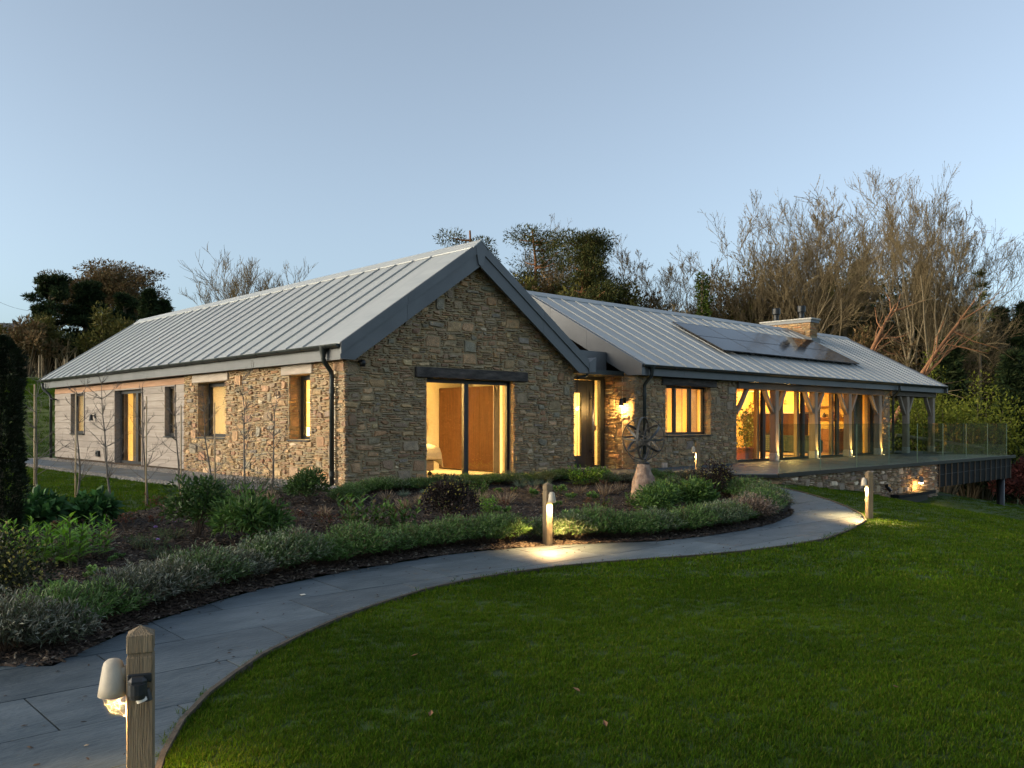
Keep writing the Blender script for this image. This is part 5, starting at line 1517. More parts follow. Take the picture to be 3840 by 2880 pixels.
# the lavender edging: along the inner side of the path, from the frame's left to the bend
pl = list(reversed(INNER))[2:]
pts = []
acc = 0.2; last = Vector(pl[0])
seg = [(Vector(p), Vector(q)) for p, q in zip(pl, pl[1:])]
for p, q in seg:
    L_ = (q - p).length; t = acc
    d = (q - p) / L_ if L_ else Vector((0, 0))
    nn = Vector((-d.y, d.x))
    while t < L_:
        pts.append((p + d * t + nn * .46)); t += .41
    acc = t - L_
R = rnd(55)
pts = [p for p in pts if p.y < 11.2]
kinds_ = []
names_ = {'lav': 'grey-green lavender mound', 'lavs': 'silvery lavender mound', 'lavg': 'fresh green lavender mound', 'dry': 'dry pinkish-brown lavender clump'}
def run_kind(i, n):
    if i in (0, 1, 4, 5): return 'lavs'
    if i == n - 13: return 'dry'
    return R.choice(('lav', 'lav', 'lavg', 'lavg', 'lavs')) if i % 3 else R.choice(('lavg', 'lav'))
n = len(pts)
for i, p in enumerate(pts):
    k = run_kind(i, n); v = {'lav': 3, 'lavs': 2, 'lavg': 2, 'dry': 1}[k]
    s = R.uniform(.86, 1.14) * (1.0 if i > 3 else .92)
    plant('lavender', '%s, %s from the left in the row edging the slate path' % (names_[k], ORD[i]), 'lavender', 'lavender edging along the path', (k, R.randrange(v)),
          p.x + R.uniform(-.06, .06), p.y + R.uniform(-.06, .06), s, 600 + i, s * R.uniform(.86, 1.1))
# the low row in front of the gable wall and along the terrace
row2 = []
x = 8.7
while x < 15.2: row2.append((x + R.uniform(-.05, .05), 13.25 + R.uniform(-.08, .08))); x += .36
for i, (x, y) in enumerate(row2):
    k = R.choice(('lavg', 'lav', 'lavg')); s = R.uniform(.62, .85)
    plant('lavender', 'low %s under the gable wall, %s from the corner downpipe' % (names_[k], ORD[i]), 'lavender', 'lavender row under the gable wall', (k, R.randrange({'lav': 3, 'lavg': 2}[k])), x, y, s, 700 + i, s * .85)
row3 = [(14.6, 12.4), (15.05, 12.3), (15.5, 12.25), (15.95, 12.2), (16.4, 12.15), (16.75, 11.85), (16.35, 10.75), (16.3, 10.35), (15.75, 9.75), (15.5, 9.3)]
for i, (x, y) in enumerate(row3):
    k = ('lav', 'lavs', 'lavg', 'lavg', 'lav', 'lavs', 'lavs', 'lav', 'lavs', 'lavg')[i]; s = R.uniform(.62, .82)
    plant('lavender', ('low %s behind the boulder, %s from the front door side' % (names_[k], ORD[i])) if i < 6 else ('low %s by the purple shrub at the bend, %s counting forward' % (names_[k], ORD[i - 6])), 'lavender', 'lavender at the back of the bed', (k, 0), x, y, s, 740 + i)
# evergreen shrubs
EV = ((.045, .098, .018), (.066, .13, .026), (.034, .076, .015), (.085, .15, .035))
EVD = ((.034, .072, .016), (.046, .09, .02), (.026, .056, .013))
for k in range(2): proto('ever', k, lambda: shrub_mesh(800 + k, EV, (.46, .44, .38), 2600, .085, .25, .5, clump=18))
proto('everd', 0, lambda: shrub_mesh(810, EVD, (.46, .44, .40), 3000, .06, .34, .3, clump=20))
DK = ((.014, .009, .009), (.022, .012, .011), (.011, .010, .008), (.03, .016, .012))
YT = ((.30, .26, .06), (.22, .22, .05), (.38, .33, .10))
for k in range(2): proto('dark', k, lambda: shrub_mesh(820 + k, DK, (.48, .46, .44), 4200, .032, .6, .1, tips=YT, tipn=170, clump=16))
proto('gold', 0, lambda: shrub_mesh(830, ((.020, .028, .010), (.03, .04, .014), (.014, .018, .008)), (.48, .46, .48), 3600, .035, .6, .1, tips=YT, tipn=330, clump=16))
BRIGHT = ((.11, .24, .018), (.085, .20, .016), (.15, .28, .03))
for k in range(3): proto('bright', k, lambda: perennial_mesh(840 + k, BRIGHT, 17, .40, .17, .15, 13), 'stemg')
GRN = ((.07, .16, .02), (.055, .125, .018), (.10, .18, .035), (.10, .075, .03))
for k in range(2): proto('per', k, lambda: perennial_mesh(850 + k, GRN, 20, .36, .22, .11, 12, .34, .5), 'stemg')
ROS = ((.10, .19, .05), (.13, .22, .065), (.08, .16, .045))
for k in range(3): proto('ros', k, lambda: rosette_mesh(860 + k, ROS), 'stemg')
STR = ((.30, .225, .14), (.24, .17, .105), (.36, .28, .19), (.17, .11, .07))
for k in range(3): proto('straw', k, lambda: straw_mesh(870 + k, STR, 90, .24, .09), leafmat='straw')
for k in range(2): proto('fesc', k, lambda: grass_tuft_mesh(880 + k, ((.12, .17, .13), (.09, .14, .10), (.16, .21, .16))))
proto('lobed', 0, lambda: shrub_mesh(890, ((.032, .092, .026), (.045, .115, .03), (.024, .07, .02)), (.34, .34, .24), 700, .12, .55, .6, clump=12, z0=.02))
for k in range(2): proto('red', k, lambda: twiggy_mesh(900 + k, .42, 7, None, ((.10, .025, .018), (.12, .045, .022), (.05, .06, .018)), 3))
proto('rose', 0, lambda: twiggy_mesh(905, .40, 8, None, ((.05, .09, .02), (.07, .11, .025), (.10, .05, .025)), 5, .4))
for k in range(2): proto('mary', k, lambda: lavender_mesh(910 + k, (.045, .065, .03), (.035, .055, .022), (.07, .09, .05), .16, .5, 90))
for k in range(2): proto('scab', k, lambda: perennial_mesh(920 + k, ((.03, .065, .018), (.045, .085, .025)), 30, .15, .2, .10, 6, .16, .8), 'stemg')
P = plant
P('lobed_perennial', 'dark green mound of lobed leaves beside the yew column', 'plant', 'lobed leafy mounds', ('lobed', 0), 3.2, 12.4, 1.15, 1)
P('lobed_perennial', 'dark green mound of lobed leaves between the second and third staked saplings', 'plant', 'lobed leafy mounds', ('lobed', 0), 3.85, 12.4, 1.05, 2)
for i, (x, y, s, lab) in enumerate(((2.50, 10.1, 1.15, 'bright green leafy clump nearest the yew column'), (2.80, 9.85, 1.3, 'tallest bright green leafy clump in the left part of the bed'), (3.12, 10.12, 1.1, 'bright green leafy clump on the right of its group at the bed\'s left'),
                                (13.70, 12.5, 1.05, 'bright green leafy clump under the front door sidelight'), (14.15, 12.5, .95, 'bright green leafy clump before the entrance threshold'), (14.6, 12.68, .85, 'bright green leafy clump right of the front door'),
                                (9.4, 10.6, .75, 'bright green clump right behind the middle purple shrub'))):
    P('leafy_perennial', lab, 'plant', 'bright green leafy clumps', ('bright', i % 3), x, y, s, 20 + i)
P('golden_shrub', 'dark rounded shrub flecked with yellow shoots at the left picture edge', 'shrub', None, ('gold', 0), 1.86, 8.12, .95, 30)
P('purple_shrub', 'dark purple rounded shrub with yellow flecks in the middle of the bed', 'shrub', 'dark purple shrubs', ('dark', 0), 8.14, 10.05, 1.08, 31, 1.12)
P('purple_shrub', 'dark purple rounded shrub with yellow flecks beside the bollard near the house', 'shrub', 'dark purple shrubs', ('dark', 1), 15.3, 10.2, 1.02, 32, 1.08)
for i, (k, x, y, s, lab) in enumerate((('everd', 4.62, 10.75, 1.15, 'dark dense evergreen shrub behind the narrow-leaved one on the left'), ('ever', 4.95, 9.98, 1.1, 'narrow-leaved evergreen shrub in front of a darker one on the left'),
                                   ('everd', 7.22, 12.45, .9, 'dark evergreen mound near the foot of the corner downpipe'), ('ever', 12.0, 9.08, .98, 'large leafy green shrub in front of the boulder'), ('ever', 13.0, 9.1, 1.12, 'large leafy green shrub right of the boulder'),
                                   ('everd', 12.45, 9.45, .8, 'darker leafy shrub squeezed between two large green ones by the boulder'))):
    P('evergreen_shrub', lab, 'shrub', 'evergreen shrubs in the bed', (k, i % 2 if k == 'ever' else 0), x, y, s, 40 + i)
P('leafy_shrub', 'spreading green shrub with broad leaves left of the middle purple shrub', 'shrub', 'spreading leafy plants', ('per', 0), 6.75, 10.2, 1.35, 50)
P('leafy_shrub', 'green shrub with reddish young leaves touching the middle purple shrub', 'shrub', 'spreading leafy plants', ('per', 1), 7.25, 10.1, 1.15, 51)
for i, (x, y, s, lab) in enumerate(((2.86, 9.1, .8, 'pale green rosette plant behind the silvery lavender'), (2.41, 8.55, .85, 'pale green rosette plant nearest the golden flecked shrub'), (3.26, 9.8, .5, 'tiny pale rosette on the mulch by the bright clumps'), (3.38, 9.92, .45, 'tiny pale rosette, second on the mulch by the bright clumps'),
                                (9.47, 10.3, 1.15, 'broad pale green rosette right of the middle purple shrub'), (11.56, 11.75, 1.1, 'pale green rosette left behind the middle bollard'), (12.32, 11.75, 1.2, 'pale green rosette right behind the middle bollard'), (11.97, 11.15, .9, 'low pale rosette between two larger ones behind the bollard'),
                                (10.3, 9.6, 1.2, 'pale green rosette beside the lit bollard post'), (11.2, 12.3, .7, 'small pale rosette near the lavender row under the gable'), (11.65, 12.35, .6, 'smallest pale rosette near the lavender row under the gable'), (12.41, 10.98, 1.15, 'pale green rosette a step left of the boulder'))):
    P('rosette_plant', lab, 'plant', 'pale green rosette plants', ('ros', i % 3), x, y, s, 60 + i)
for i, (x, y, s, lab) in enumerate(((5.38, 12.72, 1.1, 'straw tuft beneath the fifth staked sapling'), (6.63, 12.85, 1.25, 'large straw tuft in front of the stone side wall'), (6.14, 11.5, .9, 'straw tuft left of the dark evergreen mound'), (2.72, 11.25, .8, 'faded straw tuft at the foot of the yew column'),
                                (8.66, 12.4, .9, 'low straw tuft near the gable corner'), (8.42, 11.55, 1.1, 'straw tuft behind the middle purple shrub, on its left'), (10.13, 11.6, 1.1, 'straw tuft behind the middle purple shrub, on its right'), (10.43, 11.3, 1.2, 'tall straw tuft below the bedroom window'),
                                (12.82, 11.65, .9, 'straw tuft between two rosettes left of the boulder'), (13.32, 11.45, 1.2, 'wide straw tuft just left of the boulder'), (14.1, 11.7, .9, 'straw tuft close behind the boulder'), (14.96, 9.38, 1.0, 'low straw tuft in front of the right-hand purple shrub'), (9.0, 11.9, .9, 'short straw tuft midway along the gable row'), (6.9, 11.5, .8, 'short straw tuft before the dark evergreen mound'))):
    P('straw_tuft', lab, 'grass', 'cut-back straw tufts', ('straw', i % 3), x, y, s, 80 + i)
for i, (x, y, s, lab) in enumerate(((9.75, 12.72, .8, 'blue-grey fescue tuft below the bedroom window'), (9.2, 12.65, .8, 'blue-grey fescue tuft nearest the gable corner'), (12.2, 12.75, 1.15, 'large blue-grey fescue tuft right of the bedroom window'), (12.55, 12.72, 1.05, 'blue-grey fescue tuft, middle of three near the front door'), (12.95, 12.75, 1.1, 'blue-grey fescue tuft, closest of three to the front door'))):
    P('blue_fescue', lab, 'grass', 'blue fescue tufts', ('fesc', i % 2), x, y, s, 100 + i)
for i, (x, y, s, lab) in enumerate(((4.02, 11.6, .85, 'red-stemmed low shrub among the staked saplings'), (4.88, 12.6, 1.0, 'thin red-leaved shrub between the fourth and fifth saplings'), (6.23, 11.15, .7, 'dark red small shrub left of the spreading green one'), (6.25, 10.45, .9, 'brownish twiggy shrub in the middle of the mulch'), (19.0, 12.0, .6, 'reddish little plant at the stone pier of the glazing'))):
    if i == 4: x, y = 16.9, 12.2; lab = 'reddish little plant at the back corner of the bed'
    P('red_shrub', lab, 'shrub', 'red-leaved shrubs', ('red', i % 2), x, y, s, 110 + i)
P('rose_bush', 'thin leafy bush with reddish shoots left of the large green shrubs', 'shrub', None, ('rose', 0), 11.3, 9.75, .95, 120)
for i, (x, y, s, lab) in enumerate(((6.55, 14.0, .85, 'feathery green rosemary farthest left before the side wall'), (6.95, 13.75, .95, 'tallest feathery green rosemary before the side wall'), (7.15, 13.15, .75, 'feathery green rosemary nearest the dark evergreen mound'), (7.7, 13.4, .6, 'small feathery rosemary beside the corner downpipe'))):
    P('rosemary', lab, 'shrub', 'feathery rosemary bushes', ('mary', i % 2), x, y, s, 130 + i)
M['purple'] = pm('purple_petal', (.30, .17, .42), (.38, .23, .5), 5, .7)
for i, (x, y, s, fl, lab) in enumerate(((3.87, 10.4, 1.0, 1, 'low green clump with a single purple flower'), (4.32, 10.9, .8, 1, 'low green clump with a purple flower near the dark evergreen'), (3.76, 9.7, .9, 1, 'low green clump with a purple flower close to the lavender'))):
    t = P('scabious', lab, 'plant', 'purple flowered clumps', ('scab', i % 2), x, y, s, 140 + i)
    R2 = rnd(145 + i); m_ = MB(); c = Vector((R2.uniform(-.08, .08), R2.uniform(-.08, .08), .25))
    for q in range(26):
        ax = rdir(R2, -.1); ax.z *= .5; ax.normalize(); stem_leaf(m_, c, ax, side_of(ax, R2), .028, .014, None, .1)
    m_.build('flower', M['purple'], t, local=True)
FILL = [('red', 4.45, 11.6), ('ros', 4.9, 11.4), ('per', 5.5, 11.0), ('straw', 5.75, 10.2), ('red', 5.9, 12.1), ('ros', 5.4, 9.3), ('per', 8.95, 11.1), ('red', 9.0, 9.35), ('ever', 5.6, 12.25), ('ros', 11.0, 10.6), ('red', 11.6, 10.4), ('straw', 12.0, 12.2),
        ('per', 12.6, 10.1), ('red', 13.9, 12.0), ('ros', 14.4, 11.2), ('lavg', 15.0, 11.6), ('lav', 15.6, 11.4), ('red', 14.6, 10.3), ('per', 10.6, 12.2), ('ros', 3.4, 11.3), ('red', 3.3, 11.7), ('straw', 3.6, 11.0), ('lavg', 7.9, 12.5), ('lavg', 8.2, 12.8), ('per', 15.9, 11.7), ('red', 10.0, 10.9)]
FN = {'red': ('red_shrub', 'small red-leaved shrub'), 'ros': ('rosette_plant', 'low pale rosette'), 'per': ('leafy_perennial', 'low leafy green plant'), 'straw': ('straw_tuft', 'short straw tuft'), 'ever': ('evergreen_shrub', 'small evergreen mound'), 'lavg': ('lavender', 'small fresh lavender'), 'lav': ('lavender', 'small grey lavender')}
SPOT = ['left of the dark evergreen pair', 'in front of the fifth sapling', 'in the middle of the mulch on the left', 'left of the spreading leafy shrub', 'before the stone side wall', 'behind the lavender edging on the left', 'behind the middle purple shrub', 'in front of the middle purple shrub on its right', 'below the sixth sapling', 'behind the lit bollard', 'behind and right of the lit bollard', 'under the right end of the bedroom window',
        'left of the boulder among the shrubs', 'near the entrance clumps', 'right behind the boulder', 'behind the boulder toward the front door', 'between boulder and far bollard', 'right beside the boulder foot', 'below the middle of the bedroom window', 'close to the bright clumps on the left', 'among the lobed mounds', 'between the bright clumps and the saplings', 'near the gable corner, left', 'near the gable corner, right', 'by the far bollard', 'midway between purple shrub and rosettes']
for i, (k, x, y) in enumerate(FILL):
    nv = {'red': 2, 'ros': 3, 'per': 2, 'straw': 3, 'ever': 2, 'lavg': 2, 'lav': 3}[k]
    P(FN[k][0], FN[k][1] + ' ' + SPOT[i], 'plant' if k in ('ros', 'per') else 'shrub', None, (k, i % nv), x, y, {'red': .7, 'ros': .9, 'per': .7, 'straw': .8, 'ever': .6, 'lavg': .7, 'lav': .65}[k], 160 + i)
# saplings with canes along the edge of the bed
M['sapbark'] = pm('sapling_bark', (.10, .085, .07), (.19, .165, .14), 8, .85, 0, .3)
M['cane'] = pm('bamboo_cane', (.42, .29, .16), (.54, .40, .24), 6, .6)
SAP = [(3.80, 14.85, 1.95), (4.20, 14.2, 1.75), (4.56, 13.8, 1.95), (5.05, 13.65, 1.75), (5.72, 13.95, 1.65), (6.30, 13.95, 1.75), (6.80, 14.0, 2.05), (7.22, 13.75, 1.75)]
def sapling_mesh(seed, H_):
    R = rnd(seed); tr = MB(); tw = MB()
    pts = [Vector((0, 0, -.05))]; d = Vector((R.gauss(0, .03), R.gauss(0, .03), 1))
    for k in range(8):
        pts.append(pts[-1] + (d + Vector((R.gauss(0, .07), R.gauss(0, .07), 0))).normalized() * H_ / 8)
    tr.tube(pts, [.020 - .0021 * k for k in range(9)], 7)
    def go(p, d, L, w, lev):
        a_ = [p]
        for k in range(4):
            d = (d + rdir(R) * .17 + Vector((0, 0, .10))).normalized(); a_.append(a_[-1] + d * L / 4)
        tw.tube(a_, [w * (1 - .18 * k) for k in range(5)], 4, cap=False)
        if lev:
            for _ in range(R.randint(3, 5)):
                k = R.randint(1, 4); go(a_[k], (d + rdir(R) * .9).normalized(), L * R.uniform(.25, .5), w * .5, lev - 1)
    for k in range(2, 9):
        for _ in range(R.randint(2, 4)):
            aa = R.uniform(0, 6.283); go(pts[k], Vector((math.cos(aa), math.sin(aa), R.uniform(.25, .8))).normalized(), H_ * R.uniform(.14, .28) * (1.25 - k / 12), .0065, 2)
    return tr, tw
for i, (x, y, H_) in enumerate(SAP):
    z = h(x, y)
    t = thing('sapling', 'bare thin sapling, %s from the left in the row along the lawn' % ORD[i], 'tree', (x, y, z), 0, 'saplings beside the lawn')
    tr, tw = sapling_mesh(1000 + i, H_)
    tr.build('trunk', M['sapbark'], t, True, True); tw.build('crown', M['sapbark'], t, False, True)
    if i in (0, 1, 3, 4, 5):
        m_ = MB(); a_ = R.uniform(-.05, .05); m_.tube([(x - .035, y - .05, z - .1), (x - .035 + a_ * .5, y - .05, z + .8), (x - .035 + a_, y - .05, z + (1.85, 1.75, 0, 1.7, 1.55, 1.6)[i])], [.013, .012, .011], 8)
        for k in (.4, .85, 1.3): m_.lathe([(.0135, -.004), (.015, 0), (.0135, .004)], 8, (x - .035 + a_ * k / 1.8, y - .05, z + k))
        one('bamboo_cane', m_, M['cane'], 'pale bamboo cane beside the sapling %s from the left' % ORD[i], 'stake', 'canes of the saplings', True)
# yew column at the left edge
def yew_mesh(seed, H_, r0, n):
    R = rnd(seed); mb = MB(); st = MB()
    st.tube([(0, 0, -.1), (0, 0, H_ * .9)], [.05, .01], 6)
    for _ in range(n):
        z = H_ * R.random() ** .9; a_ = R.uniform(0, 6.283)
        env = r0 * min(1, (H_ - z) / (H_ * .10) + .12) ** .6 * (.78 + .42 * noise.noise(Vector((math.cos(a_) * 1.9, math.sin(a_) * 1.9, z * 3.4)))) * (.9 + .1 * min(1, z / .4))
        rr = env * R.uniform(.65, 1.02); p = Vector((math.cos(a_) * rr, math.sin(a_) * rr, z))
        ax = (Vector((math.cos(a_), math.sin(a_), .9)) + rdir(R) * .5).normalized(); k_ = R.uniform(.6, 1.3)
        for q in range(3):
            b_ = (ax + rdir(R) * .5).normalized(); stem_leaf(mb, p, b_, side_of(b_, R), .05 * R.uniform(.7, 1.2), .010, (.011 * k_, .020 * k_, .007 * k_), .1)
    return mb, st
mb, st = yew_mesh(1100, 2.42, .30, 15000)
yx, yy = 2.44, 10.98
t = thing('yew_column', 'dark narrow upright yew column at the left edge of the bed', 'shrub', (yx, yy, h(yx, yy)))
mb.build('foliage', M['leaf'], t, local=True); st.build('trunk', M['bark'], t, local=True)
# gravel strips, mulch chips, leaves
def pebble(seed, s):
    R = rnd(seed); bm = bmesh.new(); bmesh.ops.create_icosphere(bm, subdivisions=1, radius=s)
    for v in bm.verts: v.co = Vector((v.co.x * R.uniform(.8, 1.3), v.co.y * R.uniform(.7, 1.1), v.co.z * R.uniform(.5, .8)))
    k = R.uniform(.75, 1.2); c = R.choice(((.36, .33, .29), (.30, .27, .23), (.42, .39, .35), (.26, .245, .23)))
    return MB().bm(bm, col=tuple(q * k for q in c))
M['pebble'] = pm('pebble', (.85, .85, .85), (1.1, 1.1, 1.1), 30, .85, tint=True)
pp = [proto_mesh('pebble_kind', pebble(1200 + k, .022), M['pebble']) for k in range(8)]
g = rand_pts(lambda x, y: inside(GRAVEL_A, x, y) | inside(GRAVEL_B, x, y), 5.6, 14, 8.95, 34, 900, 3, .016)
gv = scatter('gravel', g, pp, .6, 1.5, 1.5, 11)
gb = grid_mesh('gravel_bed', np.arange(5.6, 8.95, .15), np.arange(14, 34, .2), lambda x, y: H(x, y) + .008, pm('gravel_sand', (.15, .135, .115), (.24, .22, .19), 40, .95, 0, 1, 80),
               keep=lambda x, y: (inside(GRAVEL_A, x, y) | inside(GRAVEL_B, x, y)))
def chip(seed):
    R = rnd(seed); m = MB(); L_, W_ = R.uniform(.014, .035), R.uniform(.004, .010)
    c = R.choice(((.055, .036, .023), (.075, .05, .033), (.035, .022, .014), (.10, .072, .048), (.05, .03, .02), (.20, .165, .125)))
    m.add([(-L_, -W_, .0), (L_, -W_ * .7, .002), (L_ * .9, W_, .004), (-L_ * .8, W_ * .8, .003), (0, 0, .009)], [(0, 1, 4), (1, 2, 4), (2, 3, 4), (3, 0, 4), (3, 2, 1, 0)], col=c)
    return m
M['chip'] = pm('bark_chip', (.8, .8, .8), (1.2, 1.2, 1.2), 20, .9, tint=True)
cp = [proto_mesh('chip_kind', chip(1300 + k), M['chip']) for k in range(12)]
def cam_d(x, y): return x * math.cos(HEAD) + y * math.sin(HEAD)
def dens_chip(x, y):
    if x is None: return 1100
    return np.clip(1100 * (9 / np.maximum(cam_d(x, y), 5)) ** 2, 160, 1100)
g = rand_pts(lambda x, y: inside(BED, x, y), -1.3, 6.3, 17.3, 15, dens_chip, 5, .004, bed_z)
scatter('mulch_chips', g, cp, .7, 1.6, .5, 21)
g = rand_pts(lambda x, y: inside(PATH, x, y), -3, 1, 17.8, 12, 9, 6, .016)
scatter('path_litter', g, cp[:6], .35, .9, .3, 22)
# lawn blades
def blade_clump(seed, n, hh, r, w, cols):
    R = rnd(seed); m = MB()
    for _ in range(n):
        a_ = R.uniform(0, 6.283); q = r * R.random() ** .5; b0 = Vector((math.cos(a_) * q, math.sin(a_) * q, -.004))
        a2 = R.uniform(0, 6.283); d = Vector((math.cos(a2) * R.uniform(.1, .9), math.sin(a2) * R.uniform(.1, .9), 1)).normalized()
        s = Vector((-math.sin(a2), math.cos(a2), 0)); l_ = hh * R.uniform(.5, 1.2); k_ = R.uniform(.7, 1.3); c = R.choice(cols)
        mid_ = b0 + d * l_ * .55; tip = mid_ + (d + Vector((math.cos(a2), math.sin(a2), -.5)) * R.uniform(.2, .9)).normalized() * l_ * .5
        m.add([b0 - s * w, b0 + s * w, mid_ + s * w * .8, mid_ - s * w * .8, tip], [(0, 1, 2, 3), (3, 2, 4)], col=tuple(x * k_ for x in c))
    return m
GC = ((.044, .104, .004), (.054, .120, .005), (.036, .090, .004), (.068, .130, .008), (.095, .122, .018))
M['blade'] = pm('grass_blade', (.58, .64, .6), (1.42, 1.24, 1.05), .7, .85, tint=True, trans=.3, spec=.08, coords='World', contrast=(.3, .7), detail=7)
near = [proto_mesh('grass_kind', blade_clump(1400 + k, 30, .034, .05, .0017, GC), M['blade']) for k in range(6)]
far_ = [proto_mesh('grass_far_kind', blade_clump(1420 + k, 30, .036, .11, .0038, GC), M['blade']) for k in range(5)]
CANE_SIDE = [(p[0], p[1]) for p in OUTER]
def lawn_ok(x, y):
    return ~inside(PATH, x, y) & ~inside(BED, x, y) & ~((x > 15.2) & (y > 10.38) & (x < 35)) & ~((x > 8.1) & (y > 13.9)) & ~((x > 17.55) & (x < 18.5) & (y > 10.3)) & ~inside(SIDE_SLAB, x, y) & ~inside(GRAVEL_A, x, y) & ~inside(GRAVEL_B, x, y)
def in_view(x, y):
    d = cam_d(x, y); r = x * math.sin(HEAD) - y * math.cos(HEAD)
    return (d > 1.6) & (np.abs(r) < d * .64 + .7)
def dens_near(x, y):
    if x is None: return 800
    d = cam_d(x, y); return np.where(d < 9.5, np.clip(800 * (5.5 / np.maximum(d, 2)) ** 1.2, 250, 800), 0)
g = rand_pts(lambda x, y: lawn_ok(x, y) & in_view(x, y), 0, -3, 15, 12, dens_near, 7)
scatter('lawn_grass', g, near, .75, 1.3, .2, 31)
def dens_mid(x, y):
    if x is None: return 190
    d = cam_d(x, y); return np.where(d >= 8.0, np.clip(190 * (11 / np.maximum(d, 8)) ** 1.6, 26, 190) * np.clip((d - 8) / 1.5, 0, 1), 0)
g = rand_pts(lambda x, y: lawn_ok(x, y) & in_view(x, y) & (cam_d(x, y) < 34), -4, -8, 40, 34, dens_mid, 8)
scatter('lawn_grass_far', g, far_, .75, 1.25, .2, 32)
g = rand_pts(lambda x, y: (cam_d(x, y) > 30) & (y > 33.5) & in_view(x, y) & (x < 22), 0, 33, 24, 62, 30, 9)
scatter('field_grass', g, far_, 1.5, 2.6, .2, 33)
M['deadleaf'] = pm('dead_leaf', (.16, .075, .035), (.26, .15, .08), 6, .8)
for i, (x, y, lab) in enumerate(((3.98, 3.62, 'dry brown leaf on the lawn, lower right of the picture'), (2.55, 2.72, 'pale dry leaf lying on the lawn near the bottom edge'), (3.62, 3.1, 'curled brown leaf in the middle of the near lawn'), (5.5, 2.3, 'reddish dry leaf on the right part of the near lawn'), (3.7, 5.0, 'small brown leaf on the lawn near the path curve'), (3.02, 3.9, 'small dead leaf near the left of the lawn'))):
    m_ = MB(); R2 = rnd(1500 + i); z = h(x, y) + .03
    V = [(0, 0, 0), (.02, .012, .006), (.045, .0, .012), (.02, -.014, .008), (.02, 0, .0)]
    a_ = R2.uniform(0, 6); ca, sa_ = math.cos(a_), math.sin(a_)
    m_.add([(x + (p[0] * ca - p[1] * sa_) * 1.2, y + (p[0] * sa_ + p[1] * ca) * 1.2, z + p[2] * 1.5) for p in V], [(0, 4, 1), (4, 2, 1), (0, 3, 4), (3, 2, 4)]); one('fallen_leaf', m_, M['deadleaf'], lab, 'leaf', 'dead leaves on the lawn')
m_ = MB(); m_.prism([(4.16, 7.35, h(4.16, 7.4) + .016), (4.205, 7.345, h(4.2, 7.4) + .016), (4.21, 7.385, h(4.2, 7.4) + .018), (4.165, 7.39, h(4.2, 7.4) + .017)], (0, 0, .003)); one('paper_scrap', m_, M['linen'], 'tiny white scrap lying on the slate path', 'scrap')
# ---------------------------------------------------------------- trees
F_PX = 3243.0
def xy_at(px, d):
    """world XY seen at picture column px (of 3840) and at distance d ahead"""
    v = fwd((px - 1920) / F_PX * d, d); return v.x, v.y
def z_at(py, d): return 1.2 + (1584 - py) / F_PX * d
M['needle'] = pm('needle', (.8, .8, .8), (1.2, 1.2, 1.2), .6, .8, tint=True, trans=.15, spec=.2)
def bare_tree(seed, H_, r0, spread=.55, first=.22, kids=(3, 5), levels=4, up=.12, twig=.013, lean=(0, 0), forks=1, minlen=.3, dens=1.0):
    """trunk and limbs in one mesh, fine branching in another"""
    R = rnd(seed); tr = MB(); cr = MB()
    def limb(p, d, L, r, lev, target):
        k = 5 if lev >= levels - 1 else (4 if lev > 1 else 3)
        a_ = [p]; rr = [r]
        for i in range(k):
            d = (d + rdir(R) * (.10 if lev == levels else .18) + Vector((0, 0, up * (.4 if lev == levels else 1)))).normalized()
            a_.append(a_[-1] + d * L / k); rr.append(max(twig * .6, r * (1 - .62 * (i + 1) / k)))
        (tr if lev >= levels - 1 else cr).tube(a_, rr, 8 if lev == levels else (5 if lev == levels - 1 else (4 if lev > 1 else 3)), cap=False)
        if lev == 0:
            for _ in range(3 if levels >= 5 else 0):      # buds and catkins along the last twigs
                p_ = a_[0].lerp(a_[-1], R.uniform(.2, 1.05)); x_ = rdir(R); s_ = side_of(x_, R) * .022
                cr.add([p_ - s_, p_ + s_, p_ + x_ * .11], [(0, 1, 2)])
            return
        n = R.randint(*kids); n = max(1, int(round(n * dens * (1.5 if lev == levels else 1))))
        for q in range(n):
            t = R.uniform(first if lev == levels else .25, 1.0) if q else 1.0
            i = min(k - 1, int(t * k)); f_ = t * k - i; b0 = a_[i].lerp(a_[i + 1], min(1, f_))
            rb = (rr[i] + (rr[i + 1] - rr[i]) * min(1, f_)) * R.uniform(.5, .72)
            sd = rdir(R); sd = (sd - d * sd.dot(d)).normalized()
            nd = (d + sd * spread * R.uniform(.7, 1.6)).normalized()
            l2 = L * R.uniform(.42, .72) * (1.0 if t < .95 else .8)
            if l2 > minlen * .4: limb(b0, nd, l2, max(rb, twig), lev - 1, None)
    for f_ in range(forks):
        d = Vector((lean[0] + (R.gauss(0, .22) if forks > 1 else 0), lean[1] + (R.gauss(0, .22) if forks > 1 else 0), 1)).normalized()
        limb(Vector((R.gauss(0, .15) if forks > 1 else 0, R.gauss(0, .15) if forks > 1 else 0, -.4)), d, H_ * (.62 if forks == 1 else .6 * R.uniform(.85, 1.05)), r0 / (forks ** .5), levels, None)
    zs = sorted(p[2] for p in cr.v); k_ = H_ / zs[int(len(zs) * .997)]
    for m in (tr, cr): m.v = [(x * k_, y * k_, z * k_) for x, y, z in m.v]
    return tr, cr
def needles(mb, R, c, r, n, L, cols, w=.16, upw=.3):
    for _ in range(n):
        d = rdir(R); p = Vector(c) + Vector((d.x * r[0], d.y * r[1], d.z * r[2])) * R.random() ** .45
        ax = (d + rdir(R) * .8 + Vector((0, 0, upw))).normalized(); c_ = R.choice(cols); k_ = R.uniform(.65, 1.3); l_ = L * R.uniform(.6, 1.3)
        s = side_of(ax, R) * l_ * w
        mb.add([p - s, p + s, p + ax * l_], [(0, 1, 2)], col=tuple(x * k_ for x in c_))
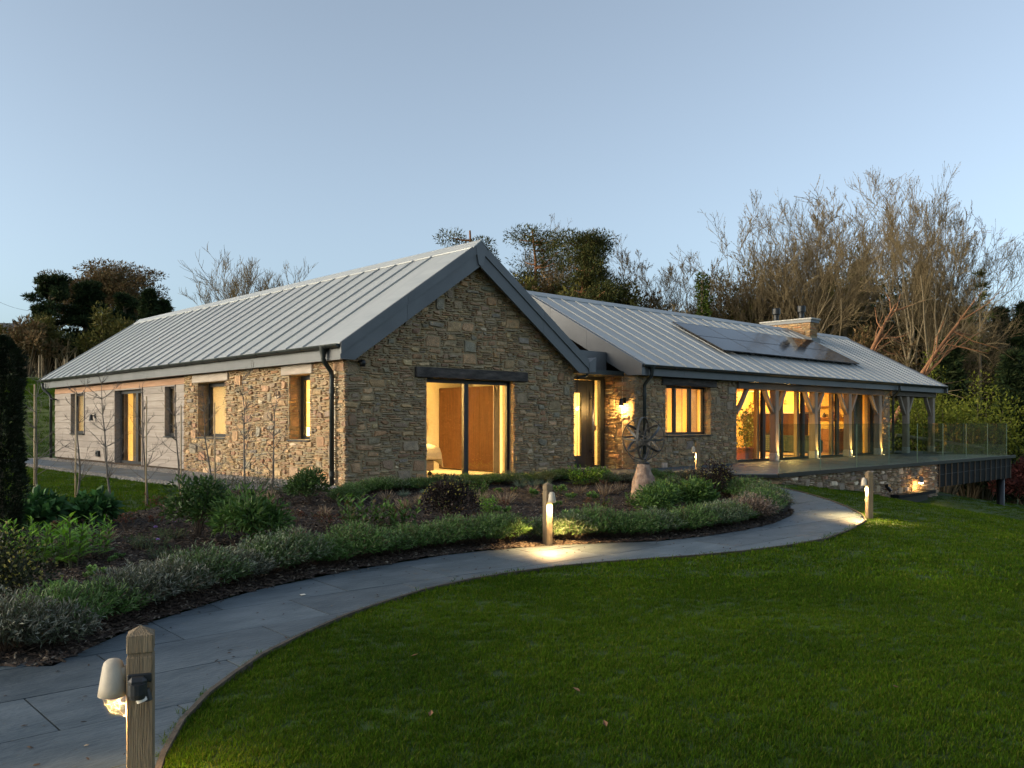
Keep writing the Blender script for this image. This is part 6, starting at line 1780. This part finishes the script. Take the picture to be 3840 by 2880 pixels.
PINE = ((.055, .065, .016), (.072, .082, .020), (.038, .048, .013), (.10, .085, .024))
DARKC = ((.020, .038, .013), (.028, .050, .015), (.015, .028, .010), (.045, .060, .018))
OLIVE = ((.10, .095, .020), (.08, .080, .018), (.125, .105, .026))
RUST = ((.16, .095, .04), (.13, .09, .04), (.19, .12, .055), (.10, .085, .035))
YGREEN = ((.15, .17, .018), (.12, .145, .016), (.19, .20, .03))
def pine_tree(seed, H_, r0, cols=PINE, crown0=.4, R0=.27, clumps=34, n=210, L=.42, flat=.55, trunkmat=None, lean=(0, 0)):
    """tall stem, irregular plates of needles on bent limbs"""
    R = rnd(seed); tr = MB(); cr = MB()
    top = Vector((lean[0] * H_, lean[1] * H_, H_ * .95)); P_ = [Vector((0, 0, -.5)).lerp(top, k / 6) + Vector((R.gauss(0, .02) * H_, R.gauss(0, .02) * H_, 0)) * (0 < k < 6) for k in range(7)]
    tr.tube(P_, [r0 * (1 - .13 * k) for k in range(7)], 8, cap=False)
    for _ in range(clumps):
        t = R.uniform(crown0, 1.0); i = min(5, int(t * 6)); b0 = P_[i].lerp(P_[i + 1], t * 6 - i)
        a_ = R.uniform(0, 6.283); q = (t - crown0) / (1 - crown0); ln = H_ * R0 * (1.05 - .75 * q ** 1.4) * R.uniform(.35, 1.05)
        e = b0 + Vector((math.cos(a_) * ln, math.sin(a_) * ln, ln * R.uniform(.0, .45)))
        tr.tube([b0, b0.lerp(e, .5) + Vector((0, 0, -.05 * ln)), e], [r0 * .28, r0 * .2, r0 * .08], 5, cap=False)
        s = H_ * R.uniform(.045, .085)
        needles(cr, R, e, (s * 1.3, s * 1.3, s * flat), n, L, cols)
    return tr, cr
def conifer(seed, H_, r0, cols=DARKC, R0=.2, tiers=26, per=7, n=60, L=.4, droop=.15, gap=.0, base=.05, shape=.9):
    """layered branches shortening towards a point"""
    R = rnd(seed); tr = MB(); cr = MB()
    tr.tube([(0, 0, -.5), (0, 0, H_ * .5), (0, 0, H_)], [r0, r0 * .6, r0 * .08], 8, cap=False)
    for i in range(tiers):
        t = base + (1 - base) * (i / tiers); z = H_ * t; ln0 = H_ * R0 * (1 - t) ** shape + .15
        for j in range(per):
            if R.random() < gap: continue
            a_ = R.uniform(0, 6.283); ln = ln0 * R.uniform(.6, 1.15)
            e = Vector((math.cos(a_) * ln, math.sin(a_) * ln, z - droop * ln + .25 * ln * R.random())); b0 = Vector((0, 0, z))
            tr.tube([b0, e], [r0 * .22 * (1 - t) + .012, .01], 3, cap=False)
            for k in range(3):
                c = b0.lerp(e, .45 + .25 * k); s = ln * .24 + .10
                needles(cr, R, c, (s, s, s * .5), n // 3, L, cols, .15, .1)
    return tr, cr
def bush(seed, r, clumps, n, L, cols, base=True, twigs=True, w=.28):
    R = rnd(seed); tr = MB(); cr = MB()
    for _ in range(clumps):
        d = rdir(R, -.2); q = R.uniform(.4, .9); c = Vector((d.x * r[0] * q, d.y * r[1] * q, r[2] * .5 + d.z * r[2] * .5 * q))
        tr.tube([(d.x * .2, d.y * .2, -.3), c * .5 + Vector((0, 0, .1)), c], [.05, .035, .015], 4, cap=False)
        s = R.uniform(.22, .36)
        needles(cr, R, c, (r[0] * s, r[1] * s, r[2] * s * .6), n, L, cols, w)
    return tr, cr
TREE = {}
def plant_tree(key, mk, name, label, cat, group, px, d, trunkm, crownm, rz=0, s=1.0, zb_=None, sz=None):
    """build the tree's meshes once per key, then stand a tree of its own at the given spot"""
    if key not in TREE:
        tr, cr = mk()
        a_ = tr.build('trunk', trunkm, None, True); b_ = cr.build('crown', crownm, None)
        TREE[key] = (a_.data, b_.data); bpy.data.objects.remove(a_); bpy.data.objects.remove(b_)
    x, y = xy_at(px, d)
    t = thing(name, label, cat, (x, y, h(x, y) if zb_ is None else zb_), rz, group)
    t.scale = (s, s, sz or s)
    for nm, me in zip(('trunk', 'crown'), TREE[key]):
        o = bpy.data.objects.new(nm, me); COL.objects.link(o); o.parent = t
    return t
def gz(px, d): x, y = xy_at(px, d); return h(x, y)
def hgt(px, top, d): return z_at(top, d) - gz(px, d)
T = plant_tree
S_ = lambda D: D / .576                          # picture columns noted at 2212 wide
# --- left, beyond the field
for i, (cx, top, d, w, lab) in enumerate(((108, 596, 66, .30, 'tall dark conifer with a broad shaggy crown, leftmost of the dark group'), (190, 606, 68, .20, 'dark narrow conifer between the leftmost one and the next'), (268, 632, 70, .27, 'dark conifer standing beneath the rust-coloured tree'), (322, 626, 66, .16, 'small pointed dark conifer near the roof end'), (352, 650, 67, .2, 'low dark conifer closest to the roof end'))):
    H_ = hgt(S_(cx), S_(top), d)
    if i in (0, 1, 2): T('dk%d' % i, lambda: pine_tree(2000 + i, H_, .38, DARKC, .18, w, 46, 330, .30, .5), 'dark_conifer', lab, 'tree', 'dark conifers left of the house', S_(cx), d, M['bark'], M['needle'])
    else: T('dk%d' % i, lambda: conifer(2000 + i, H_, .2, DARKC, w, 24, 8, 66, .45), 'dark_conifer', lab, 'tree', 'dark conifers left of the house', S_(cx), d, M['bark'], M['needle'])
def rust_tree(seed, H_, wid):
    R = rnd(seed); tr = MB(); cr = MB()
    for k in range(11):
        u = -1 + 2 * k / 10 + R.uniform(-.05, .05); x = u * wid; top = H_ * (1 - .20 * u * u - (.22 * max(0, u) ** 2)) * R.uniform(.9, 1.02)
        y_ = R.uniform(-2, 2)
        p0 = Vector((x * .12, y_ * .1, -.3)); p1 = Vector((x * .45, y_ * .5, top * .5)); p2 = Vector((x, y_, top))
        tr.tube([p0, p0.lerp(p1, .5) + Vector((R.gauss(0, .2), 0, 0)), p1, p1.lerp(p2, .5) + Vector((x * .06, 0, 0)), p2], [.17, .14, .10, .07, .03], 5, cap=False)
        for q in range(10):
            e = p1.lerp(p2, R.uniform(.35, 1.0)) + Vector((R.gauss(0, wid * .10), R.gauss(0, 1.2), R.gauss(0, .55)))
            b0 = p1.lerp(p2, R.uniform(.1, .8)); tr.tube([b0, b0.lerp(e, .5) + Vector((0, 0, .15)), e], [.04, .03, .012], 3, cap=False)
            needles(cr, R, e, (1.5, 1.0, .50), 300, .24, RUST, .22, 0)
    return tr, cr
d = 78
t = T('rust', lambda: rust_tree(2010, hgt(S_(235), S_(566), d), 4.4), 'rust_leaved_tree', 'airy umbrella-crowned tree with rusty brown leaves behind the dark conifers', 'tree', None, S_(243), d, M['paleb'], M['needle'], HEAD - math.pi / 2)
H_ = hgt(S_(535), S_(538), 48)
T('bareL', lambda: bare_tree(2020, H_, .30, .62, .05, (4, 5), 4, .16, .013, forks=7), 'bare_tree', 'leafless many-stemmed tree rising behind the left roof', 'tree', None, S_(535), 48, M['bark'], M['twig'], 0, .95, None, .95)
for i, (cx, top, d, r, cols, lab) in enumerate(((60, 690, 58, 2.2, RUST, 'brown twiggy bush left of the dark conifers'), (95, 680, 60, 2.0, OLIVE, 'brownish olive bush under the leftmost dark conifer'), (235, 665, 60, 2.5, OLIVE, 'olive green bush in front of the dark conifers'), (28, 705, 62, 1.8, OLIVE, 'olive bush beside the far roof at the left edge'), (150, 720, 61, 1.8, DARKC, 'dark low bush under the second dark conifer'))):
    H_ = hgt(S_(cx), S_(top), d)
    T('bushL%d' % i, lambda: bush(2030 + i, (r, r, H_), 22, 130, .24, cols), 'wild_bush', lab, 'bush', 'bushes beyond the field', S_(cx), d, M['bark'], M['needle'])
hd = MB(); R = rnd(2040)
x0, y0 = xy_at(S_(10), 62); x1, y1 = xy_at(S_(330), 62)
t = thing('field_hedge', 'clipped dark brown hedge running along the top of the field', 'hedge', ((x0 + x1) / 2, (y0 + y1) / 2, h((x0 + x1) / 2, (y0 + y1) / 2)))
hw = MB()
for k in range(60):
    u = k / 59; x, y = x0 + (x1 - x0) * u, y0 + (y1 - y0) * u; z = h(x, y)
    needles(hd, R, (x, y, z + 1.0), (.55, .6, 1.05), 130, .22, ((.035, .028, .012), (.05, .038, .016), (.03, .034, .012)), .25)
    hw.tube([(x, y, z - .1), (x, y, z + 1.6)], .03, 4, cap=False)
hd.build('foliage', M['needle'], t); hw.build('stems', M['bark'], t)
for i, (cx, top, base, d) in enumerate(((80, 740, 817, 59), (130, 738, 823, 58), (202, 742, 815, 60))):
    H_ = hgt(S_(cx), S_(top), d)
    T('fsap%d' % i, lambda: bare_tree(2050 + i, H_ * 1.1, .07, .5, .4, (3, 4), 3, .1, .012), 'field_tree', ['young bare field tree with stakes, left of three', 'young bare field tree between two round stakes', 'young field tree with yellowish buds, right of three'][i], 'tree', 'young trees on the field', S_(cx), d, M['paleb'], M['twig'])
for i, (cx, hh) in enumerate(((84, 1.5), (90, 1.9), (121, 1.35), (140, 1.35), (145, 1.6), (162, 1.8), (181, 1.8))):
    x, y = xy_at(S_(cx), 57.5 + (i % 3) * .5); z = h(x, y); m_ = MB(); m_.tube([(x, y, z - .2), (x, y, z + hh)], .07 if i in (2, 3) else .04, 8)
    one('tree_stake', m_, M['cane'], 'pale wooden stake at the top of the field, %s from the left' % ORD[i], 'stake', 'stakes on the field')
fx, fy = xy_at(-70, 84); fz = h(fx, fy)
nh = thing('neighbour_house', 'dark roofed low house cut by the left picture edge beyond the hedge', 'house', (fx, fy, fz), HEAD - math.pi / 2 + .25)
m_ = MB(); m_.box(-5, -3, -.5, 4.0, 3, z_at(S_(725), 84) - fz - .6); m_.build('wall', pm('brown_brick', (.11, .07, .055), (.16, .10, .08), 6, .9), nh, local=True)
zt_ = z_at(S_(728), 84) - fz - .2; zr_ = z_at(S_(703), 84) - fz + .3
m_ = MB(); m_.prism([(-5.4, -3.5, zt_ - .12), (-5.4, -3.5, zt_), (-5.4, 0, zr_), (-5.4, 3.5, zt_), (-5.4, 3.5, zt_ - .12)], (9.8, 0, 0)); m_.build('roof', pm('slate_roof', (.05, .05, .05), (.08, .08, .075), 8, .8), nh, local=True)
m_ = MB(); m_.box(-5.4, -3.62, zt_ - .16, 4.4, -3.5, zt_ - .02); m_.build('gutter', M['linen'], nh, local=True)
m_ = MB(); q0 = Vector((*xy_at(-60, 70), z_at(1100, 70))); q1 = Vector((*xy_at(110, 74), z_at(1166, 74)))
m_.tube([q0.lerp(q1, k / 8) - Vector((0, 0, .25 * math.sin(math.pi * k / 8))) for k in range(9)], .012, 4); one('overhead_wire', m_, M['dark'], 'thin overhead wire sagging across the sky at the left edge', 'wire')
# --- middle, behind the ridge
for i, (cx, top, d, kind, lab) in enumerate(((1015, 478, 62, 0, 'wind-blown pine with sparse tufts just behind the gable apex'), (1150, 475, 66, 1, 'tall sparse pine with an orange trunk between the gable apex and the dense pine'), (1262, 494, 60, 2, 'dense dark green pine with an orange trunk behind the main ridge'))):
    H_ = hgt(S_(cx), S_(top), d)
    T('pine%d' % i, lambda: pine_tree(2100 + i, H_, .30, PINE, (.5, .34, .30)[kind], (.30, .26, .27)[kind], (24, 40, 62)[kind], (400, 280, 560)[kind], .22, .7), 'pine_tree', lab, 'tree', 'pines behind the house', S_(cx), d, M['orangebark'], M['needle'], i * 1.3)
for i, (cx, top, d, fk, lab) in enumerate(((1120, 500, 72, 3, 'bare ash tree mixed into the sparse pine'), (1345, 512, 64, 3, 'bare tree right of the dense pine'), (1395, 560, 70, 3, 'bare thin tree between the dense pine and the gap of sky'), (985, 545, 70, 3, 'bare tree low behind the gable apex'))):
    H_ = hgt(S_(cx), S_(top), d)
    T('bareM%d' % i, lambda: bare_tree(2120 + i, H_, .28, .5, .12, (3, 5), 5, .11, .011, forks=fk), 'bare_tree', lab, 'tree', 'bare trees behind the house', S_(cx), d, M['bark'], M['twig'])
for i, (cx, top, d, r, cols, lab) in enumerate(((1090, 575, 60, 3.2, OLIVE, 'olive brown thicket behind the gable, left part'), (1165, 590, 62, 3.4, RUST, 'russet thicket behind the start of the main roof'), (1235, 625, 58, 2.6, OLIVE, 'low olive thicket under the dense pine'), (1330, 620, 60, 3.0, OLIVE, 'dark olive thicket right of the dense pine'), (1400, 645, 60, 2.4, RUST, 'low brown thicket at the gap in the trees'))):
    H_ = hgt(S_(cx), S_(top), d)
    T('bushM%d' % i, lambda: bush(2140 + i, (r, r, H_), 34, 220, .30, cols), 'thicket', lab, 'bush', 'thickets behind the house', S_(cx), d, M['bark'], M['needle'])
# --- the wood on the right
WB = [(1470, 600, 66, 'bare tree at the left end of the wood'), (1560, 560, 60, 'bare tree left of the ivy trunk top'), (1640, 470, 62, 'bare spreading tree left of the chimney'), (1705, 412, 58, 'tall pale-barked bare tree directly behind the chimney'), (1762, 405, 60, 'tall bare tree right behind the chimney pots'),
      (1830, 400, 64, 'tall bare tree between the chimney and the largest one'), (1925, 382, 54, 'largest bare tree with a wide fan crown right of the chimney'), (1965, 465, 60, 'tall bare tree forming the right shoulder of the wood'), (1880, 450, 70, 'bare tree behind the largest one'), (2165, 600, 70, 'pale bare tree at the right picture edge'), (1520, 630, 72, 'bare tree behind the ivy trunk')]
for i, (cx, top, d, lab) in enumerate(WB):
    H_ = hgt(S_(cx), S_(top), d); big = i in (3, 4, 5, 6, 7)
    T('bareR%d' % i, lambda: bare_tree(2200 + i, H_, .42 if i == 6 else .30, .50 if big else .46, .28, (4, 5) if big else (3, 5), 5, .09, .014, forks=2 if i in (3, 6, 7) else (3 if not big else 1), dens=1.0), 'bare_tree', lab, 'tree', 'bare trees of the wood', S_(cx), d, M['paleb'] if big else M['bark'], M['twig'], i * .9, .8 if i in (6, 7, 5) else 1.0, None, 1.0)
H_ = hgt(S_(1517), S_(606), 58)
def ivy_trunk(seed, H_):
    R = rnd(seed); tr = MB(); cr = MB(); tr.tube([(0, 0, -.4), (.1, 0, H_ * .5), (0, 0, H_)], [.25, .2, .1], 7, cap=False)
    for k in range(26): z = H_ * (.2 + .8 * k / 25); needles(cr, R, (R.gauss(0, .12), R.gauss(0, .12), z), (.5, .5, .5), 90, .2, ((.07, .10, .014), (.05, .08, .012)), .4)
    return tr, cr
T('ivy', lambda: ivy_trunk(2230, H_), 'ivy_clad_trunk', 'narrow trunk covered in green ivy left of the chimney', 'tree', None, S_(1517), 58, M['bark'], M['needle'])
WD = [(1600, 600, 64, 4.4, OLIVE, 'rounded brown-green thicket left of the chimney'), (1500, 690, 62, 3.2, RUST, 'russet thicket at the left end of the wood'), (1685, 610, 68, 4.2, RUST, 'russet thicket behind the chimney'), (1765, 590, 72, 4.4, OLIVE, 'olive thicket right of the chimney'),
      (1850, 550, 74, 4.4, OLIVE, 'tall olive thicket behind the largest bare tree'), (1950, 580, 70, 4.4, DARKC, 'dark thicket right of the largest bare tree'), (2035, 620, 66, 4.2, DARKC, 'dark thicket before the thin larch'), (1880, 720, 56, 3.2, RUST, 'low russet thicket above the right roof slope'), (1440, 680, 68, 2.6, OLIVE, 'olive thicket closing the gap in the trees')]
for i, (cx, top, d, r, cols, lab) in enumerate(WD):
    H_ = hgt(S_(cx), S_(top), d)
    T('bushR%d' % i, lambda: bush(2300 + i, (r * 1.15, r, H_), 60, 420, .24, cols), 'thicket', lab, 'bush', 'thickets of the wood', S_(cx), d, M['bark'], M['needle'])
for i, (cx, top, d, w, g_, cols, lab) in enumerate(((2117, 568, 52, .20, .55, PINE, 'thin sparse larch standing free against the sky on the right'), (1990, 560, 78, .2, .1, DARKC, 'dark spruce hidden in the wood right of the largest bare tree'), (2080, 660, 62, .22, .15, DARKC, 'dark spruce left of the thin larch'), (2160, 660, 60, .26, .15, DARKC, 'dark spruce right of the thin larch'), (2215, 650, 56, .26, .15, DARKC, 'dark spruce cut by the right picture edge'), (2050, 730, 52, .24, .2, DARKC, 'lower dark spruce above the veranda roof'),
                                                (2190, 760, 48, .26, .2, DARKC, 'lower dark spruce above the glass balustrade end'), (1790, 585, 78, .2, .1, PINE, 'dark pine-green conifer among the tall bare trees'), (1850, 560, 80, .2, .2, PINE, 'dark conifer crown seen through the bare branches'))):
    H_ = hgt(S_(cx), S_(top), d)
    T('spr%d' % i, lambda: conifer(2400 + i, H_, .17, cols, w, 30 if i else 20, 9 if i else 5, 66 if i else 18, .42 if i else .3, .25, g_, .12), 'spruce', lab, 'tree', 'conifers of the wood', S_(cx), d, M['bark'], M['needle'])
for i, (cx, top, d, r, cols, lab) in enumerate(((2040, 835, 44, 3.0, YGREEN, 'yellow-green budding shrub behind the veranda'), (2120, 830, 46, 2.6, YGREEN, 'yellow-green budding shrub above the balustrade end'), (1955, 840, 47, 2.2, YGREEN, 'yellow-green shrub seen through the veranda posts'), (2000, 770, 52, 1.6, YGREEN, 'small yellow-green bush at the roof corner'), (2235, 985, 42, 1.8, ((.09, .025, .02), (.12, .035, .03), (.06, .02, .018)), 'dark red shrub at the right picture edge'), (2195, 880, 50, 3.0, DARKC, 'dark low evergreen behind the balustrade end'), (1975, 900, 48, 3.0, DARKC, 'dark low evergreen between the veranda posts'), (2090, 960, 46, 2.4, DARKC, 'dark undergrowth bush beneath the yellow-green shrub'))):
    H_ = max(1.2, hgt(S_(cx), S_(top), d))
    T('shR%d' % i, lambda: bush(2500 + i, (r, r, H_), 30, 170, .16 if cols is YGREEN else .2, cols), 'woodland_shrub', lab, 'bush', 'shrubs at the wood edge', S_(cx), d, M['bark'], M['needle'])
# slanting bare limbs in front of the wood
for i, (p, q, lab) in enumerate((((1830, 790, 48), (1935, 655, 50), 'orange-brown leaning bare stem rising behind the right roof slope'), ((1900, 860, 45), (2075, 690, 47), 'long leaning bare stem reaching right behind the veranda roof'))):
    a_ = Vector((*xy_at(S_(p[0]), p[2]), z_at(S_(p[1]), p[2]) - 2.5)); b_ = Vector((*xy_at(S_(q[0]), q[2]), z_at(S_(q[1]), q[2])))
    R = rnd(2600 + i); t = thing('leaning_stem', lab, 'tree', a_); tr = MB(); cr = MB(); D_ = b_ - a_
    tr.tube([(0, 0, -2), (0, 0, 0), D_ * .35 + Vector((0, 0, .4)), D_ * .7 + Vector((0, 0, .3)), D_], [.2, .17, .13, .09, .04], 7, cap=False)
    for k in range(16):
        s = D_ * R.uniform(.4, 1); e = s + Vector((D_.x * .3, D_.y * .3, R.uniform(-.5, 2.2))) + rdir(R) * 1.2; tr.tube([s, s.lerp(e, .5) + rdir(R) * .2, e], [.05, .035, .012], 4, cap=False)
        for _ in range(5): f_ = s.lerp(e, R.uniform(.3, 1)); g_ = f_ + (e - s) * .4 + rdir(R) * .6; cr.tube([f_, f_.lerp(g_, .5) + rdir(R) * .08, g_], [.02, .016, .01], 3, cap=False)
    tr.build('trunk', M['orangebark'], t, True, True); cr.build('crown', M['twig'], t, False, True)
x, y = xy_at(3360, 40); x2, y2 = xy_at(3690, 42)
m_ = MB(); m_.tube([(x, y, z_at(1632, 40)), ((x + x2) / 2, (y + y2) / 2, z_at(1655, 41)), (x2, y2, z_at(1680, 42))], [.09, .08, .05], 8); one('fallen_log', m_, M['paleb'], 'pale bare trunk lying at a slant beyond the veranda', 'log')
# far-off wood closing the view behind the single trees: one mass nobody could count
R = rnd(2700); wd = MB()
for k in range(420):
    D_ = R.uniform(88, 112); px_ = R.uniform(S_(940), S_(2400)) if k < 330 else R.uniform(S_(-300), S_(420)); u = (px_ * .576 - 1420) / 700
    x, y = xy_at(px_, D_); z = h(x, y); Ht = R.uniform(3, 8) * (1 + .5 * max(0, u)) if px_ > S_(900) else R.uniform(2, 5)
    cols = R.choice((RUST, OLIVE, DARKC, OLIVE)); needles(wd, R, (x, y, z + Ht * .55), (2.2, 2.2, Ht * .55), 150, .55, cols, .3)
o = wd.build('far_wood', M['needle'], None); o['kind'] = 'stuff'
# conifers behind the viewer, mirrored in the bedroom glass
OPP = [(52, -36, 19), (62, -33, 15), (43, -40, 14), (74, -40, 13), (86, -30, 14), (98, -38, 12), (34, -44, 12), (26, -40, 13), (16, -46, 14), (112, -24, 15), (68, -48, 16), (58, -50, 14), (92, -50, 17), (6, -44, 12)]
for i, (x, y, H_) in enumerate(OPP):
    lab = 'dark conifer on the slope opposite the house, %s of the row behind the viewer' % ORD[i]
    if 'mir' not in TREE:
        tr, cr = conifer(2800, 16, .25, DARKC, .24, 26, 9, 66, .6); a_ = tr.build('trunk', M['bark'], None, True); b_ = cr.build('crown', M['needle'], None); TREE['mir'] = (a_.data, b_.data); bpy.data.objects.remove(a_); bpy.data.objects.remove(b_)
    t = thing('conifer', lab, 'tree', (x, y, h(x, y)), i, 'conifers opposite the house'); t.scale = (H_ / 16,) * 3
    for nm, me in zip(('trunk', 'crown'), TREE['mir']):
        o = bpy.data.objects.new(nm, me); COL.objects.link(o); o.parent = t
flush_stones({'house': 300, 'terrace': 110})
